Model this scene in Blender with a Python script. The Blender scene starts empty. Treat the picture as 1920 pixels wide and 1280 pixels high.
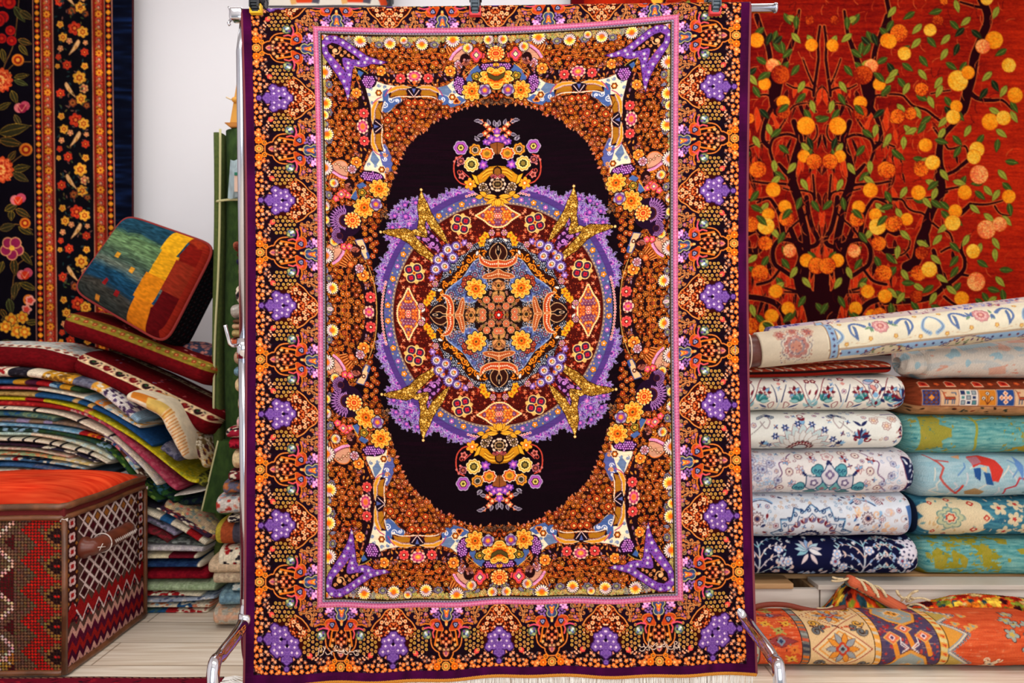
import math, random, time
import numpy as np
T0 = time.time()
PI = math.pi
# ------------------------------------------------------------------ weaving: a small raster library for the carpet designs
class Cv:
    def __init__(s, w, h, S=2.0, bg=(0, 0, 0), q=None):
        s.w, s.h, s.S = w, h, S
        s.H, s.W = int(round(h*S)), int(round(w*S))
        s.a = np.empty((s.H, s.W, 3), np.float32); s.a[:] = bg
        s.clip = None; s.q = q
    def P(s, x, y):
        return s.q(x, y) if s.q else (x, y)
    def box(s, x0, y0, x1, y1):
        S = s.S
        a, b = max(0, int(math.floor(x0*S))), min(s.W, int(math.ceil(x1*S))+1)
        c, d = max(0, int(math.floor(y0*S))), min(s.H, int(math.ceil(y1*S))+1)
        if a >= b or c >= d: return None
        X = (np.arange(a, b, dtype=np.float32)+.5)/S
        Y = (np.arange(c, d, dtype=np.float32)+.5)/S
        return (slice(c, d), slice(a, b)), X[None, :], Y[:, None]
    def put(s, sl, m, col):
        if s.clip is not None: m = m & s.clip[sl]
        s.a[sl][m] = col
    def inside(s, pts):
        x0 = min(p[0] for p in pts); x1 = max(p[0] for p in pts)
        y0 = min(p[1] for p in pts); y1 = max(p[1] for p in pts)
        r = s.box(x0, y0, x1, y1)
        if r is None: return None
        sl, X, Y = r
        m = np.zeros((Y.shape[0], X.shape[1]), bool)
        n = len(pts)
        for i in range(n):
            xa, ya = pts[i]; xb, yb = pts[(i+1) % n]
            if ya == yb: continue
            c = (ya > Y) != (yb > Y)
            xi = xa+(Y-ya)*(xb-xa)/(yb-ya)
            m ^= c & (X < xi)
        return sl, m
    def poly(s, pts, col, edge=None, ew=1.0, raw=False):
        if not raw: pts = [s.P(*p) for p in pts]
        r = s.inside(pts)
        if r is None: return
        s.put(r[0], r[1], col)
        if edge: s.stroke(pts+[pts[0]], ew, edge, raw=True)
    def mask(s, pts, raw=False):
        if not raw: pts = [s.P(*p) for p in pts]
        m = np.zeros((s.H, s.W), bool)
        r = s.inside(pts)
        if r: m[r[0]] = r[1]
        return m
    def rad(s, cx, cy, R, n, bands, rot=0., amp=.3, pw=1., sx=1., sy=1., ang=0., raw=False):
        if not raw: cx, cy = s.P(cx, cy)
        e = R*max(sx, sy)+.5
        r = s.box(cx-e, cy-e, cx+e, cy+e)
        if r is None: return
        sl, X, Y = r
        dx, dy = X-cx, Y-cy
        if ang:
            c, t = math.cos(ang), math.sin(ang)
            dx, dy = dx*c+dy*t, -dx*t+dy*c
        dx = dx/sx; dy = dy/sy
        d = np.sqrt(dx*dx+dy*dy)
        if n:
            th = np.arctan2(dy, dx)-rot
            rr = R*(1-amp+amp*np.abs(np.cos(n*th/2))**pw)
        else: rr = R
        k = d/rr
        for f, col in bands: s.put(sl, k < f, col)
    def disc(s, cx, cy, R, col, **k): s.rad(cx, cy, R, 0, [(1, col)], **k)
    def stroke(s, pts, w, col, w2=None, raw=False, smooth=0):
        if not raw: pts = [s.P(*p) for p in pts]
        if smooth: pts = crom(pts, smooth)
        w2 = w if w2 is None else w2
        n = len(pts)-1
        if n < 1: return
        # short runs keep the boxes small
        step = 6
        for k in range(0, n, step):
            seg = pts[k:min(k+step, n)+1]
            e = max(w, w2)/2+.5
            r = s.box(min(p[0] for p in seg)-e, min(p[1] for p in seg)-e, max(p[0] for p in seg)+e, max(p[1] for p in seg)+e)
            if r is None: continue
            sl, X, Y = r
            m = np.zeros((Y.shape[0], X.shape[1]), bool)
            for i in range(len(seg)-1):
                ax, ay = seg[i]; bx, by = seg[i+1]
                ux, uy = bx-ax, by-ay
                L = ux*ux+uy*uy
                t = np.clip(((X-ax)*ux+(Y-ay)*uy)/(L or 1), 0, 1)
                ww = w+(w2-w)*(k+i+t)/n
                ddx = X-ax-t*ux; ddy = Y-ay-t*uy
                m |= ddx*ddx+ddy*ddy < (ww/2)**2
            s.put(sl, m, col)
    def leaf(s, x, y, L, w, ang, col, edge=None, mid=None, raw=False):
        "pointed leaf whose base is at x,y"
        if not raw: x, y = s.P(x, y)
        c, t = math.cos(ang), math.sin(ang)
        def pl(L, w, o=0):
            o1 = []
            for sg in (1, -1):
                rng = (0, .15, .35, .6, .82, 1) if sg == 1 else (.82, .6, .35, .15)
                for f in rng:
                    u = f*L+o; v = sg*w/2*math.sin(PI*f**.8)
                    o1.append((x+u*c-v*t, y+u*t+v*c))
            return o1
        if edge: s.poly(pl(L+1.6, w+1.8, -.8), edge, raw=True)
        s.poly(pl(L, w), col, raw=True)
        if mid: s.stroke([(x, y), (x+L*.85*c, y+L*.85*t)], .8, mid, raw=True)
    def spiral(s, cx, cy, R, turns, rot, w, col, raw=False, flip=1, tail=None):
        if not raw: cx, cy = s.P(cx, cy)
        n = int(10*turns)+3
        pts = []
        for i in range(n):
            f = i/(n-1); a = rot+flip*turns*2*PI*f
            pts.append((cx+R*(1-f*.85)*math.cos(a), cy+R*(1-f*.85)*math.sin(a)))
        if tail: pts = [tail]+pts
        s.stroke(pts, w, col, raw=True)
        s.rad(pts[-1][0], pts[-1][1], w*.9, 0, [(1, col)], raw=True)
    def beads(s, pts, step, R, col, core=None, raw=False):
        if not raw: pts = [s.P(*p) for p in pts]
        acc = 0
        for i in range(len(pts)-1):
            (ax, ay), (bx, by) = pts[i], pts[i+1]
            L = math.hypot(bx-ax, by-ay)
            while acc <= L:
                x, y = ax+(bx-ax)*acc/(L or 1), ay+(by-ay)*acc/(L or 1)
                s.disc(x, y, R, col, raw=True)
                if core: s.disc(x, y, R*.5, core, raw=True)
                acc += step
            acc -= L
    def down(s, k=2):
        H, W = s.H//k*k, s.W//k*k
        return s.a[:H, :W].reshape(H//k, k, W//k, k, 3).mean((1, 3))
def crom(P, n=6, closed=False):
    P = list(P); out = []
    N = len(P)
    for i in range(N if closed else N-1):
        if closed: p0, p1, p2, p3 = P[i-1], P[i], P[(i+1) % N], P[(i+2) % N]
        else: p0, p1, p2, p3 = P[max(i-1, 0)], P[i], P[i+1], P[min(i+2, N-1)]
        for j in range(n):
            t = j/n
            out.append(tuple(.5*((2*b)+(-a+c)*t+(2*a-5*b+4*c-d)*t*t+(-a+3*b-3*c+d)*t**3) for a, b, c, d in zip(p0, p1, p2, p3)))
    if not closed: out.append(tuple(P[-1]))
    return out
def hexpts(x0, y0, x1, y1, sp, rng, jit=.3):
    out = []; y = y0; k = 0
    while y < y1:
        x = x0+(k % 2)*sp/2
        while x < x1:
            out.append((x+rng.uniform(-jit, jit)*sp, y+rng.uniform(-jit, jit)*sp)); x += sp
        y += sp*.87; k += 1
    return out
def sample(img, X, Y):
    "bilinear lookup, X and Y in image pixels"
    H, W = img.shape[:2]
    X = np.clip(X-.5, 0, W-1.001); Y = np.clip(Y-.5, 0, H-1.001)
    x = X.astype(np.int32); y = Y.astype(np.int32)
    fx = (X-x)[..., None]; fy = (Y-y)[..., None]
    x1 = np.minimum(x+1, W-1); y1 = np.minimum(y+1, H-1)
    return (img[y, x]*(1-fx)+img[y, x1]*fx)*(1-fy)+(img[y1, x]*(1-fx)+img[y1, x1]*fx)*fy
def vnoise(h, w, cy, cx, seed):
    r = np.random.RandomState(seed)
    g = r.rand(int(h/cy)+3, int(w/cx)+3, 1).astype(np.float32)
    Y, X = np.mgrid[0:h, 0:w].astype(np.float32)
    return sample(g, X/cx+.5, Y/cy+.5)[..., 0]
# ------------------------------------------------------------------ the hanging medallion carpet
def lag3(t, a, b, c): return b+(c-a)/2*t+((a+c)/2-b)*t*t
def rug_xy(u, v):
    "carpet coordinates (photo-pixel sized threads) to how the hung cloth lies: sagging between the clips"
    s, t = u/338., v/543.
    y = lag3(t, lag3(s, 49, 51, 27), lag3(s, 577, 590, 562), lag3(s, 1139, 1137, 1122))
    s = u/469.
    x = lag3(t, lag3(s, 455, 929, 1406), lag3(s, 466, 935, 1401), lag3(s, 463, 936, 1411))
    return x, y
def rug_uv(x, y):
    u, v = x-935., y-590.
    for _ in range(8):
        X, Y = rug_xy(u, v)
        u += x-X; v += y-Y
    return u, v
def paint_rug():
    BL = (16, 4, 12)
    def q(x, y):
        u, v = rug_uv(x, y); return u+469, v+674
    C = Cv(469, 674, 2, BL, q)
    R = random.Random(5)
    OR, BR, GO, TA, CR = (200, 112, 40), (150, 72, 22), (224, 158, 52), (198, 138, 84), (238, 222, 178)
    PU, LP, DP, PK, BU = (124, 84, 190), (172, 142, 222), (72, 34, 118), (214, 104, 150), (84, 106, 176)
    MA, RD, OL, GR = (72, 14, 12), (178, 44, 30), (150, 138, 62), (132, 128, 140)
    jc = lambda c, a=14: tuple(max(0, min(255, k+R.uniform(-a, a))) for k in c)
    # flowers -----------------------------------------------------------
    def brownflower(x, y, r, raw=True):
        k = R.random()
        c1 = jc(R.choice([OR, (176, 96, 40), (196, 116, 60), (160, 82, 30), (206, 124, 44)]))
        C.rad(x, y, r+1, R.choice([5, 6, 8]), [(1, (60, 22, 8)), (.82, c1), (.5, jc((120, 46, 16))), (.28, jc((248, 190, 130) if k < .6 else GO))], rot=R.random()*6, amp=.32, raw=raw)
    def daisy(x, y, r, a, big=False, c1=(246, 214, 110)):
        "half yellow, half white and lilac"
        x, y = C.P(x, y)
        C.rad(x, y, r+1.2, 17, [(1, (44, 24, 36))], amp=.16, raw=True)
        C.rad(x, y, r, 17, [(1, (246, 236, 218)), (.62, (206, 170, 196)), (.4, (240, 196, 150))], amp=.34, raw=True)
        n = 9
        for i in range(n):
            t = a+(i-(n-1)/2)*.36
            C.leaf(x-math.cos(t)*r*.1, y-math.sin(t)*r*.1, r*1.02, r*.34, t, (250, 226, 128) if i % 2 else (244, 200, 74), raw=True)
        C.rad(x, y, r*.42, 0, [(1, (240, 150, 40)), (.55, (226, 112, 30))], raw=True)
        for i in range(7):
            t = a+PI+(i-3)*.4
            C.stroke([(x+math.cos(t)*r*.3, y+math.sin(t)*r*.3), (x+math.cos(t)*r*.75, y+math.sin(t)*r*.75)], .7, (130, 80, 120), raw=True)
    def gold(x, y, r, rot=0., sx=1., sy=1., ang=0., n=9):
        x, y = C.P(x, y)
        k = dict(raw=True, sx=sx, sy=sy, ang=ang)
        C.rad(x, y, r+1.5, n, [(1, (40, 18, 8))], rot=rot, amp=.2, **k)
        C.rad(x, y, r, n, [(1, (246, 222, 130)), (.92, GO), (.76, (250, 206, 90)), (.7, (206, 112, 28))], rot=rot, amp=.26, **k)
        C.rad(x, y, r*.66, n, [(1, (250, 214, 110)), (.86, (222, 150, 40))], rot=rot+PI/n, amp=.3, **k)
        C.rad(x, y, r*.4, n-2, [(1, (196, 86, 22)), (.6, (236, 150, 44)), (.34, (90, 70, 30))], rot=rot, amp=.3, **k)
    def rose(x, y, r, cs, n=8, rot=0., **k):
        x, y = C.P(x, y)
        C.rad(x, y, r+1.2, n, [(1, (38, 12, 18))], rot=rot, amp=.16, raw=True, **k)
        f = 1.
        for i, c in enumerate(cs):
            C.rad(x, y, r*f, n, [(1, c)], rot=rot+(i % 2)*PI/n, amp=.2, raw=True, **k)
            f -= 1./len(cs)
    def grapes(x, y, a, b, ang=0., n=40):
        x, y = C.P(x, y)
        C.rad(x, y, 1, 0, [(1, (34, 10, 44))], sx=a+2, sy=b+2, ang=ang, raw=True)
        for (i, j) in hexpts(-a, -b, a, b, 4.4, R, .12):
            if (i/a)**2+(j/b)**2 < 1:
                px, py = x+i*math.cos(ang)-j*math.sin(ang), y+i*math.sin(ang)+j*math.cos(ang)
                C.disc(px, py, 2.2, jc((132, 64, 164)), raw=True); C.disc(px-.3, py-.4, 1.05, (232, 196, 240), raw=True)
    def crook(x, y, r, col, a=0., fl=1, w=1.6): C.spiral(x, y, r, 1.15, a, w, col, flip=fl)
    # field ground: brown flower meadow all over the frame band --------------------------------------------
    C.poly([(596, 62), (1000, 62), (1000, 640), (596, 640)], (30, 10, 10))
    x0, y0 = C.P(600, 64)
    for (x, y) in hexpts(x0-6, y0-6, 475, 680, 12.6, R, .2):
        C.leaf(x+3, y+3, 6, 3.4, R.random()*6, jc((170, 88, 30)), raw=True); C.leaf(x-4, y-3, 6, 3.2, R.random()*6, jc((196, 110, 44)), raw=True)
        if R.random() < .35: C.stroke([(x, y), (x+R.uniform(-9, 9), y+R.uniform(-9, 9))], .9, (170, 92, 34), raw=True)
        C.leaf(x-4, y+5, 4.4, 2.6, R.random()*6, jc((206, 130, 70)), raw=True)
        brownflower(x, y, R.uniform(4.6, 6.2))
    for pts in ([(690, 100), (720, 96), (770, 108), (820, 100), (850, 118)], [(640, 200), (632, 230), (646, 262), (638, 290)], [(655, 500), (650, 540), (655, 590)], [(700, 118), (740, 122), (790, 112), (815, 122)]):
        C.stroke(pts, 1.6, (196, 110, 40), smooth=6)
        P2 = crom([C.P(*p) for p in pts], 5)
        for i in range(1, len(P2)-1, 2):
            t = R.random()*6; C.stroke([P2[i], (P2[i][0]+7*math.cos(t), P2[i][1]+7*math.sin(t))], 1.1, (206, 126, 54), raw=True)
    # outer row: pale tufts, grey curls then daisies
    def tuft(x, y, r, c=(196, 190, 116)):
        x, y = C.P(x, y)
        for (i, j) in hexpts(-r, -r, r, r, 4., R, .12):
            if i*i+j*j < r*r:
                C.disc(x+i, y+j, 1.9, jc(c), raw=True); C.disc(x+i, y+j, .8, (70, 70, 40), raw=True)
    yy = 76
    k = 0
    while yy < 592:
        tuft(606, yy, 7, R.choice([(196, 190, 116), (182, 186, 170), (214, 200, 130)]))
        if k % 2: C.leaf(612, yy+8, 12, 6, R.uniform(0, 6), (150, 146, 168), (60, 44, 60), (60, 60, 80))
        if k % 4 == 2: C.rad(617, yy+4, 9, 7, [(1, (54, 44, 60)), (.86, (146, 138, 160)), (.6, (64, 54, 66)), (.4, (170, 168, 120))], amp=.3, sx=.8)
        yy += 13; k += 1
    xx = 640; k = 0
    while xx < 940:
        tuft(xx, 74, 7, R.choice([(196, 190, 116), (182, 186, 170), (214, 200, 130)]))
        if k % 2: C.leaf(xx+6, 82, 12, 6, R.uniform(0, 6), (150, 146, 168), (60, 44, 60), (60, 60, 80))
        if k % 4 == 1: C.rad(xx+6, 84, 10, 7, [(1, (54, 44, 60)), (.86, (146, 138, 160)), (.6, (64, 54, 66)), (.4, (170, 168, 120))], amp=.3, sy=.75)
        xx += 13; k += 1
    # baskets ----------------------------------------------------------
    def basket(x, y, ang, sc=1., fl=1):
        x, y = C.P(x, y); c, t = math.cos(ang), math.sin(ang)
        tr = lambda i, j: (x+sc*(i*c-fl*j*t), y+sc*(i*t+fl*j*c))
        C.poly([tr(*p) for p in crom([(-20, -3), (-15, -21), (0, -27), (15, -21), (20, -3), (0, 3)], 4, True)], (56, 22, 16), raw=True)
        C.poly([tr(*p) for p in crom([(-18, -3), (-13, -19), (0, -25), (13, -19), (18, -3), (0, 2)], 4, True)], (206, 160, 132), raw=True)
        for i in range(-2, 3):
            px, py = tr(i*6, -11-3*(i % 2)); C.rad(px, py, 3, 4, [(1, (110, 60, 40)), (.6, (240, 210, 170))], raw=True)
        C.stroke([tr(*p) for p in crom([(-19, -3), (-13, -19), (0, -26), (13, -19), (19, -3)], 5)], 1.8, (216, 128, 60), raw=True)
        C.stroke([tr(-20, 2), tr(-8, 6), tr(8, 6), tr(20, 2)], 5, (232, 168, 204), raw=True)
        for i in range(-5, 6): C.stroke([tr(i*3.6, 1), tr(i*3.6, 5)], .8, (190, 80, 140), raw=True)
        C.stroke([tr(-20, 7), tr(-8, 11), tr(8, 11), tr(20, 7)], 2.8, (196, 140, 40), raw=True)
        C.poly([tr(-17, 10), tr(17, 10), tr(11, 26), tr(-11, 26)], (176, 88, 28), raw=True)
        for i in range(-5, 6): C.stroke([tr(i*3, 12), tr(i*2.1, 25)], 1.1, (240, 180, 110) if i % 2 else (60, 24, 10), raw=True)
        px, py = tr(0, 30); C.rad(px, py, 8, 6, [(1, (90, 36, 16)), (.8, (206, 112, 50)), (.4, (240, 160, 90))], raw=True)
    basket(634, 322, 2.5-PI/2-.4, .95); basket(634, 478, PI/2+PI+.6, .95, 1)
    basket(860, 100, PI/2+.85, .95)
    for (x, y, r, a) in [(603, 69, 10, 2.6), (609, 135, 14, 3.14), (610, 193, 13, .2), (607, 215, 10, -.5), (613, 251, 13, .6), (609, 314, 15, 3.14), (626, 343, 9, 3.3), (609, 386, 10, 2), (610, 412, 9, .3), (627, 453, 9, 2.2), (611, 479, 15, 3.1), (623, 540, 12, .1), (619, 583, 9, 1.5),
                       (675, 77, 13, -1.4), (731, 81, 12, 1.3), (757, 76, 8, -2), (791, 83, 12, 1.6), (849, 75, 14, -1.5), (877, 90, 10, -3), (916, 74, 10, 3.1)]:
        daisy(x, y, r, a)
    # purple corner ----------------------------------------------------
    out = [(617, 66), (631, 67), (645, 74), (667, 90), (689, 105), (712, 113), (727, 116), (714, 121), (695, 120), (689, 124), (680, 126), (665, 125), (661, 130), (660, 141), (658, 155), (656, 174), (652, 190), (648, 173), (642, 159), (631, 140), (617, 120), (608, 107), (600, 88), (603, 77), (610, 70)]
    C.poly(out, (126, 82, 194), (60, 20, 80), 1.2)
    m = C.mask(out)
    C.clip = m
    for (x, y) in hexpts(*C.P(596, 60), *C.P(730, 195), 6.2, R, .25):
        C.disc(x, y, 1.2, (72, 26, 112), raw=True)
        if R.random() < .4: C.spiral(x, y, 3, .6, R.random()*6, .9, (170, 90, 200), raw=True)
    cl = [(613, 72), (628, 71), (643, 80), (655, 89), (665, 97), (676, 104), (688, 110), (701, 114), (714, 117), (606, 85), (611, 99), (620, 111), (629, 124), (637, 138), (645, 152), (650, 166), (653, 180), (653, 118), (672, 118), (684, 117), (652, 127), (655, 140)]
    for (x, y) in cl: C.rad(x, y, 4.4, 5, [(1, (150, 110, 214)), (.7, (186, 176, 226)), (.35, (220, 230, 200))], rot=R.random()*6)
    C.clip = None
    inn = [(613, 85), (622, 80), (633, 83), (647, 92), (662, 102), (675, 112), (661, 111), (646, 107), (641, 109), (642, 119), (648, 135), (640, 124), (627, 109), (616, 97)]
    C.poly(inn, (30, 12, 14), (60, 20, 40), 1.)
    C.clip = C.mask(inn)
    crook(629, 95, 8, (222, 172, 120), 0, 1, 2.4); crook(629, 95, 3.6, (236, 200, 150), 2, 1, 1.8)
    for (x, y, r, a) in [(620, 87, 4, 0), (638, 90, 4, 1), (646, 97, 4, 2), (654, 103, 3.6, .5), (662, 107, 3, 1), (624, 104, 4, 2), (632, 113, 4, 3), (637, 121, 3.4, 1), (643, 128, 3, 1), (640, 103, 3.5, 0)]:
        crook(x, y, r, (214, 150, 96), a, 1 if a < 2 else -1, 1.7)
    C.clip = None
    # cream and blue wing band ----------------------------------------------------
    corner = crom([(703, 151), (722, 158), (742, 162), (731, 170), (729, 178), (738, 178), (752, 184), (753, 191), (741, 197), (735, 206), (722, 214), (712, 208), (703, 200), (698, 214), (694, 196), (688, 176), (683, 160), (692, 153)], 3, True)
    wing1 = crom([(818, 166), (838, 160), (856, 147), (860, 162), (874, 188), (862, 196), (846, 201), (832, 198), (815, 186)], 3, True)
    wing2 = crom([(699, 282), (690, 298), (682, 318), (700, 322), (728, 338), (735, 326), (737, 305), (733, 292), (722, 270), (712, 278)], 3, True)
    for pg in (corner, wing1, wing2):
        C.poly(pg, (236, 226, 196), (120, 100, 120), 1.)
    C.poly([(728, 187), (741, 175), (752, 184), (752, 191), (741, 197), (733, 206), (722, 214), (712, 208), (709, 196), (718, 188), (716, 172), (726, 166), (730, 176)], (82, 110, 186))
    C.poly([(832, 178), (846, 184), (862, 180), (874, 188), (862, 196), (846, 201), (830, 197), (817, 187), (822, 178)], (82, 110, 186))
    C.poly([(722, 270), (733, 292), (737, 305), (735, 326), (728, 338), (722, 326), (718, 312), (712, 292), (712, 278)], (96, 106, 186))
    C.poly([(818, 166), (838, 160), (848, 172), (840, 180), (826, 176)], (110, 134, 190)); C.poly([(699, 282), (694, 300), (704, 312), (712, 300)], (110, 134, 190))
    for (x, y, r, a, c) in [(733, 187, 6, 0, 1), (722, 196, 6, 2, -1), (744, 189, 4.4, 1, -1), (717, 205, 4, 3, 1), (710, 160, 4, 0, 1), (722, 163, 3.6, 2, 1), (694, 166, 4, 1, -1), (692, 178, 4, 3, 1), (698, 192, 4, 0, 1), (830, 186, 6, 3, -1), (845, 190, 4.4, 0, 1), (838, 168, 4, 1, 1), (850, 160, 4, 2, -1), (852, 172, 3.6, 0, 1), (720, 282, 6, 1, 1), (722, 298, 5, 3, -1), (700, 296, 4, 0, 1), (692, 308, 4, 2, 1), (704, 312, 3.6, 0, -1)]:
        crook(x, y, r, (226, 232, 240) if r > 4 else (120, 144, 196), a, c, 1.7)
    for (x, y, r, a) in [(828, 192, 5, 2), (858, 190, 5, 0), (722, 290, 5, 0), (727, 318, 5, 1)]: crook(x, y, r, (228, 160, 90), a, 1, 2.)
    for (x, y) in [(710, 174), (848, 182), (716, 318)]:
        C.rad(x, y, 8, 6, [(1, (240, 214, 170)), (.8, (100, 40, 20)), (.5, (230, 150, 60)), (.25, (250, 230, 200))], amp=.2)
    C.rad(856, 190, 7, 3, [(1, (238, 150, 70)), (.6, (100, 30, 16))], rot=.5, amp=.4); C.rad(727, 330, 7, 3, [(1, (238, 150, 70)), (.6, (100, 30, 16))], rot=2, amp=.4)
    # golden crescents
    def crescent(hz):
        f = (lambda a, b: (776+a, b)) if hz else (lambda a, b: (705+(b-170), 237+a*1.02))
        C.poly([f(*p) for p in [(-48, 168), (-40, 164), (-20, 161), (0, 163), (20, 161), (40, 164), (48, 168), (46, 184), (30, 181), (12, 178), (0, 182), (-12, 178), (-30, 181), (-46, 184)]], (30, 16, 30))
        for sg in (-1, 1):
            g = lambda a, b: f(sg*a, b)
            C.poly([g(*p) for p in [(4, 164), (16, 161), (32, 161), (44, 166), (50, 176), (44, 173), (30, 167), (14, 166)]], (214, 158, 50), (238, 220, 200), .9)
            C.poly([g(*p) for p in [(15, 169), (30, 169), (42, 175), (45, 183), (36, 180), (20, 180), (12, 177)]], (172, 122, 34), (120, 50, 30), .9)
            C.beads([g(14, 167.5), g(30, 168), g(43, 174)], 2.9, 1.2, (240, 226, 216), (130, 40, 40))
            C.stroke([g(0, 182), g(10, 169)], 1.4, (244, 214, 204))
            C.stroke([g(3, 182), g(20, 181), g(34, 182), g(46, 187)], 1.8, (246, 226, 200), smooth=4)
            C.stroke([g(42, 164), g(50, 172), g(54, 180)], 1.8, (180, 70, 120))
        C.poly([f(-4, 166), f(4, 166), f(0, 176)], (96, 110, 190))
    crescent(True); crescent(False)
    # flowers of the arcs
    RDF = [(222, 112, 96), (206, 60, 72), (226, 90, 80), (120, 24, 24), (240, 226, 190)]
    ORF = [(240, 186, 90), (226, 120, 36), (240, 160, 60), (150, 50, 20), (240, 210, 150)]
    def arcstrip(pts, w):
        C.stroke(pts, w, (34, 12, 20), smooth=5)
        P2 = crom([C.P(*p) for p in pts], 8)
        for i in range(0, len(P2), 2):
            x, y = P2[i]
            for s_ in (-1, 1):
                C.leaf(x, y+s_*2, w*.42, 3.4, s_*PI/2+R.uniform(-.9, .9), R.choice([(150, 110, 130), (196, 120, 80), (170, 140, 160), (206, 140, 60)]), (50, 24, 34), raw=True)
    arcstrip([(698, 139), (730, 146), (776, 149), (822, 146), (858, 134)], 20)
    arcstrip([(674, 160), (684, 200), (686, 240), (682, 275), (664, 316)], 20)
    arcstrip([(672, 505), (690, 545), (696, 590)], 20)
    for (x, y, r, n) in [(751, 147, 10, 8), (803, 147, 10, 8), (682, 212, 10, 8), (683, 264, 10, 8), (695, 557, 11, 8)]: rose(x, y, r, RDF, n)
    for (x, y, r) in [(714, 133, 10), (844, 133, 11), (668, 174, 10), (668, 304, 11), (681, 516, 12)]: rose(x, y, r, ORF, 7, .4)
    for (x, y, sx, sy) in [(777, 143, 1.15, .9), (680, 237, .9, 1.15), (692, 588, .9, 1.2)]:
        rose(x, y, 13, [(240, 196, 170), (176, 60, 110), (220, 110, 140), (236, 150, 60), (250, 200, 90)], 9, sx=sx, sy=sy)
        C.rad(x, y+(12 if sx > 1 else 0), 4, 4, [(1, (226, 120, 60))])
    for (x, y) in [(860, 121), (660, 317), (674, 503)]: rose(x, y, 8.5, [(226, 210, 220), (150, 90, 110), (210, 160, 170), (120, 50, 60), (220, 170, 150)], 7)
    for (x, y, a) in [(700, 130, .3), (731, 138, -2), (822, 138, -1), (864, 130, 2), (664, 185, 2), (672, 285, 1.2), (690, 530, 1)]:
        for i in range(5): C.leaf(x, y, 9, 3.4, a+i*.5, (206, 150, 150) if i % 2 else (196, 110, 60), (50, 20, 30))
    # apex grape ball and blue shield
    C.poly([(664, 124), (676, 128), (690, 137), (676, 148)], (24, 16, 20), (206, 180, 80), 1.2)
    C.poly([(672, 131), (682, 136), (676, 144), (670, 138)], (76, 110, 190))
    grapes(691, 152, 13, 12)
    # brown mass inside the wing, ragged edge towards the open field
    edge = [(708, 200), (716, 212), (722, 216), (742, 200), (752, 192), (760, 184), (776, 183), (815, 187), (832, 200), (850, 203), (876, 196), (880, 193), (866, 201), (858, 208), (846, 207), (840, 216), (828, 214), (818, 222), (812, 217), (806, 227), (797, 222), (800, 232), (794, 240), (786, 238), (782, 248), (776, 246), (772, 256), (764, 254), (766, 264), (757, 266), (757, 276), (750, 274), (752, 284), (747, 292), (742, 290), (745, 302), (740, 312), (734, 314), (736, 330), (730, 342), (727, 352), (724, 348), (733, 322), (738, 300), (728, 276), (722, 262), (718, 240), (719, 222)]
    C.poly(edge, (44, 16, 8))
    C.clip = None
    E = C.mask(edge)
    for (x, y) in hexpts(*C.P(700, 180), *C.P(890, 356), 10.6, R, .22):
        xi, yi = int(x*2), int(y*2)
        if 0 <= yi < C.H and 0 <= xi < C.W and E[yi, xi]:
            for _ in range(2): C.leaf(x+R.uniform(-5, 5), y+R.uniform(-5, 5), 5, 3, R.random()*6, jc((200, 136, 110)), (90, 36, 20), raw=True)
            brownflower(x, y, R.uniform(4., 5.6))
    for (x, y, r) in [(766, 193, 7), (790, 193, 7), (727, 225, 7), (727, 254, 7), (778, 192, 6), (744, 210, 6), (762, 222, 7), (748, 240, 7), (792, 216, 6)]:
        C.rad(x, y, r+1, 8, [(1, (60, 16, 10)), (.85, (206, 92, 36)), (.55, (110, 24, 16)), (.35, (246, 190, 110))], amp=.2)
    # thin gold line guarding the field at the sides, and its brown clusters
    C.poly([(596+60, 438), (690, 470), (703, 520), (708, 590), (708, 640), (730, 640), (730, 560), (712, 520), (712, 430), (690, 420)], BL)
    # open plum field -------------------------------------------------
    fld = [(935, 193), (912, 196), (888, 196), (876, 199), (860, 206), (846, 210), (840, 220), (826, 219), (818, 226), (806, 231), (802, 238), (794, 246), (782, 252), (774, 262), (766, 270), (758, 280), (752, 292), (746, 306), (741, 318), (737, 334), (731, 350), (728, 360), (725, 372), (726, 386), (722, 404), (712, 420), (712, 450), (708, 480), (706, 498), (702, 510), (706, 540), (709, 570), (709, 640), (1000, 640), (1000, 193)]
    C.poly(fld, BL)
    eg = crom([C.P(*p) for p in fld[:24]], 3)
    for i in range(2, len(eg)-6):
        x, y = eg[i]
        a = math.atan2(590-84+0-y+84, 469-x)+R.uniform(-.6, .6)
        if i % 2: C.leaf(x-2*math.cos(a), y-2*math.sin(a), R.uniform(5, 9), 4.4, a, jc((206, 140, 110)), (70, 26, 14), raw=True)
        if i % 3 == 0: brownflower(x-3*math.cos(a), y-3*math.sin(a), 5.2)
    C.stroke([(662, 452), (676, 472), (690, 498), (701, 530), (706, 562), (707, 600)], 1.6, (206, 168, 96), smooth=6)
    for (x, y) in [(684, 438), (694, 448), (703, 440), (706, 455), (697, 462), (704, 470), (699, 480), (686, 450), (696, 432), (702, 426), (684, 428), (693, 492), (700, 458)]:
        x, y = C.P(x, y); brownflower(x, y, 5.4)
    C.poly([(666, 450), (680, 448), (686, 462), (692, 484), (684, 486)], (232, 196, 150), (70, 90, 160), 1.6); C.disc(680, 464, 4, (90, 40, 30)); C.disc(680, 464, 1.8, (244, 230, 200))
    C.poly([(686, 474), (690, 472), (694, 482), (690, 486)], (70, 96, 180))
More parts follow.
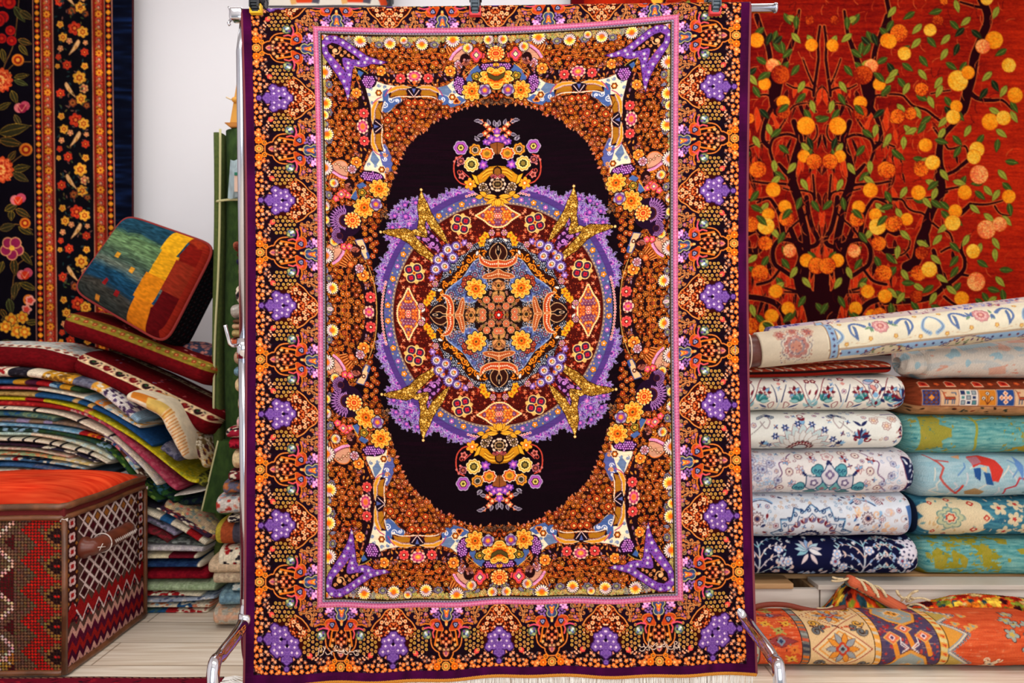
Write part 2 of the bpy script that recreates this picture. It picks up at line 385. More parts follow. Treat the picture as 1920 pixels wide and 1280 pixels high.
    # big thistle fans
    def thistle(x, y, r, a0, a1):
        xx, yy = C.P(x, y)
        C.rad(xx, yy, r, 0, [(1, (40, 14, 50))], raw=True)
        for rr, cc, ww in ((1., (150, 98, 190), 3.4), (.8, (116, 60, 160), 3), (.58, (170, 120, 200), 2.6)):
            n = 15
            for i in range(n):
                t = a0+(a1-a0)*(i+.5*(rr == .8))/(n-1)
                C.leaf(xx+math.cos(t)*r*rr*.5, yy+math.sin(t)*r*rr*.5, r*rr*.55, ww, t, cc, (44, 16, 60), (210, 170, 220), raw=True)
        C.rad(xx, yy, r*.42, 0, [(1, (90, 40, 30)), (.8, (50, 20, 60))], raw=True)
    thistle(648, 414, 30, PI/2+.1, 3*PI/2-.1)
    thistle(637, 442, 15, 1.2, 4.6)
    for (x, y) in [(630, 372), (645, 360), (652, 366), (645, 462), (655, 462), (893, 96), (892, 112), (903, 104)]:
        C.rad(x, y, 8, 5, [(1, (60, 20, 20)), (.86, (232, 92, 70)), (.6, (226, 100, 150)), (.3, (240, 190, 90))], rot=R.random()*6, amp=.3)
    C.rad(893, 103, 13, 4, [(1, (60, 20, 20)), (.9, (224, 84, 70)), (.62, (214, 92, 140)), (.4, (60, 44, 30)), (.3, (236, 224, 180))], amp=.3, sy=1.2)
    C.rad(640, 364, 10, 4, [(1, (60, 20, 20)), (.9, (236, 110, 70)), (.6, (228, 110, 160)), (.4, (60, 44, 30)), (.3, (236, 224, 180))], amp=.3)
    # paisley curls beside baskets
    for (x, y, a) in [(872, 112, 0), (655, 346, 1), (668, 470, 3)]:
        C.rad(x, y, 12, 0, [(1, (40, 14, 16))], sx=.8)
        for r_ in (11, 8, 5): C.spiral(x, y, r_, .55, a, 2., R.choice([(200, 116, 60), (180, 130, 130)]))
        for i in range(6): C.leaf(x, y+3, 10, 3, a+.5+i*.4, (196, 120, 96), (60, 20, 20))
    # bouquets of golden peonies
    C.poly([(880, 133), (896, 122), (904, 134), (884, 140)], (84, 112, 188)); C.poly([(873, 148), (882, 136), (886, 152), (877, 156)], (84, 112, 188))
    C.poly([(668, 347), (680, 341), (688, 348), (674, 354)], (84, 112, 188)); C.poly([(656, 370), (668, 356), (671, 378)], (84, 112, 188))
    C.stroke([(866, 146), (896, 120)], 1.2, (220, 190, 100)); C.stroke([(656, 372), (668, 352)], 1.2, (220, 190, 100))
    grapes(863, 160, 18, 10, PI/2-.2); grapes(697, 331, 21, 9, .1); grapes(928, 125, 28, 8)
    C.leaf(886, 148, 14, 12, -.9, (170, 150, 60), (30, 24, 12), (90, 60, 20)); C.rad(893, 143, 9, 5, [(1, (30, 24, 12)), (.86, (176, 162, 70)), (.6, (40, 30, 14)), (.4, (230, 170, 60))], amp=.3)
    C.rad(679, 361, 9, 5, [(1, (30, 24, 12)), (.86, (176, 162, 70)), (.6, (40, 30, 14)), (.4, (230, 170, 60))], amp=.3)
    for (x, y) in [(918, 186), (908, 188), (925, 190), (720, 395), (714, 402), (722, 404)]:
        for i in range(5): C.leaf(x, y, 8, 4, 1.57+(i-2)*.5 if x > 800 else (i-2)*.6, R.choice([(150, 120, 90), (190, 120, 60), (120, 90, 70)]), (30, 14, 14))
    gold(885, 171, 19, .4, 1, 1, .5); gold(711, 354, 20, .2, 1, .9, .5)
    gold(683, 389, 21, 0, .95, 1.05, .8, 10)
    gold(928, 146, 22, PI/2, 1.4, 1.)
    C.poly([(913, 135), (928, 143), (943, 135), (940, 145), (928, 151), (916, 145)], (90, 80, 40), (50, 30, 10), 1.)
    for (x, y) in [(909, 169), (705, 383)]: rose(x, y, 12, [(176, 170, 210), (118, 74, 160), (150, 90, 170), (226, 130, 60), (244, 180, 70)], 5, .3)
    for (x, y, r) in [(928, 100, 15), (661, 413, 16)]:
        rose(x, y, r, [(246, 214, 140), (206, 96, 30), (246, 190, 90), (196, 60, 20), (250, 200, 100), (190, 50, 24), (240, 120, 60)], 12)
    for i in range(3): C.leaf(929, 116+i, 8, 5, PI/2+(i-1)*.6, (240, 170, 60), (50, 20, 10))
    # ------------------------------------------------------------------ medallion (centre 935,590; slightly taller than wide)
    CX, CY = 935., 590.; K = 1.055
    def E_(r, deg):
        a = math.radians(deg); return CX-r*math.cos(a), CY-K*r*math.sin(a)     # 0 = left, 90 = top
    def arc(r, a0, a1, n=24): return [E_(r, a0+(a1-a0)*i/n) for i in range(n+1)]
    def disk(r, col): C.poly([(CX-r*math.cos(t/40*PI), CY-K*r*math.sin(t/40*PI)) for t in range(-20, 61)], col)
    # purple acanthus fringe
    def acanth(r, deg, sz, tilt=0., n=6):
        x, y = C.P(*E_(r, deg)); a = math.atan2(*(lambda p: (p[1]-CY, p[0]-CX))(E_(r, deg)))+tilt
        for i in range(n):
            t = a+(i-(n-1)/2)*.62
            C.leaf(x, y, sz, sz*.42, t, R.choice([(110, 84, 196), (132, 76, 186), (92, 84, 180)]), (190, 186, 236), (206, 116, 200), raw=True)
        C.rad(x, y, sz*.5, 6, [(1, (70, 40, 140)), (.8, (146, 92, 200)), (.4, (220, 120, 190))], rot=a, raw=True)
        for i in range(3):
            t = a+(i-1)*.9; C.spiral(x+sz*.9*math.cos(t), y+sz*.9*math.sin(t), sz*.24, .8, t, 1.3, (160, 150, 226), raw=True)
    for (dg, r, sz) in [(-14, 232, 10), (-8, 226, 8), (14, 227, 13), (19, 233, 14), (24, 232, 14), (29, 228, 14), (33, 235, 12), (37, 240, 12), (40, 248, 11), (44, 254, 10), (47, 250, 12), (50, 246, 12), (53, 243, 13), (57, 236, 13), (61, 230, 14), (66, 232, 15), (71, 231, 14), (75, 228, 11), (36, 222, 13), (54, 222, 13)]:
        if dg > 0: acanth(r-7, dg, sz*1.3, R.uniform(-.3, .3), 7)
    for (dg, r, sz) in [(15, 222, 20), (20, 226, 22), (26, 222, 20), (32, 226, 18), (38, 232, 17), (44, 238, 18), (51, 232, 17), (57, 226, 18), (63, 222, 20), (69, 224, 22), (74, 220, 15)]:
        acanth(r-6, dg, sz, R.uniform(-.2, .2), 8)
        x, y = E_(r+2, dg+1.5); C.rad(x, y, sz*.5, 7, [(1, (190, 180, 236)), (.86, (128, 82, 196)), (.55, (206, 110, 200)), (.3, (90, 50, 150))], amp=.3)
        for k in range(3): C.stroke([E_(r-12+k*8, dg-2), E_(r-6+k*8, dg), E_(r-12+k*8, dg+2)], 1., (196, 190, 240))
    C.poly([E_(0, 0)]+arc(226, 15, 75), (92, 66, 156))
    for (dg, r, sz) in [(34, 246, 11), (38, 252, 12), (42, 262, 12), (45, 266, 9), (48, 262, 12), (52, 252, 12), (56, 246, 11), (35, 238, 9), (55, 238, 9), (45, 246, 14)]:
        acanth(r, dg, sz, R.uniform(-.4, .4), 6)
    disk(217, (84, 64, 146)); C.poly([E_(0, 0)]+arc(221, -4, 14), BL); C.poly([E_(0, 0)]+arc(221, 76, 94), BL)
    C.beads(arc(219, -4, 16, 60), 5.6, 2.6, (240, 206, 200), (190, 70, 80)); C.beads(arc(219, 74, 94, 60), 5.6, 2.6, (240, 206, 200), (190, 70, 80))
    disk(215, (96, 104, 176))
    for i in range(15):
        dg = -2+i*6.6
        x, y = E_(208, dg)
        C.rad(x, y, 6.6, 5 if i % 2 else 6, [(1, (58, 44, 110)), (.88, GO if i % 2 else (140, 116, 210)), (.5, (214, 110, 40) if i % 2 else (210, 70, 150)), (.28, (250, 240, 220))], rot=i, amp=.3)
        for s_ in (-2.4, 2.4):
            x, y = E_(212 if s_ > 0 else 204, dg+s_*1.1); C.disc(x, y, 1.6, R.choice([(210, 170, 80), (160, 200, 220), (200, 120, 200)]))
    disk(201, (150, 132, 120))
    for i in range(110):
        x, y = E_(199.5, i*1-5); C.disc(x, y, 1.1, (96, 92, 130) if i % 2 else (222, 196, 150))
    disk(197, (84, 20, 14))
    # red ring: tiny stars
    for i in range(900):
        dg, r = R.uniform(-3, 93), R.uniform(112, 194)
        x, y = E_(r, dg)
        C.disc(x, y, R.uniform(.7, 1.3), R.choice([(160, 56, 30), (44, 10, 8), (120, 34, 18), (186, 90, 50)]))
    for i in range(210):
        dg, r = R.uniform(-3, 93), R.uniform(118, 193)
        x, y = E_(r, dg); sz = R.uniform(2.6, 4.4)
        c = R.choice([(206, 110, 70), (224, 150, 110), (190, 60, 30)])
        C.rad(x, y, sz, 4, [(1, c), (.3, (240, 190, 150))], rot=R.choice([0, .78]), amp=.75, pw=2)
    # quatrefoils
    def quatre(x, y, rot):
        x, y = C.P(x, y)
        C.rad(x, y, 21, 4, [(1, (226, 186, 110))], rot=rot+PI/4, amp=.6, pw=3, raw=True)
        for i in range(4):
            t = rot+i*PI/2
            px, py = x+11*math.cos(t), y+11*math.sin(t)
            C.rad(px, py, 9.4, 0, [(1, (246, 216, 140)), (.82, (74, 54, 84)), (.5, (90, 44, 70))], raw=True)
            C.rad(px, py, 4.2, 4, [(1, (220, 40, 66)), (.5, (150, 20, 40))], rot=t, amp=.4, raw=True)
        C.rad(x, y, 3.6, 4, [(1, (240, 170, 60)), (.6, (150, 30, 20))], raw=True)
    quatre(777, 512, .55); quatre(864, 420, 1.02)
    # lozenges on the axes
    def lozenge(x, y, w, h):
        q1 = [(1, 0), (.94, .2), (.74, .4), (.46, .56), (.2, .8), (0, 1)] if h > w else [(1, 0), (.8, .2), (.56, .46), (.4, .74), (.2, .94), (0, 1)]
        pts = lambda k: [(x+sx*w*k*a_, y+sy*h*k*b_) for sx, sy, rv in ((1, 1, 0), (-1, 1, 1), (-1, -1, 0), (1, -1, 1)) for a_, b_ in (q1[::-1] if rv else q1)]
        C.beads([(a, b) for a, b in pts(1.)]+[(x+w, y)], 4.2, 2.5, (246, 220, 160))
        C.poly(pts(.97), (206, 100, 36))
        C.clip = C.mask(pts(.93))
        for (i, j) in hexpts(-w, -h, w, h, 6.4, R, .1):
            px, py = C.P(x+abs(i), y+abs(j)); px2, py2 = C.P(x-abs(i), y-abs(j))
            c = R.choice([(120, 72, 120), (236, 156, 50), (226, 116, 40), (130, 84, 140), (236, 140, 44)])
            for (a, b) in ((1, 1), (1, -1), (-1, 1), (-1, -1)):
                C.rad(x+a*abs(i), y+b*abs(j), 3.4, 4, [(1, (130, 50, 24)), (.9, c), (.3, (246, 206, 130))], amp=.3)
        C.rad(x, y, 7, 6, [(1, (110, 30, 40)), (.8, (240, 190, 150)), (.5, (214, 60, 70)), (.25, (250, 230, 200))])
        C.clip = None
    lozenge(766, 586, 20, 46); lozenge(931, 404, 38, 21)
    # dark dotted wreath
    w1 = [E_(r, d) for r, d in [(126, -6), (126, 6), (136, 12), (134, 20), (126, 28), (128, 36), (136, 45), (128, 54), (126, 62), (134, 70), (136, 78), (136, 84), (134, 96), (60, 96), (60, -6)]]
    C.poly(crom(w1, 3, True), (24, 20, 34))
    C.clip = C.mask(crom(w1, 3, True))
    for (x, y) in hexpts(*C.P(780, 440), *C.P(940, 600), 3.7, R, .2):
        C.disc(x, y, 1.15, R.choice([(196, 210, 226), (150, 170, 190), (230, 230, 230)]), raw=True)
    C.clip = None
    # orange scroll band
    ob = [E_(r, d) for r, d in [(118, 12), (124, 20), (122, 30), (114, 38), (112, 45), (114, 52), (122, 60), (124, 70), (118, 78), (98, 76), (98, 60), (96, 45), (98, 30), (98, 14)]]
    C.poly(crom(ob, 3, True), (50, 22, 10))
    for d in range(12, 82, 8):
        x, y = E_(112 if abs(d-45) > 14 else 104, d)
        C.spiral(x, y, 6.4, 1.1, d*.3, 2.2, (234, 142, 36)); C.spiral(*E_(105, d+4), 4.4, .8, d, 1.9, (244, 170, 60))
        C.leaf(*E_(116, d+3), 7, 3, d, (240, 150, 40), (70, 26, 8))
    # blue lobes with dotted lace
    bl = [E_(r, d) for r, d in [(104, 14), (106, 24), (98, 36), (94, 45), (98, 54), (106, 66), (104, 76), (84, 78), (60, 70), (44, 45), (60, 20), (84, 12)]]
    blp = crom(bl, 4, True)
    C.poly(blp, (96, 116, 190), (150, 170, 226), 2.)
    C.clip = C.mask(blp)
    for i in range(330):
        x, y = E_(R.uniform(40, 108), R.uniform(8, 82)); C.rad(x, y, R.uniform(1.4, 3), 5, [(1, R.choice([(140, 160, 220), (70, 80, 150), (110, 90, 150), (190, 200, 236), (60, 50, 90)]))], amp=.5)
    for (r, d) in [(84, 32), (84, 58), (96, 22), (96, 68), (78, 20), (78, 70)]: rose(*E_(r, d), 8, [(150, 170, 220), (80, 70, 120), (150, 60, 60), (130, 150, 200), (60, 50, 80)], 8)
    for (r, d) in [(88, 45), (84, 40), (84, 50)]: rose(*E_(r, d), 6, [(190, 90, 60), (110, 40, 40), (206, 120, 70)], 6)
    C.clip = None
    # black hearts
    for d in (15, 75): C.rad(*E_(68, d), 10, 0, [(1, (20, 12, 16))], sx=.9, sy=.6, ang=math.radians(40 if d < 45 else 50))
    # axis paisleys
    def axis(hz):
        f = (lambda a, b: (CX-a*1., CY+b)) if hz else (lambda a, b: (CX+b*.96, CY-a*K))
        T1, T2 = (206, 140, 90), (190, 84, 40)
        for s_ in (-1, 1):
            g = lambda a, b: f(a, s_*b)
            C.poly(crom([g(*p) for p in [(128, 2), (120, 14), (108, 18), (98, 12), (92, 3), (104, 2), (112, 6)]], 4, True), (60, 26, 18), (222, 180, 130), 1.4)
            C.poly(crom([g(*p) for p in [(98, 0), (96, 14), (100, 30), (108, 38), (94, 36), (86, 24), (84, 8), (86, 0)]], 4, True), T2, (236, 196, 140), 1.5)
            C.beads([g(91, 4), g(90, 16), g(95, 28), g(102, 34)], 4, 1.5, (250, 224, 200))
            C.poly(crom([g(*p) for p in [(82, 0), (76, 12), (72, 26), (66, 32), (64, 18), (66, 6), (68, 0)]], 4, True), (176, 96, 50), (226, 180, 130), 1.3)
            C.beads([g(73, 3), g(70, 14), g(68, 24)], 3.6, 1.2, (246, 210, 170))
            C.poly([g(*p) for p in [(64, 0), (58, 12), (48, 14), (42, 6), (44, 0)]], (206, 150, 96), (90, 60, 30), 1.2)
            C.spiral(*g(56, 7), 4.4, 1, 1, 1.5, (110, 60, 40))
            C.poly([g(*p) for p in [(44, 2), (40, 12), (30, 14), (22, 6), (26, 1)]], (196, 150, 90), (70, 60, 30), 1.2)
            C.leaf(*g(34, 6), 9, 5, .5, (150, 140, 60), (60, 40, 20))
        C.rad(*f(119, 0), 9, 0, [(1, (16, 12, 18)), (.5, (226, 196, 160)), (.3, (16, 12, 18))], sx=1.2 if hz else .5, sy=.5 if hz else 1.2)
        C.rad(*f(52, 0), 7, 6, [(1, (80, 40, 20)), (.8, (214, 160, 90)), (.5, (60, 44, 30))])
        C.rad(*f(30, 0), 6, 5, [(1, (60, 40, 20)), (.8, (226, 190, 90)), (.5, (60, 44, 30))])
    C.poly([E_(130, -10), E_(100, -20), E_(60, -20), E_(60, 20), E_(84, 19), E_(104, 17), E_(130, 5)], (34, 22, 26)); C.poly([E_(130, 85), E_(104, 73), E_(84, 71), E_(60, 70), E_(60, 110), E_(128, 100)], (34, 22, 26))
    for i in range(240):
        x, y = E_(R.uniform(56, 108), R.choice([R.uniform(10, 22), R.uniform(68, 80)])); C.disc(x, y, 1., R.choice([(150, 170, 210), (200, 200, 210), (206, 150, 90)]))
    axis(True); axis(False)
    disk(48, (34, 20, 16))
    for i in range(60):
        x, y = E_(R.uniform(8, 50), R.uniform(-10, 100)); C.rad(x, y, R.uniform(2, 3.6), 5, [(1, R.choice([(190, 140, 116), (176, 124, 96), (186, 116, 60), (150, 130, 70), (206, 166, 130)])), (.4, (90, 44, 36))])
    axis(True); axis(False)
    gold(892, 541, 20, .3, 1.05, .95, .75, 9)
    for (x, y) in [(921, 574), (905, 585), (931, 560), (912, 562)]: C.rad(x, y, 8, 10, [(1, (60, 20, 14)), (.9, (226, 186, 140)), (.75, (190, 92, 54)), (.5, (222, 150, 110)), (.3, (110, 50, 40)), (.18, (246, 226, 180))], amp=.2)
    C.rad(935, 590, 10, 8, [(1, (110, 16, 16)), (.8, (200, 50, 30)), (.45, (70, 10, 16)), (.3, (250, 230, 220))])
    # gold star arms at the diagonals
    tri = [(768, 440), (792, 452), (806, 466), (822, 474), (828, 460), (818, 444), (806, 432), (798, 418), (800, 434), (801, 444), (792, 445)]
    C.poly(tri, (50, 16, 60))
    C.clip = C.mask(tri)
    for (x, y, r, a) in [(812, 458, 8, 0), (803, 450, 5, 2), (820, 464, 5, 1), (796, 448, 4, 1), (785, 446, 4, 2), (776, 443, 3, 0), (803, 436, 4, 2), (800, 426, 3, 1), (811, 444, 4, 3), (806, 462, 5, 4), (820, 450, 4, 4), (824, 470, 4, 2)]:
        crook(x, y, r, (180, 122, 210), a, 1, 2.); 
    crook(812, 458, 4, (206, 150, 226), 3, 1, 1.6)
    C.clip = None
    armA = [(790, 357), (796, 372), (803, 384), (808, 398), (818, 414), (830, 432), (841, 458), (832, 452), (820, 440), (808, 428), (799, 412), (796, 422), (802, 438), (800, 446), (790, 436), (783, 430), (786, 410), (783, 388), (786, 370)]
    armB = [(714, 435), (728, 430), (742, 430), (760, 428), (772, 433), (780, 430), (790, 436), (800, 446), (790, 444), (776, 440), (784, 450), (796, 462), (808, 474), (816, 482), (808, 490), (796, 482), (784, 474), (766, 456), (748, 446), (732, 442)]
    for pg in (armA, armB):
        C.poly(pg, (84, 54, 18), (40, 20, 8), 1.8)
        C.clip = C.mask(pg)
        for (x, y) in hexpts(*C.P(710, 350), *C.P(846, 496), 4.8, R, .25):
            C.rad(x, y, 2.8, 5, [(1, R.choice([(200, 156, 56), (180, 134, 44), (220, 182, 84)])), (.5, R.choice([(70, 34, 8), (50, 24, 8), (250, 226, 150)]))], rot=R.random()*3, raw=True)
            C.disc(x+2.6, y+1.4, .9, (60, 28, 8), raw=True)
        C.clip = None
    for (x, y) in [(840, 459), (810, 488), (790, 356), (714, 435)]: C.rad(x, y, 3.4, 5, [(1, (90, 40, 20)), (.8, (250, 220, 150))])
    # purple and white daisies
    for (x, y, r) in [(871, 455, 7), (810, 521, 7)]: C.rad(x, y, r, 6, [(1, (140, 110, 206)), (.4, (230, 190, 240))], amp=.5)
    for (x, y, r) in [(840, 468, 12), (855, 461, 9), (822, 487, 11), (849, 483, 11), (834, 499, 11), (817, 505, 11), (828, 478, 6)]:
        x, y = C.P(x, y)
        C.rad(x, y, r+.6, 14, [(1, (80, 62, 150)), (.84, (130, 110, 200)), (.6, (240, 236, 240)), (.42, (110, 84, 50)), (.26, (230, 214, 160))], amp=.28, raw=True)
        C.rad(x+2.4, y+1.6, 2.4, 0, [(1, (230, 116, 40))], raw=True)
    for (x, y) in [(903, 456), (911, 441), (811, 551), (800, 567), (905, 448), (806, 559)]:
        C.rad(x, y, 8, 5, [(1, (60, 34, 10)), (.9, (240, 178, 44)), (.35, (206, 116, 20))], rot=R.random()*6, amp=.38)
    for (x, y, a) in [(896, 470, 1.9), (916, 452, -.4), (820, 545, -.3), (797, 578, 2.3)]: C.leaf(x, y, 10, 5, a, (230, 224, 214), (60, 50, 50))
    for (x, y) in [(880, 460), (816, 532), (922, 436), (790, 574)]: rose(x, y, 6, [(226, 180, 190), (150, 60, 100), (206, 190, 150), (130, 70, 50)], 6)
    # ------------------------------------------------------------------ pendant (top); centre line x = 932
    ax_ = 932
    C.poly([(855, 262), (880, 258), (905, 240), (932, 250), (960, 300), (960, 390), (905, 370), (880, 352), (856, 348), (851, 318), (853, 292)], BL)
    for (x, y, r, n) in [(902, 228, 6, 5), (912, 234, 7, 5), (918, 242, 7, 6), (910, 250, 7, 5), (926, 244, 6, 5), (930, 254, 6, 5), (916, 256, 6, 5)]:
        C.rad(x, y, r, n, [(1, (60, 24, 24)), (.85, R.choice([(206, 96, 50), (216, 130, 90)])), (.42, (246, 214, 160))], rot=R.random(), amp=.35)
    for (x, y, a) in [(905, 230, 3.5), (900, 226, 3.1), (918, 234, -1.9), (928, 236, -1.7), (906, 252, 2.9), (900, 262, 3.3), (932, 240, -1.57), (897, 264, -2.2)]:
        C.leaf(x, y, 11, 5.4, a, (110, 100, 120), (206, 204, 216), (60, 50, 60))
    for (x, y, r) in [(932, 246, 8), (922, 260, 8), (911, 266, 7), (930, 262, 7), (906, 309, 10), (917, 268, 6)]:
        C.rad(x, y, r, 6, [(1, (120, 76, 190)), (.6, (186, 96, 200)), (.3, (240, 170, 200))], rot=.3, amp=.4)
    C.poly([(918, 270), (932, 266), (932, 290), (922, 286)], (150, 92, 46), (50, 24, 14), 1.)
    # flower heads
    x, y = C.P(864, 277)
    C.rad(x, y, 14, 6, [(1, (200, 190, 236)), (.9, (160, 96, 200)), (.66, (190, 100, 190)), (.52, (50, 40, 20)), (.4, (220, 206, 120)), (.2, (90, 80, 30))], amp=.14, raw=True)
    x, y = C.P(891, 281)
    C.disc(x, y, 14, (24, 20, 30), raw=True); C.rad(x, y, 12, 7, [(1, GO), (.7, (120, 60, 20)), (.55, (226, 200, 160)), (.4, (60, 60, 50))], amp=.2, raw=True)
    x, y = C.P(913, 288)
    C.rad(x, y, 13, 8, [(1, (250, 236, 214)), (.88, (196, 84, 40)), (.66, GO), (.36, (150, 120, 40))], amp=.2, raw=True, sx=1.1)
    C.rad(*C.P(884, 308), 15, 9, [(1, (244, 230, 180)), (.88, (206, 170, 70)), (.68, (246, 226, 150)), (.5, (60, 60, 30)), (.3, (150, 130, 60))], amp=.16, raw=True)
    # red scroll outline with blossoms
    C.stroke([(866, 292), (855, 298), (851, 312), (853, 330), (862, 342), (872, 346)], 2.6, (200, 84, 66), smooth=5)
    C.spiral(862, 322, 7, 1, 0, 1.6, (190, 84, 70)); C.rad(864, 302, 8, 7, [(1, (190, 120, 130)), (.7, (70, 20, 20)), (.4, (190, 110, 90))])
    C.rad(866, 330, 7, 5, [(1, (214, 130, 120)), (.5, (110, 40, 30))], amp=.4); C.stroke([(872, 342), (880, 334), (872, 326), (866, 320)], 2, (196, 90, 80), smooth=5)
    for (x, y) in [(856, 296), (852, 303), (859, 310)]: C.disc(x, y, 2.4, (214, 130, 120))
    C.rad(882, 345, 13, 6, [(1, (70, 30, 8)), (.92, (244, 170, 50)), (.45, (226, 120, 30)), (.2, (250, 240, 200))], amp=.45, rot=.4)
    # urn
    urn = [(932, 310), (918, 312), (908, 318), (899, 326), (890, 332), (896, 340), (900, 350), (910, 340), (918, 330), (932, 326)]
    C.poly(urn, (206, 150, 34), (60, 36, 10), 1.2)
    for k in range(5): C.stroke([(932, 313+k*3), (916, 315+k*3), (905, 323+k*3)], 1., (250, 212, 90) if k % 2 else (150, 96, 20), smooth=4)
    C.poly([(884, 326), (894, 330), (900, 348), (892, 344)], (232, 180, 50), (80, 50, 10), 1.)
    C.rad(932, 322, 8, 0, [(1, (40, 20, 14)), (.7, (150, 100, 40))], sy=1.3)
    # dark carnations
    C.poly([(896, 352), (910, 340), (932, 330), (940, 330), (940, 372), (905, 368)], (24, 10, 16))
    for (x, y, r) in [(931, 345, 14), (906, 351, 9), (912, 360, 8)]: rose(x, y, r, [(226, 206, 180), (44, 28, 22), (180, 150, 110), (44, 28, 22), (120, 100, 60)], 8)
    for i in range(5): C.leaf(*C.P(926, 334), 9, 3, -PI/2+(i-2)*.5, (206, 110, 110), (60, 20, 30), raw=True)
    for (x, y, a, L) in [(931, 368, PI, 26), (931, 372, 2.7, 22), (931, 374, 2.2, 16), (931, 372, 1.57, 16), (912, 366, 3.6, 14), (905, 368, 3., 14)]:
        C.leaf(x, y, L, 8, a, (236, 184, 60), (110, 60, 14), (180, 110, 20))
    # ------------------------------------------------------------------ main border repeat
    M = Cv(118, 100, 2, BL)          # x = depth from outer edge, y = distance along from the bouquet axis (half repeat)
    N = (24, 8, 24)
    M.a[:] = N
    dome = crom([(118, 0), (114, 6), (109, 15), (98, 23), (88, 34), (75, 42), (60, 40), (40, 34), (20, 30), (0, 30), (0, 0)], 4)
    # inner arabesque ground
    M.poly([(75, 42), (88, 34), (98, 23), (109, 15), (118, 5), (118, 100), (78, 100), (72, 76)], (30, 12, 36), raw=True)
    M.poly(dome+[(0, 0)], (62, 14, 8), raw=True)
    M.poly([(0, 0), (34, 0), (40, 24), (34, 60), (22, 100), (0, 100)], (26, 8, 18), raw=True)
    for (x, y) in hexpts(2, 4, 30, 78, 9.4, R, .28):
        M.stroke([(x, y), (x+R.uniform(-6, 6), y+R.uniform(-6, 6))], .9, (92, 84, 96), raw=True)
        if R.random() < .5: M.leaf(x-3, y+3, 5, 2.4, R.random()*6, (96, 84, 90), raw=True)
        if x < 12 and R.random() < .5: M.rad(x, y, 4.4, 5, [(1, (224, 130, 60)), (.4, (250, 190, 120))], rot=R.random(), raw=True)
        else:
            M.rad(x, y, R.uniform(2.8, 3.8), R.choice([4, 5]), [(1, R.choice([(214, 140, 104), (190, 110, 70), (222, 160, 120)])), (.45, (240, 196, 150))], rot=R.random()*3, amp=.45, raw=True)
            M.leaf(x+3, y-3, 5, 2.2, R.random()*6, (120, 104, 100), raw=True)
    M.rad(31, 42, 5.4, 8, [(1, (232, 90, 84)), (.4, (250, 140, 110))], amp=.2, raw=True)
    for (x, y) in [(27, 50), (23, 53), (30, 54), (26, 57)]: M.disc(x, y, 1.5, (246, 196, 160), raw=True)
    # gold dots
    for (x, y) in hexpts(33, 25, 78, 69, 8.6, R, .1):
        if 25+max(0, x-60)*.8 < y < 69-abs(x-50)*.15 and not (x > 56 and y > 56) and not (x > 68 and y < 38):
            c = R.choice([(206, 170, 84), (190, 160, 78), (220, 170, 100), (206, 150, 80)])
            M.disc(x, y, 2.9, c, raw=True); M.disc(x, y, 1.4, (150, 110, 50), raw=True)
    # cream buds within the dome
    M.clip = M.mask(dome+[(0, 0)], raw=True)
    for (x, y) in hexpts(64, 0, 116, 40, 7.4, R, .2):
        if (y < 2.2+max(0, (118-x))*.72) :
            a = math.atan2(y-0, x-60)
            M.leaf(x-2, y, 6, 3.4, a+R.uniform(-1.3, 1.3), R.choice([(248, 206, 160), (244, 190, 140), (226, 130, 70)]), (110, 34, 12), raw=True)
            M.disc(x+2, y+3.6, 1.7, (196, 90, 40), raw=True)
    for (x, y) in [(88, 12), (98, 0), (80, 24), (106, 6), (72, 30), (90, 22)]: M.rad(x, y, 4.6, 5, [(1, (90, 26, 10)), (.88, (250, 210, 160)), (.4, (214, 110, 50))], rot=x, amp=.35, raw=True)
    M.clip = None
    M.stroke([(118, 0), (114, 6), (109, 15), (98, 23), (88, 34), (75, 42)], 2.6, (196, 118, 56), raw=True, smooth=6)
    M.stroke([(118, 0), (114, 6), (109, 15), (98, 23), (88, 34), (75, 42)], 1., (236, 170, 90), raw=True, smooth=6)
    # arabesque
    for (x, y, r, a, f) in [(98, 40, 6, 0, 1), (108, 34, 5, 2, -1), (92, 50, 6, 3, 1), (104, 52, 6, 1, -1), (112, 48, 4, 2, 1), (98, 62, 5, 4, 1), (110, 60, 5, 0, 1), (112, 24, 4, 1, 1), (90, 62, 4, 2, -1), (104, 28, 4, 3, 1), (86, 44, 4, 1, 1), (104, 70, 3, 1, 1)]:
        M.spiral(x, y, r, 1., a, 3., (70, 40, 40), raw=True, flip=f); M.spiral(x, y, r, 1., a, 1.9, R.choice([(206, 142, 84), (196, 126, 60), (170, 140, 96)]), raw=True, flip=f)
        M.leaf(x+r, y+2, 6, 3.4, a, (214, 120, 50), (60, 30, 40), raw=True)
    M.stroke([(82, 46), (92, 44), (100, 48), (106, 42), (114, 40)], 1.8, (206, 150, 90), raw=True, smooth=5)
    for (x, y) in [(90, 56), (102, 60), (116, 54), (84, 52), (112, 32)]: M.rad(x, y, 3.8, 5, [(1, (170, 100, 150)), (.5, (226, 150, 90))], raw=True)
    # cartouche with outline
    ct = [(19, 99), (20, 92), (28, 87), (33, 86), (36, 80), (42, 74), (50, 71), (62, 70), (76, 78), (76, 100)]
    M.poly(crom(ct, 3)+[(76, 100)], (34, 12, 14), raw=True)
    M.stroke(ct[:8], 2.8, (190, 104, 44), raw=True, smooth=5); M.stroke(ct[:8], 1., (230, 160, 80), raw=True, smooth=5)
    M.leaf(24, 100, 22, 13, 0, (206, 120, 90), (90, 40, 30), raw=True); M.leaf(26, 100, 14, 6, 0, (170, 90, 120), (240, 190, 140), raw=True)
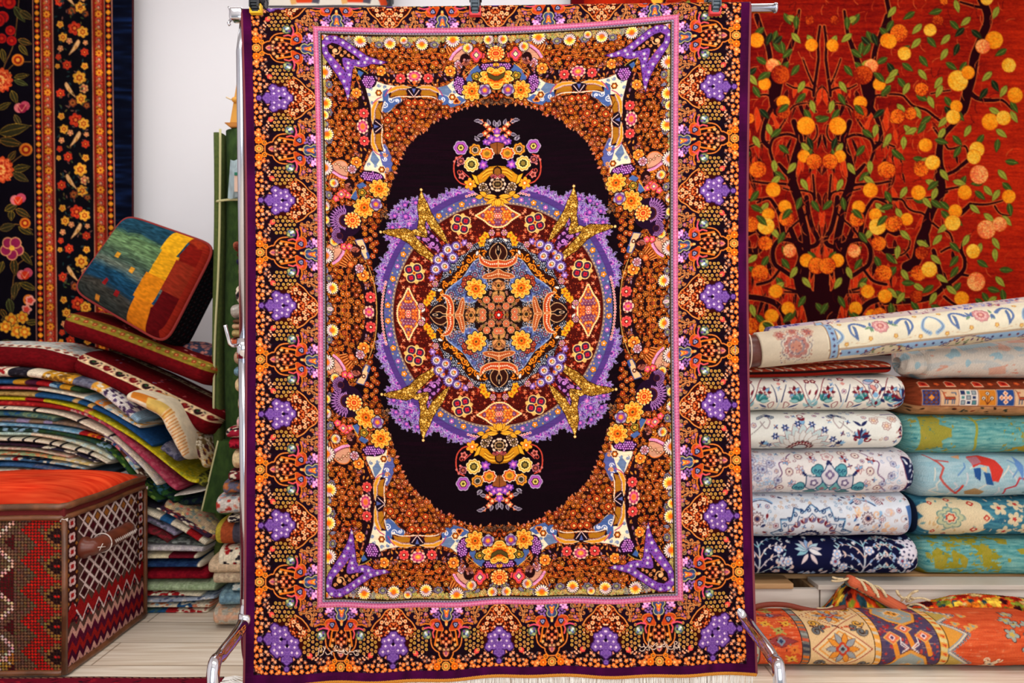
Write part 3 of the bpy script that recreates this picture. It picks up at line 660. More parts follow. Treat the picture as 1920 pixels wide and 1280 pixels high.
    for (x, y, c) in [(40, 88, TA), (46, 82, (200, 160, 90)), (52, 94, (206, 110, 60)), (58, 100, (200, 84, 50)), (64, 92, (190, 90, 50)), (48, 100, (230, 150, 110)), (70, 100, (210, 120, 50)), (56, 84, (214, 130, 50)), (38, 96, (150, 110, 80))]:
        M.rad(x, y, 4.6, 5, [(1, (60, 24, 20)), (.85, c), (.35, (246, 200, 150))], rot=x, raw=True)
    M.stroke([(46, 78), (58, 80), (70, 82), (80, 86)], 3.4, (216, 130, 44), raw=True); M.stroke([(48, 90), (60, 88), (72, 92)], 1.6, (200, 120, 60), raw=True)
    # arch with blue eye and pink squiggle
    M.poly(crom([(72, 92), (76, 74), (86, 68), (93, 74), (93, 90), (86, 94), (78, 94)], 4, True), (196, 84, 34), (236, 150, 70), 1.2, raw=True)
    M.rad(83, 82, 6.5, 3, [(1, (30, 14, 34)), (.75, (96, 96, 160)), (.5, (190, 196, 220)), (.3, (60, 60, 130))], rot=1, raw=True)
    M.stroke([(60, 76), (68, 74), (74, 76), (80, 72), (86, 76)], 3, (226, 100, 100), raw=True, smooth=4); M.stroke([(76, 74), (78, 66), (76, 58)], 3, (222, 96, 120), raw=True, smooth=4)
    M.stroke([(84, 70), (85, 60), (82, 50)], 3.2, (206, 124, 40), raw=True)
    M.disc(65, 63, 9, (74, 90, 70), raw=True); M.disc(65, 63, 7, (150, 160, 110), raw=True)
    for (x, y, c) in [(62, 60, (96, 110, 180)), (68, 60, (230, 236, 230)), (65, 66, (60, 70, 130)), (60, 66, (180, 190, 130)), (70, 66, (120, 84, 180)), (65, 62, (190, 220, 230))]: M.disc(x, y, 2.3, c, raw=True)
    # urn at the inner side, lilac sprays
    M.poly([(78, 100), (78, 94), (118, 76), (118, 100)], (26, 12, 44), raw=True)
    M.poly(crom([(90, 100), (92, 93), (98, 90), (104, 92), (110, 88), (116, 90), (118, 100)], 4), (70, 84, 140), (196, 190, 130), 1.8, raw=True)
    for (x, y, r, c) in [(97, 100, 4, (96, 110, 180)), (101, 100, 4.4, (230, 100, 80)), (108, 100, 6, (236, 140, 40)), (113, 100, 4, (90, 90, 190)), (88, 100, 4, (226, 130, 60)), (84, 100, 3.4, (226, 190, 110))]: M.rad(x, y, r, 5, [(1, c), (.4, (250, 200, 120))], raw=True)
    for (x, y) in [(98, 84), (102, 87), (97, 79), (103, 80), (106, 84), (100, 75), (94, 86)]: M.disc(x, y, 2.3, (150, 110, 196), raw=True)
    for (x, y) in [(108, 78), (113, 82), (112, 74), (116, 78), (107, 72)]: M.rad(x, y, 4, 4, [(1, (226, 160, 220)), (.4, (250, 210, 240))], rot=.5, amp=.4, raw=True)
    # outer rosettes by the cartouche
    M.rad(8, 100, 9, 12, [(1, (226, 160, 76)), (.75, (150, 120, 50)), (.55, (240, 190, 100)), (.3, (214, 110, 50))], amp=.14, raw=True)
    M.rad(7.5, 83, 7.6, 8, [(1, (236, 132, 30)), (.5, (206, 84, 20)), (.3, (250, 190, 80))], amp=.2, raw=True)
    M.rad(18, 88, 5.4, 7, [(1, (236, 146, 44)), (.45, (90, 40, 10)), (.2, (250, 200, 110))], amp=.2, raw=True); M.rad(16, 76, 5, 5, [(1, (206, 110, 50)), (.4, (240, 170, 100))], raw=True); M.rad(7, 72, 5, 5, [(1, (230, 150, 80)), (.4, (250, 210, 140))], raw=True)
    # violet bouquet
    pb = [(10, 0, 5), (22, 0, 6), (26, 5, 6), (32, 0, 6), (38, 9, 7.4), (37, 19, 8.4), (47, 14, 8), (48, 3, 7), (58, 8, 8.4), (56, 16, 6.6), (66, 1, 7.5), (42, 1, 6)]
    for (x, y, r) in pb: M.disc(x, y, r+1.2, (62, 24, 100), raw=True)
    for (x, y, r) in pb: M.rad(x, y, r, 5, [(1, (112, 76, 178)), (.8, (140, 106, 200)), (.5, (120, 84, 186))], rot=x, amp=.2, raw=True)
    for (x, y, r) in pb:
        if r > 6.4: M.rad(x, y, r*.36, 4, [(1, (188, 166, 230)), (.6, (236, 216, 226))], amp=.3, raw=True)
    M.disc(50, 0, 3, (24, 8, 40), raw=True)
    # lay the repeat into the quadrant: left side, then top side, mitred at the corner
    H, W = C.H, C.W
    yy, xx = np.mgrid[0:H, 0:W].astype(np.float32)
    X = (xx+.5)/2; Y = (yy+.5)/2
    dl, dt = X-16, Y-16                                   # depth from the flower border's outer edge
    def lay(depth, along, period, sel):
        a = np.abs(((along/period+.5) % 1)-.5)*2           # 0 at bouquet .. 1 at cartouche
        px = np.clip((depth*2).astype(int), 0, M.W-1); py = np.clip((a*99.5*2).astype(int), 0, M.H-1)
        s_ = sel & (depth >= 0) & (depth < 115)
        C.a[s_] = M.a[py, px][s_]
    inb = (dl < 115) | (dt < 115)
    lay(dl, 674-Y, 199., inb & (dl <= dt))
    lay(dt, 469-X, 196., inb & (dt < dl))
    # plain plum selvedge
    pl = (dl < 0) | (dt < 0)
    C.a[pl] = (58, 8, 50)
    # guard stripes just inside: distance from the inner edge of the border
    g = np.minimum(dl, dt)-115
    al = np.where(dl <= dt, Y, X)
    def band(a, b, col): C.a[(g >= a) & (g < b)] = col
    band(-1.2, 0, (176, 122, 90)); band(0, 8.6, (206, 116, 154)); band(8.6, 12.4, (124, 116, 138)); band(12.4, 13.6, (150, 132, 76)); band(13.6, 15.6, (12, 4, 10))
    t = al % 5.6
    zz = np.abs(t-2.8)
    m = (g >= 0) & (g < 8.6)
    C.a[m & (np.abs((g-4.3))+np.abs(zz-2.8)*1.2 < 2.6)] = (244, 196, 214)
    C.a[m & (np.abs(np.abs(g-4.3)-(4.4-zz*1.5)) < .55)] = (156, 70, 130)
    m = (g >= 8.6) & (g < 12.6)
    C.a[m & (np.abs((g-10.6))+np.abs(zz) < 1.4)] = (176, 164, 190)
    C.a[m & (np.abs((g-10.6))+np.abs(zz-2.8) < 1.1)] = (86, 76, 130)
    # mirror to the whole carpet
    q_ = C.a
    full = np.concatenate([q_, q_[:, ::-1]], 1)
    full = np.concatenate([full, full[::-1]], 0)
    F = Cv(938, 1348, 2, q=lambda x, y: (rug_uv(x, y)[0]+469, rug_uv(x, y)[1]+674)); F.a = full
    # woven signatures in the bottom border
    ivory = (244, 228, 206)
    def scr(x0, y0, k, strokes):
        for st in strokes:
            F.stroke([(x0+a*k, y0+b*k) for a, b in st], 2.2, (60, 24, 20), smooth=4)
        for st in strokes:
            F.stroke([(x0+a*k, y0+b*k) for a, b in st], 1.35, ivory, smooth=4)
    k = 110/1920.
    scr(1185, 1195, k, [[(1500, 60), (1510, 180), (1530, 330)], [(1350, 70), (1360, 200), (1390, 260), (1340, 340)], [(1380, 60), (1450, 90), (1400, 160)], [(1460, 180), (1500, 260), (1420, 250), (1440, 300)],
        [(1330, 210), (1340, 270), (1280, 320), (1180, 310), (1150, 260)], [(1250, 230), (1150, 240), (1120, 170), (1080, 200), (1130, 300), (1140, 380), (1120, 430)], [(1060, 230), (1030, 250), (960, 240), (880, 260), (760, 220)],
        [(1060, 150), (980, 190), (880, 250), (800, 240)], [(800, 130), (740, 170), (650, 260), (600, 210)], [(580, 260), (600, 320), (700, 350), (800, 290), (940, 270)], [(520, 90), (530, 200), (550, 380)],
        [(500, 210), (470, 280), (400, 270), (360, 160)], [(380, 240), (300, 270), (220, 230), (230, 200)], [(430, 290), (380, 370), (300, 400), (230, 360), (250, 320)], [(1020, 60), (1040, 130), (1020, 180)], [(460, 350), (510, 370)]])
    scr(580, 1200, k, [[(310, 240), (290, 400), (270, 500)], [(340, 380), (400, 350), (380, 280)], [(440, 230), (480, 320), (440, 400)], [(500, 230), (500, 300), (460, 380), (420, 480), (330, 540)], [(510, 420), (560, 500), (660, 470), (690, 400)],
        [(600, 300), (620, 340)], [(740, 400), (700, 460), (720, 520)], [(850, 210), (800, 290), (840, 350), (960, 400), (1080, 380), (1110, 310)], [(780, 390), (900, 390), (1000, 410), (1100, 400)], [(890, 440), (960, 470), (1050, 460), (1120, 420), (1090, 340)],
        [(1150, 350), (1200, 400), (1260, 440), (1200, 500), (1120, 470)], [(1330, 220), (1310, 320), (1290, 430)], [(1290, 390), (1400, 400), (1470, 370), (1560, 340), (1640, 350), (1600, 390), (1520, 370)], [(1440, 420), (1500, 500), (1600, 490), (1600, 440), (1540, 460)],
        [(1310, 490), (1380, 480)], [(980, 260), (1010, 300)], [(900, 240), (890, 290)]])
    return F.a
# ------------------------------------------------------------------ designs of the other carpets (u along, v down; sizes in photo-pixel sized threads)
def nz(C, amp, cy, cx, seed, fine=6, fa=.5):
    "uneven dye: horizontal streaks of the yarn"
    n = vnoise(C.H, C.W, cy*C.S, cx*C.S, seed)-.5
    m = vnoise(C.H, C.W, 1.6, fine, seed+1)-.5
    C.a *= (1+amp*(n*1.2+m*fa*2))[..., None]
    return C
def mirx(C):
    "left half repeated on the right"
    W = C.W//2; C.a[:, C.W-W:] = C.a[:, :W][:, ::-1]
def flw(C, x, y, r, cs, n=6, R=random, amp=.3, out=(40, 20, 30), **k):
    C.rad(x, y, r+1, n, [(1, out)], rot=.4, amp=amp*.7, **k)
    f = 1.
    for i, c in enumerate(cs): C.rad(x, y, r*f, n, [(1, c)], rot=.4+(i % 2)*PI/max(n, 1), amp=amp, **k); f -= 1/len(cs)
# the red carpet with orange trees, in photo pixels of 1400..1930 x -20..640
def paint_trees():
    C = Cv(560, 680, 2, (160, 18, 8)); R = random.Random(11)
    o = lambda x, y: (x-1390, y+30)
    C.q = o
    n = vnoise(C.H, C.W, 7, 150, 3); m = vnoise(C.H, C.W, 2.4, 24, 4); b = vnoise(C.H, C.W, 90, 120, 8)
    X = (np.arange(C.W)/C.W)[None, :]; Y = (np.arange(C.H)/C.H)[:, None]
    g_ = vnoise(C.H, C.W, 1.6, 5, 14)
    k = np.clip((n*.5+m*.5+g_*.5+b*.5)*.62+.42*X**1.7+.08*Y-.43, 0, 1)[..., None]
    C.a = np.array((100, 6, 8), np.float32)*(1-k)+np.array((220, 50, 14), np.float32)*k
    BK = (36, 4, 10); ED = (206, 92, 40)
    strokes = []
    cx = 1541.
    mir = lambda pts: [(2*cx-x, y) for x, y in pts]
    def br(pts, w, w2, both=True):
        strokes.append((pts, w, w2))
        if both: strokes.append((mir(pts), w, w2))
    # left tree pair (mirrored about x=1541): trunk from the bottom fanning out
    br([(1418, 30), (1428, 60), (1440, 90), (1444, 120), (1446, 150), (1450, 180), (1448, 200), (1440, 215), (1432, 240), (1430, 262), (1440, 275)], 10, 8)
    br([(1498, 20), (1492, 60), (1484, 84), (1476, 105), (1470, 125), (1462, 150), (1456, 175)], 5, 16)
    br([(1452, 150), (1450, 175), (1452, 200), (1458, 212)], 22, 14)
    br([(1420, 180), (1436, 178), (1448, 184)], 3, 5)
    br([(1475, 158), (1490, 165), (1510, 164), (1524, 170), (1525, 180)], 3, 5)
    br([(1537, 50), (1533, 80), (1534, 110), (1530, 140), (1525, 175)], 5, 6)
    br([(1505, 110), (1514, 135), (1524, 158)], 3, 4)
    br([(1530, 210), (1518, 195), (1505, 194), (1490, 198), (1480, 208), (1472, 225), (1462, 240)], 3, 4)
    br([(1490, 232), (1500, 264), (1510, 266), (1525, 264), (1532, 250), (1530, 235)], 4, 3)
    br([(1495, 258), (1480, 252), (1462, 254), (1448, 262), (1443, 280), (1448, 300), (1454, 310)], 5, 6)
    br([(1488, 228), (1496, 250), (1500, 262), (1492, 290), (1487, 310), (1484, 330), (1490, 355), (1500, 380)], 10, 18)
    br([(1405, 275), (1425, 268), (1440, 266)], 4, 3)
    br([(1460, 308), (1472, 322), (1488, 335)], 6, 12)
    br([(1412, 340), (1440, 344), (1470, 345), (1490, 350)], 4, 6)
    br([(1468, 353), (1485, 357), (1505, 357), (1522, 362), (1527, 375)], 3, 5)
    br([(1524, 328), (1526, 350), (1528, 372)], 4, 5)
    br([(1500, 375), (1516, 390), (1508, 405), (1490, 420), (1478, 432), (1468, 448)], 4, 4)
    br([(1512, 370), (1516, 400), (1524, 430), (1530, 440), (1534, 452), (1528, 460), (1515, 463), (1500, 458), (1480, 450), (1462, 450), (1452, 460), (1448, 475), (1452, 495), (1465, 505), (1480, 515), (1496, 522)], 9, 8)
    br([(1496, 380), (1504, 410), (1512, 450), (1512, 490), (1508, 530), (1520, 560), (1530, 600), (1538, 640)], 12, 20)
    br([(1420, 380), (1440, 372), (1452, 385), (1462, 405), (1468, 440)], 4, 10)
    br([(1400, 375), (1416, 374), (1432, 373)], 4, 4)
    br([(1482, 430), (1490, 450), (1502, 480), (1494, 510), (1498, 540), (1516, 580), (1528, 640)], 10, 16)
    br([(1420, 533), (1444, 526), (1460, 507)], 6, 5)
    br([(1402, 470), (1420, 470), (1430, 450), (1420, 430), (1402, 436)], 12, 14)
    br([(1400, 556), (1430, 560), (1455, 570), (1470, 590), (1480, 620)], 10, 12)
    br([(1470, 540), (1490, 545), (1510, 548), (1530, 556)], 4, 6)
    br([(1470, 547), (1500, 549), (1526, 548)], 3, 4)
    br([(1510, 580), (1516, 600), (1500, 620)], 4, 4)
    strokes.append(([(1541, 500), (1541, 530), (1541, 560), (1541, 640)], 26, 34))
    # right tree
    for pts, w, w2 in [([(1663, 0), (1668, 30), (1666, 60), (1660, 80)], 8, 8), ([(1840, 0), (1850, 20), (1852, 40), (1845, 60), (1836, 85), (1828, 105), (1824, 130), (1820, 150), (1814, 170), (1808, 195), (1804, 205)], 14, 20),
                       ([(1842, 14), (1830, 12), (1815, 8), (1800, 4)], 6, 4), ([(1820, 175), (1835, 185), (1860, 188), (1880, 188), (1898, 205)], 10, 3), ([(1812, 200), (1800, 220), (1780, 240), (1765, 258), (1760, 290), (1762, 315), (1768, 330)], 6, 16),
                       ([(1660, 176), (1690, 178), (1700, 186), (1712, 198), (1735, 206), (1750, 218), (1765, 230)], 4, 5), ([(1745, 176), (1765, 172), (1780, 170)], 3, 3), ([(1768, 330), (1790, 320), (1805, 308), (1815, 300)], 6, 8),
                       ([(1760, 330), (1764, 350), (1760, 370), (1748, 390), (1740, 410), (1735, 430), (1726, 450), (1722, 470), (1716, 490), (1700, 500)], 16, 20), ([(1764, 358), (1790, 352), (1812, 350)], 5, 3),
                       ([(1660, 372), (1690, 374), (1700, 388), (1712, 396), (1730, 400), (1745, 415), (1760, 428), (1778, 436), (1785, 452)], 4, 4), ([(1700, 372), (1730, 371), (1756, 368), (1775, 360)], 3, 4), ([(1735, 420), (1738, 440), (1740, 460)], 5, 8),
                       ([(1750, 470), (1756, 490), (1762, 510), (1768, 530), (1780, 536)], 8, 9), ([(1764, 472), (1780, 464), (1795, 468), (1804, 478), (1808, 490), (1806, 505), (1795, 518), (1780, 530), (1768, 538), (1755, 550), (1735, 560), (1700, 564), (1660, 566)], 4, 12),
                       ([(1803, 455), (1802, 470), (1808, 485)], 3, 6), ([(1800, 400), (1810, 392), (1818, 384)], 10, 8), ([(1818, 382), (1850, 383), (1880, 376)], 5, 3), ([(1866, 386), (1876, 400), (1894, 404)], 4, 2), ([(1800, 514), (1820, 518)], 6, 4),
                       ([(1770, 556), (1785, 568), (1800, 576)], 6, 4), ([(1700, 470), (1706, 455), (1700, 440), (1680, 440)], 3, 3), ([(1665, 480), (1690, 478), (1705, 465)], 4, 3), ([(1600, 345), (1640, 345), (1665, 340)], 4, 4), ([(1750, 240), (1770, 270), (1780, 280), (1808, 274), (1815, 290)], 4, 4)]:
        strokes.append((pts, w, w2))
    for pts, w, w2 in strokes:
        C.stroke(pts, w+3, ED, w2+3, smooth=4)
    for pts, w, w2 in strokes:
        C.stroke(pts, w, BK, w2, smooth=4)
    # slender flame shapes and saplings between the boughs
    for i in range(200):
        x, y = R.uniform(1402, 1541), R.uniform(150, 620)
        if R.random() > .25+y/620*.8: continue
        a = PI/2+R.uniform(-.45, .45); l = R.uniform(22, 54); wd = R.uniform(5, 10)
        c = R.choice([(36, 4, 10), (60, 8, 10), (176, 30, 12), (206, 52, 16)])
        for (xx, aa) in ((x, a), (2*cx-x, PI-a)):
            C.leaf(*C.P(xx, y), l, wd, aa, c, (210, 96, 44), raw=True)
    for i in range(40):
        x, y = R.uniform(1660, 1800), R.uniform(200, 620); a = PI/2+R.uniform(-.7, .7)
        C.leaf(*C.P(x, y), R.uniform(18, 40), R.uniform(4, 8), a, R.choice([(36, 4, 10), (120, 16, 10), (190, 40, 14)]), (206, 92, 40), raw=True)
    for pts, w, w2 in strokes: C.stroke(pts, w+2.2, ED, w2+2.2, smooth=4)
    for pts, w, w2 in strokes: C.stroke(pts, w, BK, w2, smooth=4)
    for i in range(0):
        pass
    # thin pale twigs
    for i in range(430):
        x, y = R.uniform(1400, 1900), R.uniform(0, 620); a = R.uniform(-2.6, -.5)
        if x > 1860 and R.random() < .7: continue
        p = [(x, y), (x+8*math.cos(a), y+8*math.sin(a)), (x+18*math.cos(a+.3), y+18*math.sin(a+.3))]
        C.stroke(p, 1., R.choice([(216, 100, 44), (190, 60, 24), (70, 10, 12)]), smooth=3)
    # leaves
    def lf(x, y, a, k): C.leaf(*(C.P(x, y)), 26, 11.5, a+R.uniform(-.15, .15), [(58, 76, 24), (150, 150, 50), (26, 36, 18)][k], (90, 40, 16), [(130, 150, 60), (80, 96, 30), (90, 110, 60)][k], raw=True)
    half = [(1470, 25, 1.0, 0), (1475, 30, .6, 1), (1493, 30, 1.5, 0), (1456, 58, 1.9, 0), (1484, 62, .8, 1), (1432, 52, 2.3, 0), (1446, 62, 1.9, 2), (1466, 68, 2.4, 2), (1450, 82, .9, 0), (1465, 78, 1.4, 0), (1513, 66, 1., 1), (1485, 92, 2.4, 0), (1418, 108, .6, 0), (1455, 112, 1.2, 1), (1478, 116, 2.3, 0), (1498, 122, 2.2, 0), (1418, 128, 2.5, 2), (1404, 140, .8, 1), (1443, 136, 2.5, 0), (1508, 152, 2.1, 1), (1412, 162, .9, 0), (1510, 175, 2.2, 0), (1520, 188, 1.2, 1), (1478, 200, 2.1, 0), (1424, 205, .8, 2), (1508, 205, .9, 0), (1528, 220, .2, 0), (1438, 232, 1.3, 1), (1464, 242, 2.4, 0), (1412, 255, 1.1, 1), (1514, 258, 1.1, 2), (1460, 272, .8, 0), (1502, 268, .9, 1), (1522, 280, 2, 0), (1406, 285, 2.4, 0),
            (1450, 300, 1.5, 1), (1492, 305, 2.1, 1), (1452, 322, .8, 0), (1462, 330, 2.4, 1), (1422, 358, 2.2, 0), (1502, 335, 1.1, 1), (1502, 370, 1.8, 0), (1522, 376, .9, 0), (1485, 395, 2.4, 0), (1440, 380, 2.3, 1), (1408, 385, .4, 0), (1418, 405, .8, 0), (1445, 428, .9, 1), (1470, 435, 2.2, 0), (1466, 462, .9, 0), (1420, 478, 2.4, 1), (1440, 480, 2., 0), (1465, 485, .9, 0), (1515, 472, .9, 0), (1494, 500, 2., 1), (1404, 500, .7, 0), (1455, 520, .9, 0), (1470, 530, 2.5, 1), (1504, 520, 1, 1), (1402, 545, 2.2, 0), (1510, 555, 2.2, 0), (1530, 568, .9, 0), (1408, 570, 1.4, 1), (1418, 590, .8, 0), (1490, 580, 2.2, 0)]
    for (x, y, a, k) in half:
        lf(x, y, a, k); lf(2*cx-x, y, PI-a, k)
    for (x, y, a, k) in [(1680, 12, 2.2, 1), (1715, 22, 2.4, 0), (1675, 38, 2, 0), (1790, 0, 1.2, 1), (1765, 20, 2.8, 0), (1872, 12, 2., 1), (1820, 32, 2.5, 1), (1780, 40, .6, 0), (1728, 45, 2.2, 1), (1808, 52, 2.3, 2), (1822, 56, .8, 2), (1780, 66, 2.4, 1), (1738, 70, .9, 0), (1726, 72, 2.3, 1), (1706, 85, 2.5, 0), (1797, 82, 1.9, 2), (1775, 92, 2.2, 1), (1724, 105, 1., 0), (1692, 118, .6, 0), (1772, 118, .7, 0), (1812, 116, 2.2, 0), (1888, 92, 2.6, 0), (1664, 118, .8, 2), (1684, 130, 2.5, 1), (1722, 130, .8, 1), (1684, 146, .9, 0), (1765, 145, 2.1, 1), (1860, 134, 2.3, 1), (1860, 150, .9, 2), (1852, 165, 2.2, 2), (1705, 155, 2, 1), (1765, 160, 2, 1), (1670, 160, 2.3, 0), (1888, 160, 2.1, 1), (1718, 178, .6, 0), (1740, 180, 1.3, 1), (1770, 182, .9, 0), (1770, 200, .8, 2), (1895, 190, .9, 0), (1682, 195, .7, 1), (1715, 200, 1, 1), (1790, 208, .9, 0), (1775, 220, 2.3, 1), (1855, 202, .6, 1), (1895, 208, 1, 1), (1745, 218, 2.4, 0), (1820, 235, 2.1, 1), (1770, 240, 2.2, 1), (1735, 230, 2.2, 0), (1695, 235, .9, 1), (1720, 240, 2.6, 1), (1670, 250, 2, 1), (1695, 255, 1.7, 1), (1785, 255, .8, 0), (1845, 252, 2.2, 0), (1868, 242, .7, 1), (1872, 260, 1.7, 0), (1752, 262, .3, 0), (1800, 275, 2.2, 0), (1672, 280, .9, 0), (1712, 296, .2, 0), (1740, 296, 2.4, 1),
                         (1762, 318, .9, 1), (1810, 330, 2.2, 0), (1872, 318, .9, 1), (1885, 302, .1, 0), (1735, 338, .5, 1), (1758, 340, 2.4, 0), (1700, 350, 2.1, 1), (1785, 340, .3, 1), (1845, 342, 3., 0), (1880, 342, .8, 0), (1845, 348, .9, 1), (1875, 355, 2.2, 1), (1756, 352, 2., 1), (1828, 358, .8, 0), (1712, 372, .3, 0), (1745, 375, .8, 0), (1730, 370, 1, 1), (1762, 378, .8, 0), (1818, 384, .8, 1), (1892, 380, 1.4, 0), (1764, 395, .7, 0), (1784, 407, .6, 0), (1680, 390, 1, 1), (1845, 400, .5, 1), (1880, 404, .8, 1), (1776, 420, 2.3, 1), (1765, 440, 2.2, 1), (1688, 432, .8, 1), (1816, 440, 2., 1), (1735, 450, 1.8, 0), (1718, 452, .3, 1), (1862, 445, .9, 1), (1684, 460, 1.6, 1), (1780, 455, .9, 0), (1840, 455, 2., 1), (1866, 465, 1.6, 1), (1795, 480, 2.2, 0), (1745, 478, .7, 1), (1832, 488, .5, 0), (1795, 500, 2.3, 0), (1662, 475, .9, 0), (1725, 500, 2.4, 1), (1755, 515, .6, 1), (1875, 505, .1, 0), (1690, 505, .9, 1), (1680, 500, 2.3, 0), (1868, 518, .9, 1), (1712, 532, .5, 1), (1750, 535, 2.5, 0), (1800, 530, 2.2, 0), (1774, 536, .8, 1), (1690, 530, .1, 0), (1852, 540, .2, 0), (1880, 542, 1.4, 0), (1695, 548, 2.3, 1), (1755, 548, 2.2, 1), (1842, 548, 1., 0), (1870, 556, 2.5, 1), (1665, 540, .8, 1), (1708, 565, .9, 0), (1828, 560, .6, 0), (1670, 568, 1.5, 0), (1745, 572, .3, 0)]:
        lf(x, y, a, k)
    # fruit
    def fr(x, y, r, k=0):
        c = [((238, 124, 14), (246, 160, 30)), ((222, 78, 18), (238, 122, 24)), ((240, 158, 30), (246, 192, 66)), ((140, 26, 10), (206, 76, 18)), ((236, 112, 50), (246, 176, 96))][k]
        px, py = C.P(x, y)
        C.disc(px, py, r+.9, (110, 20, 12) if k in (1, 3) else (206, 90, 20), raw=True); C.disc(px, py, r, c[0], raw=True)
        n = int(r*r*1.7); rr = R.uniform(0, 6.28)
        for i in range(n):
            a, d = R.uniform(0, 6.28), r*math.sqrt(R.random())
            x2, y2 = px+d*math.cos(a), py+d*math.sin(a)
            f = .5+.5*math.cos(a-rr)*d/r
            if R.random() < f: C.rad(x2, y2, .9, 0, [(1, c[1])], raw=True)
            elif k in (1, 3, 4) and R.random() < .4: C.rad(x2, y2, .8, 0, [(1, (120, 20, 10) if k != 4 else (226, 84, 60))], raw=True)
    H2 = [(1517, 38, 8, 3), (1418, 76, 13, 0), (1521, 85, 11, 0), (1448, 123, 12, 4), (1463, 140, 17, 3), (1433, 158, 11, 0), (1468, 192, 12, 0), (1468, 210, 13, 3), (1511, 236, 16, 0), (1405, 222, 9, 1), (1507, 293, 11, 0), (1526, 303, 14, 1), (1421, 318, 15, 1), (1449, 356, 13, 0), (1471, 388, 12, 0), (1474, 410, 14, 1), (1440, 402, 11, 0), (1408, 420, 14, 1), (1436, 424, 15, 2), (1434, 456, 13, 1), (1480, 470, 12, 4), (1512, 488, 12, 0), (1531, 498, 15, 1), (1425, 512, 15, 1), (1454, 546, 12, 0), (1477, 578, 12, 0), (1446, 592, 12, 0), (1408, 610, 14, 1), (1437, 615, 14, 2)]
    for f in H2:
        fr(*f)
        if 2*cx-f[0] < 1680: fr(2*cx-f[0], *f[1:])
    for f in [(1686, 62, 16, 1), (1668, 77, 13, 0), (1757, 40, 10, 3), (1743, 57, 11, 2), (1768, 3, 7, 1), (1850, -2, 11, 2), (1864, 75, 16, 0), (1843, 87, 13, 4), (1696, 100, 12, 2), (1892, 122, 13, 2), (1795, 152, 19, 2), (1815, 136, 12, 0), (1728, 168, 12, 1), (1904, 178, 14, 0), (1792, 200, 11, 0), (1786, 220, 13, 2), (1683, 218, 13, 1), (1707, 213, 11, 1), (1857, 228, 15, 0), (1882, 221, 13, 2), (1735, 272, 12, 0), (1832, 280, 14, 2), (1826, 294, 13, 2), (1727, 316, 14, 1), (1748, 305, 13, 2), (1836, 327, 17, 4), (1722, 361, 13, 0), (1808, 361, 13, 0), (1892, 368, 12, 0), (1790, 396, 12, 0), (1785, 418, 14, 2), (1700, 411, 11, 0), (1678, 418, 13, 1), (1850, 430, 17, 4), (1875, 420, 13, 4), (1728, 474, 12, 3), (1824, 471, 13, 2), (1722, 512, 14, 1), (1742, 505, 14, 2), (1830, 528, 17, 4), (1717, 556, 11, 3), (1802, 560, 13, 0), (1665, 320, 14, 1), (1660, 555, 12, 0), (1650, 590, 13, 1)]:
        fr(*f)
    for (x, y, a, k) in [(1440, 136, 2.4, 0), (1478, 196, 2.4, 0), (1482, 392, 2.4, 0), (1420, 404, .8, 0), (1430, 605, .6, 0), (1484, 586, 2.2, 0)]:
        lf(x, y, a, k); lf(2*cx-x, y, PI-a, k)
    f = vnoise(C.H, C.W, 2, 5, 21)-.5
    C.a *= (1+.22*f)[..., None]
    return C.down(2)
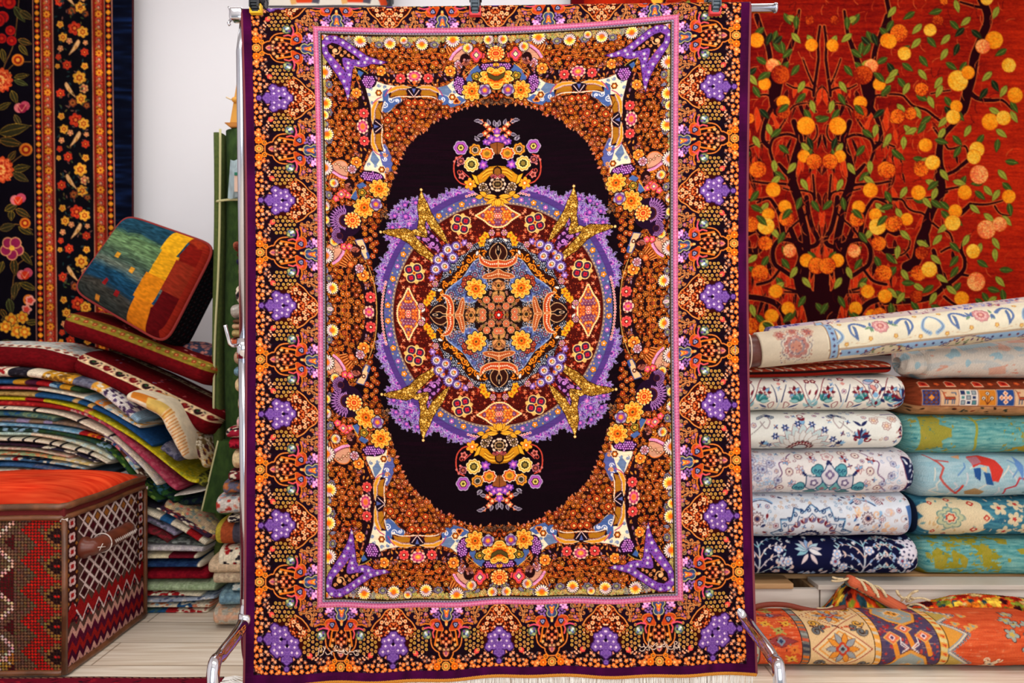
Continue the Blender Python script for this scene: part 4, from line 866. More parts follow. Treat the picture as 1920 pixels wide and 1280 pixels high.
# dark-blue carpet with floral border on the left wall; photo pixels 0..250 x 0..660
def paint_navy():
    C = Cv(300, 680, 2, (10, 6, 14)); R = random.Random(7)
    C.q = lambda x, y: (x+46, y+15)
    G = (150, 120, 40)
    def wl(x, y, L, w, a, c=(176, 134, 40), f=None):
        C.leaf(x, y, L, w, a, f or (44, 40, 22), c, c)
    # field: big blossoms and veined leaves
    for pts in [[(40, 0), (30, 80), (10, 130), (0, 190)], [(60, 115), (30, 120), (5, 150)], [(0, 270), (30, 240), (60, 235)], [(0, 330), (30, 300), (60, 280)], [(0, 430), (30, 420), (60, 430)], [(20, 560), (30, 500), (60, 480)]]:
        C.stroke(pts, 1.6, (130, 86, 40), smooth=5)
    for (x, y, r) in [(8, 0, 12), (22, 4, 12), (10, 32, 11), (24, 57, 9), (8, 72, 9), (26, 76, 9), (2, 38, 12)]:
        flw(C, x, y, r, [(176, 24, 20), (140, 14, 18), (196, 44, 24)], 0)
    for (x, y, L, w, a) in [(32, 12, 34, 14, 1.), (42, 20, 28, 12, .6), (38, 74, 26, 11, .3), (40, 84, 24, 10, .9), (8, 92, 26, 10, 1.4), (30, 145, 28, 9, -.2), (30, 150, 26, 9, .35), (25, 170, 26, 12, 1.2), (30, 215, 26, 10, 1.1), (0, 205, 26, 10, -.5), (0, 250, 60, 22, -.25), (0, 262, 46, 16, .2), (18, 300, 22, 10, -.9), (26, 318, 32, 14, -.2), (26, 324, 32, 14, .5), (10, 395, 28, 12, -.5), (30, 392, 30, 12, .5), (22, 395, 18, 12, 1.6), (35, 425, 30, 12, .5), (0, 430, 30, 14, -.3), (38, 470, 34, 12, .9), (25, 485, 32, 14, 1.5), (5, 490, 24, 10, 1.9), (35, 530, 26, 14, 2.2), (36, 530, 34, 12, .4), (28, 530, 32, 12, 1.7), (15, 560, 30, 14, 1.4), (0, 580, 20, 10, 1), (0, 600, 26, 12, -.2), (48, 605, 24, 10, -.1), (0, 640, 30, 12, .3)]:
        wl(x, y, L, w, a, R.choice([(176, 134, 40), (150, 110, 50), (120, 130, 60), (190, 120, 40)]))
    for (x, y, r) in [(37, 112, 11), (50, 280, 12), (47, 418, 10), (52, 562, 10)]: flw(C, x, y, r, [(206, 110, 30), (150, 30, 16), (226, 150, 50)], 0)
    for (x, y, r) in [(4, 150, 24), (2, 318, 26)]:
        C.rad(x, y, r, 14, [(1, (206, 74, 34)), (.8, (226, 110, 60)), (.6, (190, 50, 26)), (.4, (240, 170, 90)), (.2, (190, 50, 20))], amp=.16)
        for i in range(90): C.disc(x+R.uniform(-20, 20), y+R.uniform(-20, 20), 1.4, R.choice([(240, 150, 80), (160, 30, 20), (226, 90, 40)]))
    for (x, y) in [(43, 202), (34, 375), (45, 515)]:
        C.disc(x-5, y, 9, (214, 110, 110)); C.disc(x+6, y-4, 9, (190, 70, 90)); C.disc(x+1, y+1, 8, (150, 30, 60) if y == 202 else (206, 50, 24)); C.stroke([(x-8, y-6), (x, y+6), (x+8, y-6)], 1.2, (240, 160, 120))
    for (x, y) in [(22, 465)]:
        for i in range(5):
            t = i*1.257+.3; C.disc(x+12*math.cos(t), y+12*math.sin(t), 11, (226, 150, 100)); C.disc(x+12*math.cos(t), y+12*math.sin(t), 9, (140, 30, 70))
        C.disc(x, y, 5, (240, 180, 60))
    for (x, y) in [(55, 563), (48, 580)]: C.rad(x, y, 10, 5, [(1, (230, 150, 130)), (.6, (206, 60, 50))])
    for (x, y, r) in [(20, 600, 14), (40, 595, 12), (30, 620, 14), (44, 622, 12), (8, 612, 12)]: flw(C, x, y, r, [(214, 150, 40), (206, 100, 24), (236, 180, 60)], 6)
    # stripes
    def stripe(x0, x1, col):
        a, b = int((x0+46)*2), int((x1+46)*2); C.a[:, a:b] = col
    def minor(x0, flip):
        a, b = x0, x0+40
        stripe(a, b, (20, 10, 14)); stripe(a, a+1.6, (170, 110, 90)); stripe(b-1.6, b, (170, 110, 90))
        wide = (a+16, b-1.6) if not flip else (a+1.6, b-15)
        nar = a+8.5 if not flip else b-8
        stripe(wide[0], wide[1], (130, 30, 18)); stripe(wide[0]-.8, wide[0]+.8, (176, 110, 80)) ; stripe(wide[1]-.8, wide[1]+.8, (176, 110, 80))
        y = -10; k = 0
        while y < 670:
            C.rad(nar, y, 4.8, 4, [(1, (226, 130, 26) if k % 2 else (170, 34, 20)), (.4, (240, 170, 50))], amp=.15); y += 11.2; k += 1
        y = -10; k = 0; m = (wide[0]+wide[1])/2
        while y < 670:
            if k % 3 == 0: C.rad(m, y, 9, 7, [(1, (60, 20, 12)), (.85, (214, 120, 30)), (.5, (236, 160, 50)), (.3, (180, 50, 20))], amp=.3)
            else:
                C.rad(m, y, 7, 4, [(1, (196, 70, 50)), (.6, (90, 30, 24)), (.4, (200, 150, 120))], rot=.78)
                C.leaf(m-7, y+5, 8, 4, -.6, (150, 120, 40)); C.leaf(m+1, y+5, 8, 4, -2.4, (206, 100, 60))
            y += 12.2; k += 1
    minor(65, False); minor(177, True)
    stripe(105, 177, (10, 8, 14))
    T = 172.
    for r_ in range(-1, 5):
        y0 = 50+r_*T
        for i in range(60):
            x, y = R.uniform(112, 170), y0+R.uniform(-60, 112)
            C.leaf(x, y, 8, 3, R.random()*6, R.choice([(60, 70, 40), (40, 60, 60), (96, 80, 40), (30, 50, 50), (110, 70, 60)]))
        for (x, y, r, k) in [(145, 3, 13, 1), (160, 10, 11, 0), (118, -4, 7, 0), (123, 20, 9, 0), (135, 27, 6, 2), (118, 41, 6, 2), (163, 48, 8, 1), (114, 57, 6, 1), (130, 72, 9, 1), (163, 74, 7, 0), (112, 74, 5, 0), (153, 96, 13, 0), (161, 116, 9, 2), (117, 125, 9, 1), (156, 136, 11, 0), (140, 143, 8, 3), (166, 148, 6, 3), (165, 30, 5, 2)]:
            flw(C, x, y0+y, r, [[(222, 150, 40), (240, 170, 60), (180, 70, 20), (236, 160, 50)], [(190, 44, 24), (214, 70, 34), (140, 20, 16), (230, 120, 50)], [(226, 160, 90), (200, 90, 70), (240, 190, 110)], [(120, 50, 24), (170, 90, 40), (80, 40, 24)]][k], 6 if r > 7 else 5)
        for (x, y, fl) in [(146, 32, 1), (134, 112, -1)]:
            pts = [(6, -8), (9, -4), (7, 3), (2, 10), (-6, 17), (-13, 22), (-6, 9), (-1, 0), (3, -6)]
            C.poly(crom([(x+fl*a, y0+y+b) for a, b in pts], 4, True), (222, 170, 110), (80, 40, 30), 1.)
            C.leaf(x+fl*2, y0+y+3, 9, 4, 1.9 if fl > 0 else 1.2, (190, 130, 60))
    stripe(217, 260, (8, 12, 34))
    n = vnoise(C.H, C.W, 9, 60, 4)
    a = int((217+46)*2)
    C.a[:, a:] = np.array((6, 8, 24), np.float32)*(1-n[:, a:, None])+np.array((16, 34, 74), np.float32)*n[:, a:, None]**2.
    nz(C, .25, 30, 40, 5, 4)
    return C.down(2)
# folded carpets of the right-hand stacks. Each returns an image: along the fold x down the front
def ivory_ground(w, h, base=(232, 226, 216), seed=1):
    C = Cv(w, h, 2, base); return C
def paint_ivory(kind, w=480, h=150):
    "front face occupies the middle of the height; photo scale threads"
    R = random.Random(40+kind)
    NV, TE, MR, LB, TN, PKC = (38, 44, 88), (70, 150, 156), (122, 30, 44), (130, 178, 214), (190, 150, 120), (220, 150, 140)
    base = [(232, 226, 214), (230, 230, 222), (222, 218, 222), (218, 222, 230), (20, 22, 56)][kind]
    C = Cv(w, h, 2, base)
    def L(x, y, l, wd, a, c, e=None): C.leaf(x, y, l, wd, a, c, e)
    if kind == 0:       # sprays of flowers
        for ox in (62, 182, 302, 422, -58):
            for s in (-1, 1):
                g = lambda x, y: (ox+s*x, y)
                C.stroke([g(52, 118), g(70, 95), g(82, 62), g(94, 40)], 1.4, MR, smooth=5)
                C.stroke([g(52, 118), g(60, 100), g(68, 84), g(72, 70), g(68, 58)], 1.2, (90, 60, 90), smooth=5)
                C.stroke([g(4, 98), g(8, 80), g(14, 62)], 2.4, NV, 1, smooth=5)
                C.stroke([g(14, 120), g(20, 104), g(10, 98), g(12, 118)], 1.2, MR, smooth=4); L(*g(20, 116), 22, 6, -.7 if s > 0 else PI+.7, (70, 84, 130))
                for i in range(8):
                    t = i*.785; L(*g(28, 78), 13, 6, t, [MR, (236, 220, 210), MR, LB][i % 4], (70, 20, 40))
                C.rad(*g(28, 78), 4, 6, [(1, (240, 220, 200)), (.5, MR)])
                L(*g(54, 112), 20, 8, -1.3, (130, 176, 186)); L(*g(54, 112), 16, 7, -2.2, (160, 196, 200)); L(*g(60, 100), 14, 6, -.8 if s > 0 else PI+.8, (150, 190, 196))
                for i in range(6): L(*g(84, 96), 17, 8, -PI/2+s*(i*.4-.5), [TE, (50, 120, 120), (140, 190, 190)][i % 3], (40, 90, 90))
                L(*g(66, 84), 12, 4, -1.2, MR); C.rad(*g(66, 54), 6, 5, [(1, MR), (.5, (240, 220, 200))])
            C.stroke([(ox, 120), (ox, 92)], 1.4, LB)
            C.rad(ox, 46, 7, 5, [(1, MR), (.6, (240, 220, 210)), (.3, PKC)]); C.rad(ox, 60, 4, 4, [(1, PKC)])
        for ox in (242,):
            for i in range(9): L(ox+13*math.cos(i*.7), 84+13*math.sin(i*.7), 11, 5, i*.7, R.choice([NV, MR, (200, 196, 200), NV]), (60, 60, 90))
            C.disc(ox, 84, 5, LB); L(ox-20, 60, 26, 14, -.5, (200, 190, 206), NV); L(ox-16, 52, 20, 8, 0, LB, NV); L(ox-8, 64, 16, 8, .9, PKC, MR)
        x0 = 296
        C.rad(x0, 88, 14, 6, [(1, (110, 156, 204)), (.7, (150, 186, 220)), (.3, NV)]); 
        for i in range(9): L(x0, 92, 24, 8, -PI/2+(i-4)*.42, [NV, MR, (206, 170, 150), LB][i % 4], (60, 40, 60))
        for i in range(7): L(x0, 96, 26, 6, .2+i*.5, [NV, MR, LB][i % 3])
    elif kind == 1:     # half medallion with blue blossoms
        ox = 106
        for (r, n, c, e, wd) in ((56, 11, (190, 206, 206), MR, 19), (44, 11, (214, 214, 210), (150, 120, 110), 15)):
            for i in range(n): L(ox+r*.42*math.cos(PI+PI*i/(n-1)), 122+r*.42*math.sin(PI+PI*i/(n-1)), r*.62, wd, PI+PI*i/(n-1), c, e)
        C.rad(ox, 122, 26, 16, [(1, (110, 90, 90)), (.85, (220, 214, 200)), (.66, (90, 26, 40)), (.5, (190, 200, 200))], amp=.14)
        for i in range(11): C.disc(ox+20*math.cos(PI+PI*i/10), 122+20*math.sin(PI+PI*i/10), 2.4, MR)
        for i in range(8):
            t = PI+.15+PI*.95*i/7; x, y = ox+62*math.cos(t), 118+54*math.sin(t)
            for j in range(6): L(x, y, 8, 4, j*1.05, NV if j % 2 else (70, 90, 150))
            C.disc(x, y, 2, (220, 220, 230))
        L(ox, 66, 16, 9, -PI/2, LB, (90, 120, 150)); L(ox, 58, 12, 6, -.9, MR); L(ox, 58, 12, 6, -2.2, MR); C.rad(ox, 44, 6, 0, [(1, MR), (.7, base)])
        for s in (-1, 1):
            g = lambda x, y: (ox+s*x, y)
            for i in range(10): L(*g(50+i*3, 36+abs(i-4)*2), 12, 5, 2.2 if s < 0 else .9, R.choice([(70, 84, 120), (150, 160, 170), (196, 190, 186)]), (70, 80, 100))
            C.stroke([g(64, 44), g(60, 60), g(68, 74), g(76, 66), g(78, 60)], 2., (170, 150, 150), smooth=4); C.stroke([g(70, 60), g(86, 76), g(110, 92), g(140, 98)], 1.5, (150, 140, 140), smooth=4); C.disc(*g(63, 43), 3, NV)
            C.rad(*g(70, 112), 9, 5, [(1, (110, 120, 140)), (.6, (206, 190, 170))]); 
            for i in range(5): L(*g(72, 108), 12, 5, -2.6+i*.5, R.choice([LB, (150, 120, 110), NV]))
        for ox2 in (216, 336):
            for i in range(7): L(ox2, 92, 18, 7, -PI/2+(i-3)*.45, [NV, LB, MR][i % 3], (60, 60, 90))
            for s in (-1, 1): C.spiral(ox2+s*10, 96, 8, .7, 0, 3, MR, flip=s); L(ox2, 70, 18, 6, -PI/2+s*.9, NV)
            L(ox2, 92, 22, 10, PI/2, LB)
        for (x, y) in [(258, 60), (272, 44), (236, 48), (300, 100)]:
            C.stroke([(x-20, y-6), (x, y-12), (x+16, y), (x+10, y+16)], 1.2, (190, 160, 150), smooth=4); flw(C, x+6, y+10, 8, [(226, 214, 200), (196, 150, 140), (230, 200, 160)], 7, out=(150, 100, 100))
        for i in range(30):
            t = i/29; C.leaf(300+14*math.sin(t*9), 40+t*80, 9, 4, R.random()*6, R.choice([NV, MR, (150, 60, 80), (190, 160, 150), (120, 130, 160)]))
        C.stroke([(262, 40), (300, 36), (340, 40)], 3, (100, 80, 120), smooth=4)
    elif kind == 2:     # cusped arch filled with blossoms, teal crown
        ox = 156
        C.poly(crom([(40, 30), (74, 46), (66, 70), (58, 88), (40, 120), (44, 140), (270, 140), (254, 120), (250, 92), (240, 74), (228, 50), (204, 30)], 4, True), (228, 222, 218))
        for s in (-1, 1):
            C.stroke([(ox+s*a, b) for a, b in [(66, 34), (76, 44), (80, 54), (94, 60), (90, 80), (102, 92), (100, 108), (112, 124), (106, 134)]], 2, (110, 70, 110), smooth=5)
        for i in range(160):
            x = R.choice([R.uniform(0, 58), R.uniform(252, 440)]); y = R.uniform(34, 130)
            C.spiral(x, y, R.uniform(4, 8), .9, R.random()*6, 1.3, R.choice([(160, 170, 200), (190, 160, 150), (150, 190, 220), (180, 170, 176)]))
        for i in range(24):
            x = R.choice([R.uniform(0, 60), R.uniform(250, 440)]); y = R.uniform(36, 128); flw(C, x, y, R.uniform(5, 9), [(200, 196, 206), (160, 170, 200), (90, 80, 120)], 6, out=(120, 110, 140))
        for (dx, y) in [(54, 44), (76, 76), (92, 110), (30, 36), (98, 130), (-54, 44), (-76, 76), (-92, 110), (-30, 36)]:
            flw(C, ox+dx, y, 7, [(214, 190, 180), (230, 222, 210), (120, 70, 80)], 8, out=(110, 60, 80), amp=.2)
        for (dx, y) in [(56, 72), (-56, 72), (70, 100), (-70, 100), (30, 52), (-30, 52), (80, 55), (-80, 55)]:
            for j in range(6): L(ox+dx, y, 9, 4.6, j*1.05+.3, R.choice([(200, 206, 220), MR, (226, 210, 200), LB]), (150, 80, 90))
        C.rad(ox, 46, 12, 5, [(1, (190, 120, 130)), (.85, (230, 220, 214)), (.4, (200, 160, 160))])
        D = [(20, 46, 66, 96), ]
        def drop(x, y, w_, h_, c, e): C.poly(crom([(x, y-h_), (x+w_*.55, y-h_*.45), (x+w_, y), (x+w_*.4, y+h_*.7), (x-w_*.4, y+h_*.7), (x-w_, y), (x-w_*.55, y-h_*.45)], 3, True), c, e, 1.6)
        for s in (-1, 1):
            for (x, y) in [(22, 74), (56, 108)]:
                C.rad(ox+s*x, y, 13, 3, [(1, (40, 80, 100)), (.86, (90, 160, 170))], rot=1, amp=.2)
                C.spiral(ox+s*x-4, y, 5, 1, 0, 1.6, (30, 70, 100)); C.spiral(ox+s*x+5, y+2, 5, 1, 2, 1.6, (30, 70, 100))
            C.poly([(ox+s*14, 86), (ox+s*44, 84), (ox+s*44, 108), (ox+s*30, 118), (ox+s*14, 104)], (206, 198, 206), (40, 70, 100), 1.8); C.rad(ox+s*29, 98, 8, 5, [(1, (110, 96, 130)), (.5, (220, 214, 220))])
            drop(ox+s*12, 110, 11, 14, (110, 170, 170), (30, 70, 110)); C.rad(ox+s*12, 112, 5, 4, [(1, (150, 110, 120))])
            drop(ox+s*30, 124, 14, 10, (90, 130, 130), (30, 70, 110))
            for k in (0, 1): C.disc(ox+s*(46+k*3), 82-k*3, 3, NV)
        drop(ox, 84, 17, 24, (214, 208, 214), (40, 70, 110)); C.rad(ox, 82, 9, 4, [(1, (120, 104, 140)), (.5, (214, 208, 214))]); C.disc(ox, 58, 3.5, NV); C.disc(ox-3, 62, 2.5, NV); C.disc(ox+3, 62, 2.5, NV)
        C.poly([(ox-22, 130), (ox-14, 118), (ox+14, 118), (ox+22, 130)], (206, 190, 190), (40, 60, 100), 1.4)
        C.poly(crom([(296, 44), (318, 58), (330, 84), (318, 110), (330, 128), (300, 134), (302, 100), (296, 74)], 4, True), (30, 34, 72), (150, 90, 110), 1.4)
        for i in range(20): L(R.uniform(300, 322), R.uniform(50, 126), 10, 5, R.random()*6, R.choice([(214, 214, 220), (170, 180, 200)]))
    elif kind == 3:     # star medallion drawn in blue lines, peach arabesques at the end
        ox = 124
        for r in (74, 56):
            pts = []
            for i in range(15):
                t = PI+PI*i/14; rr = r if i % 2 else r*.82; pts.append((ox+rr*math.cos(t)*1.05, 128+rr*math.sin(t)))
            C.stroke(pts, 2.2 if r == 74 else 1.4, (44, 74, 118)); 
            if r == 74: C.stroke([(x+1, y+3) for x, y in pts], 1.2, (130, 180, 214))
        for i in range(14):
            t = PI+PI*(i+.5)/14; C.spiral(ox+62*math.cos(t), 126+60*math.sin(t), 5.4, 1, t, 1.8, (40, 66, 110))
        for i in range(9):
            t = PI+PI*(i+.5)/9; x, y = ox+40*math.cos(t), 126+38*math.sin(t)
            for j in (-1, 0, 1): L(x, y, 11, 5, t+j*.7, [MR, (226, 200, 190), (110, 110, 150)][j+1], (100, 40, 60))
        flw(C, ox, 128, 22, [(40, 50, 90), (214, 210, 210), (110, 110, 140), (230, 220, 190)], 16, amp=.2)
        for i in range(60):
            t = PI+PI*R.random(); rr = R.uniform(78, 100); C.spiral(ox+rr*math.cos(t)*1.1, 124+rr*.9*math.sin(t), 4, .9, R.random()*6, 1.1, R.choice([(150, 140, 150), (206, 170, 140), (130, 160, 190)]))
        for s in (-1, 1):
            g = lambda x, y: (ox+s*x, y)
            C.stroke([g(74, 52), g(86, 42), g(106, 44), g(122, 58)], 5, (140, 180, 216), 2, smooth=5); C.stroke([g(74, 54), g(88, 46), g(106, 48), g(120, 58)], 2, NV, smooth=5)
            C.stroke([g(128, 70), g(126, 94), g(110, 116), g(92, 124)], 5, (140, 180, 216), 2, smooth=5); C.stroke([g(130, 76), g(126, 98), g(112, 116)], 2, NV, smooth=5)
            C.rad(*g(104, 82), 14, 12, [(1, (120, 100, 110)), (.8, (220, 210, 210)), (.5, (150, 110, 110)), (.3, NV)], amp=.3)
            for (x, y, a) in [(84, 72, 1.8), (88, 92, 2.6), (92, 108, .6), (60, 36, .4), (130, 46, 1)]: L(*g(x, y), 11, 5, a, R.choice([MR, NV]), None)
        for i in range(46):
            x, y = R.uniform(205, 440), R.uniform(28, 132)
            C.spiral(x, y, R.uniform(6, 13), 1.1, R.random()*6, 2.6, R.choice([(226, 184, 150), (232, 196, 160), (206, 190, 190)]), flip=R.choice([1, -1]))
        for i in range(60):
            x, y = R.uniform(200, 440), R.uniform(28, 132); L(x, y, 8, 4, R.random()*6, R.choice([MR, (60, 110, 170), NV, (150, 190, 200), (170, 140, 150)]))
        for i in range(12): flw(C, R.uniform(210, 330), R.uniform(34, 128), 6, [(236, 232, 230), (150, 110, 130), (230, 210, 200)], 6, out=(110, 90, 110))
        C.poly([(300, 60), (320, 56), (326, 110), (310, 120)], (70, 110, 170))
    else:               # navy with pale palms
        PT = [(176, 206, 216), (206, 196, 200), (222, 190, 176), (140, 190, 200), (150, 180, 220), (232, 226, 226)]
        for ox in (24, 222, 300, 430):
            C.stroke([(ox, 130), (ox, 90), (ox+2, 40)], 4.4, (196, 206, 214), 2.4, smooth=4)
            for s in (-1, 1):
                for k in range(4):
                    y0 = 112-k*22; P_ = crom([(ox, y0+10), (ox+s*16, y0-10), (ox+s*38, y0-18), (ox+s*(54-k*3), y0-8)], 5)
                    C.stroke(P_, 2.4, PT[k % 6], 1.2, raw=True)
                    for j in range(3, len(P_), 3):
                        x, y = P_[j]; L(x, y, 11, 4., (-.9 if s > 0 else PI+.9), R.choice(PT)); L(x, y, 7, 3, (.7 if s > 0 else PI-.7), R.choice(PT))
        for ox in (118, 340):
            for i in range(9): L(ox, 62, 26, 9, -PI/2+(i-4)*.5, R.choice(PT), (60, 70, 110))
            for s in (-1, 1):
                L(ox+s*2, 70, 24, 8, PI/2-s*.6, (226, 206, 206)); L(ox+s*26, 120, 20, 10, -PI/2+s*.5, PT[1]); L(ox+s*14, 122, 18, 9, -PI/2-s*.3, PT[4]); flw(C, ox+s*48, 84, 10, [(226, 214, 214), (170, 190, 220), (140, 60, 80)], 5, out=(50, 60, 110)); flw(C, ox+s*60, 108, 8, [(226, 200, 190), (170, 190, 220)], 5, out=(50, 60, 110))
            L(ox, 130, 26, 14, -PI/2, (226, 222, 226), (120, 150, 200)); L(ox, 122, 12, 6, -PI/2, LB)
        for (x, y) in [(8, 70), (62, 60), (78, 84), (170, 70), (182, 96), (232, 64), (238, 110), (300, 92)]: flw(C, x, y, 9, [(232, 222, 222), (150, 180, 220), (226, 190, 180)], 5, out=(60, 70, 120))
        for i in range(18): C.rad(R.uniform(296, 330), R.uniform(44, 76), 8, 5, [(1, (222, 216, 226)), (.3, (40, 40, 80))])
    fill = R
    if kind != 4:
        occ = np.abs(C.a-np.array(base, np.float32)).sum(-1) > 30
        for i in range(900):
            x, y = R.uniform(0, w), R.uniform(24, 138)
            yy, xx = int(y*2), int(x*2)
            if yy+12 >= C.H or xx+12 >= C.W or occ[max(0, yy-11):yy+12, max(0, xx-11):xx+12].any(): continue
            if kind < 2 and R.random() < .45: occ[max(0, yy-9):yy+9, max(0, xx-9):xx+9] = True; continue
            t = R.random()
            if t < .3: flw(C, x, y, R.uniform(3, 5), [(222, 206, 206), R.choice([(130, 60, 80), (90, 110, 160), (190, 150, 130)])], 6, out=(120, 90, 120))
            elif t < .6:
                for j in range(4): L(x, y, 6, 2.8, j*1.57+t*6, R.choice([(90, 40, 70), (80, 110, 160), (150, 180, 206), (176, 130, 120)]))
            else: C.spiral(x, y, R.uniform(3, 5.5), .9, R.random()*6, 1.2, R.choice([(110, 100, 140), (150, 110, 120), (120, 150, 190), (186, 150, 130)]))
            occ[max(0, yy-9):yy+9, max(0, xx-9):xx+9] = True
    else:
        occ = C.a.sum(-1) > 120
        for i in range(160):
            x, y = R.uniform(0, w), R.uniform(26, 136); yy, xx = int(y*2), int(x*2)
            if yy+10 >= C.H or xx+10 >= C.W or occ[max(0, yy-8):yy+9, max(0, xx-8):xx+9].any(): continue
            a0 = R.random()*6
            for j in range(3): L(x, y, 9, 4, a0+j*.7, R.choice(PT))
            occ[max(0, yy-8):yy+8, max(0, xx-8):xx+8] = True
    nz(C, .05, 8, 30, 9, 3, .6)
    return C.down(2)
def blotch(C, seed, th, col, cy=14, cx=10, x0=0, x1=9999, soft=False):
    n = vnoise(C.H, C.W, cy*C.S, cx*C.S, seed)*.7+vnoise(C.H, C.W, cy*.4*C.S, cx*.4*C.S, seed+1)*.3
    a, b = int(max(0, x0)*C.S), int(min(C.w, x1)*C.S)
    m = np.zeros((C.H, C.W), bool); m[:, a:b] = n[:, a:b] > th
    C.a[m] = col; return m
def weave(C, amp=.16):
    y, x = np.mgrid[0:C.H, 0:C.W]
    C.a *= (1+amp*((((y//2)+(x//3)) % 2)-.5)+.2*(np.random.RandomState(3).rand(C.H, C.W)-.5))[..., None]
def paint_side(kind, w=300, h=150):
    R = random.Random(70+kind)
    C = Cv(w, h, 2)
    if kind == 0:        # washed ivory with faint coral and blue
        C.a[:] = (214, 204, 192)
        blotch(C, 3, .66, (196, 196, 192), 12, 30); blotch(C, 9, .68, (222, 178, 158), 16, 26); blotch(C, 12, .72, (160, 190, 200), 14, 20); blotch(C, 19, .76, (214, 160, 140), 10, 14)
        C.poly([(60, 30), (140, 26), (150, 44), (100, 52), (76, 60)], (172, 194, 200)); C.poly([(230, 30), (300, 28), (300, 60), (250, 50)], (150, 186, 206))
        C.poly([(120, 96), (150, 90), (160, 112), (130, 118)], (214, 168, 148)); C.poly([(215, 90), (250, 94), (246, 116), (215, 114)], (206, 150, 130))
        weave(C, .22)
    elif kind == 1:      # tribal panels
        C.a[:] = (120, 52, 30)
        n = vnoise(C.H, C.W, 6, 20, 3); C.a *= (.8+.4*n)[..., None]
        x = 30; k = 0
        for x in range(22, 300, 51):
            C.poly([(x, 44), (x+8, 36), (x+16, 44), (x+17, 58), (x-1, 58)], (214, 66, 40), (240, 190, 150), 1.6); C.poly([(x+5, 46), (x+12, 46), (x+12, 54), (x+5, 54)], (150, 20, 20))
            flw(C, x+34, 50, 6, [(206, 80, 40), (226, 110, 50)], 5, out=(90, 30, 20))
        cells = [((40, 50, 110), 0), ((214, 170, 130), 1), ((216, 200, 190), 2), ((206, 124, 40), 3), ((40, 70, 130), 4), ((214, 170, 130), 1), ((150, 50, 30), 3)]
        for i, (c, t) in enumerate(cells):
            x0 = 22+i*35
            C.poly([(x0, 66), (x0+33, 66), (x0+33, 97), (x0, 97)], c, (230, 200, 170), 1.4)
            cx, cy = x0+16.5, 81.5
            if t == 0:
                for i2 in range(9): C.rad(cx+(i2 % 3-1)*9, cy+(i2//3-1)*9, 5, 4, [(1, (110, 60, 40)), (.5, (70, 80, 140))])
                C.rad(cx, cy, 5, 4, [(1, (226, 140, 60))])
            if t == 1:
                C.poly([(cx-10, cy-1), (cx+10, cy-1), (cx+11, cy+4), (cx-9, cy+4)], (176, 70, 40), (90, 40, 30), .8)
                for k in (-9, -4, 5, 9): C.stroke([(cx+k, cy+4), (cx+k, cy+12)], 2, (70, 90, 120))
                C.stroke([(cx-9, cy), (cx-12, cy-9), (cx-7, cy-9)], 2.4, (176, 70, 40)); C.stroke([(cx+4, cy-9), (cx+12, cy-9), (cx+12, cy-5)], 1.6, (70, 90, 120)); C.stroke([(cx-12, cy-10), (cx-15, cy-14)], 1.2, (90, 40, 30))
            if t == 2:
                for a_ in range(3):
                    for b_ in range(3): C.poly([(cx-14+a_*10, cy-13+b_*9.6), (cx-7+a_*10, cy-13+b_*9.6), (cx-7+a_*10, cy-6+b_*9.6), (cx-14+a_*10, cy-6+b_*9.6)], [(40, 50, 90), (80, 130, 130), (150, 160, 160)][(a_+b_) % 3], (230, 226, 214) if (a_+b_) % 2 else (50, 60, 80), 1.)
            if t == 3:
                for (a_, b_) in [(0, -8), (-8, 1), (8, 1)]: C.stroke([(cx, cy+13), (cx+a_, cy+b_)], 1.3, (90, 30, 24)); C.rad(cx+a_, cy+b_, 4.4, 8, [(1, (60, 40, 40)), (.8, (240, 220, 190)), (.4, (60, 60, 80))])
            if t == 4:
                for (a_, b_) in [(0, -8), (0, 8), (-8, 0), (8, 0), (0, 0)]: C.rad(cx+a_, cy+b_, 5, 4, [(1, (236, 190, 160)), (.4, (206, 110, 60))], rot=0, amp=.3)
        n = vnoise(C.H, C.W, 6, 20, 5)
        C.a[int(99*2):] = np.array((176, 124, 84), np.float32)*(.85+.3*n[int(99*2):, :, None])
        for i in range(20): C.leaf(R.uniform(0, 300), R.uniform(102, 122), 10, 5, R.random()*6, R.choice([(60, 60, 50), (120, 40, 30), (60, 40, 30)]))
        weave(C, .1)
    elif kind in (2, 5):  # teal and mustard
        n = vnoise(C.H, C.W, 4, 26, 5)[..., None]
        C.a = np.array((64, 132, 136), np.float32)*(1-n)+np.array((140, 186, 174), np.float32)*n
        Y_ = (170, 140, 44)
        if kind == 2:
            P1 = [(30, 34), (60, 32), (66, 50), (60, 62), (82, 70), (78, 84), (62, 92), (66, 104), (40, 116), (20, 120), (24, 60)]
            C.poly(P1, (150, 142, 56)); C.poly([(250, 60), (300, 40), (300, 126), (190, 124), (200, 108), (240, 100), (250, 80)], Y_)
            C.stroke([(128, 36), (130, 60), (124, 90), (128, 116)], 5, (150, 150, 60)); C.stroke([(128, 52), (150, 44), (165, 38)], 3, (160, 150, 60)); C.stroke([(128, 52), (112, 42)], 3, (160, 150, 60))
            m = blotch(C, 4, .7, (160, 146, 60), 6, 5, 10, 90); blotch(C, 14, .66, (150, 140, 60), 6, 5, 180, 300); blotch(C, 24, .72, (90, 160, 160), 6, 5, 180, 300)
        else:
            for (x, y, w_, h_) in [(20, 60, 30, 46), (56, 64, 14, 30), (72, 74, 14, 26), (84, 34, 30, 16), (110, 50, 22, 50), (146, 34, 26, 20), (180, 62, 30, 12), (160, 80, 8, 8), (236, 36, 20, 16)]:
                C.poly([(x, y+h_*.2), (x+w_*.4, y), (x+w_, y+h_*.3), (x+w_*.8, y+h_), (x+w_*.2, y+h_*.9)], (158, 144, 50))
            blotch(C, 4, .7, (160, 150, 60), 8, 6, 0, 130); blotch(C, 14, .62, (150, 140, 40), 4, 9, 20, 150)
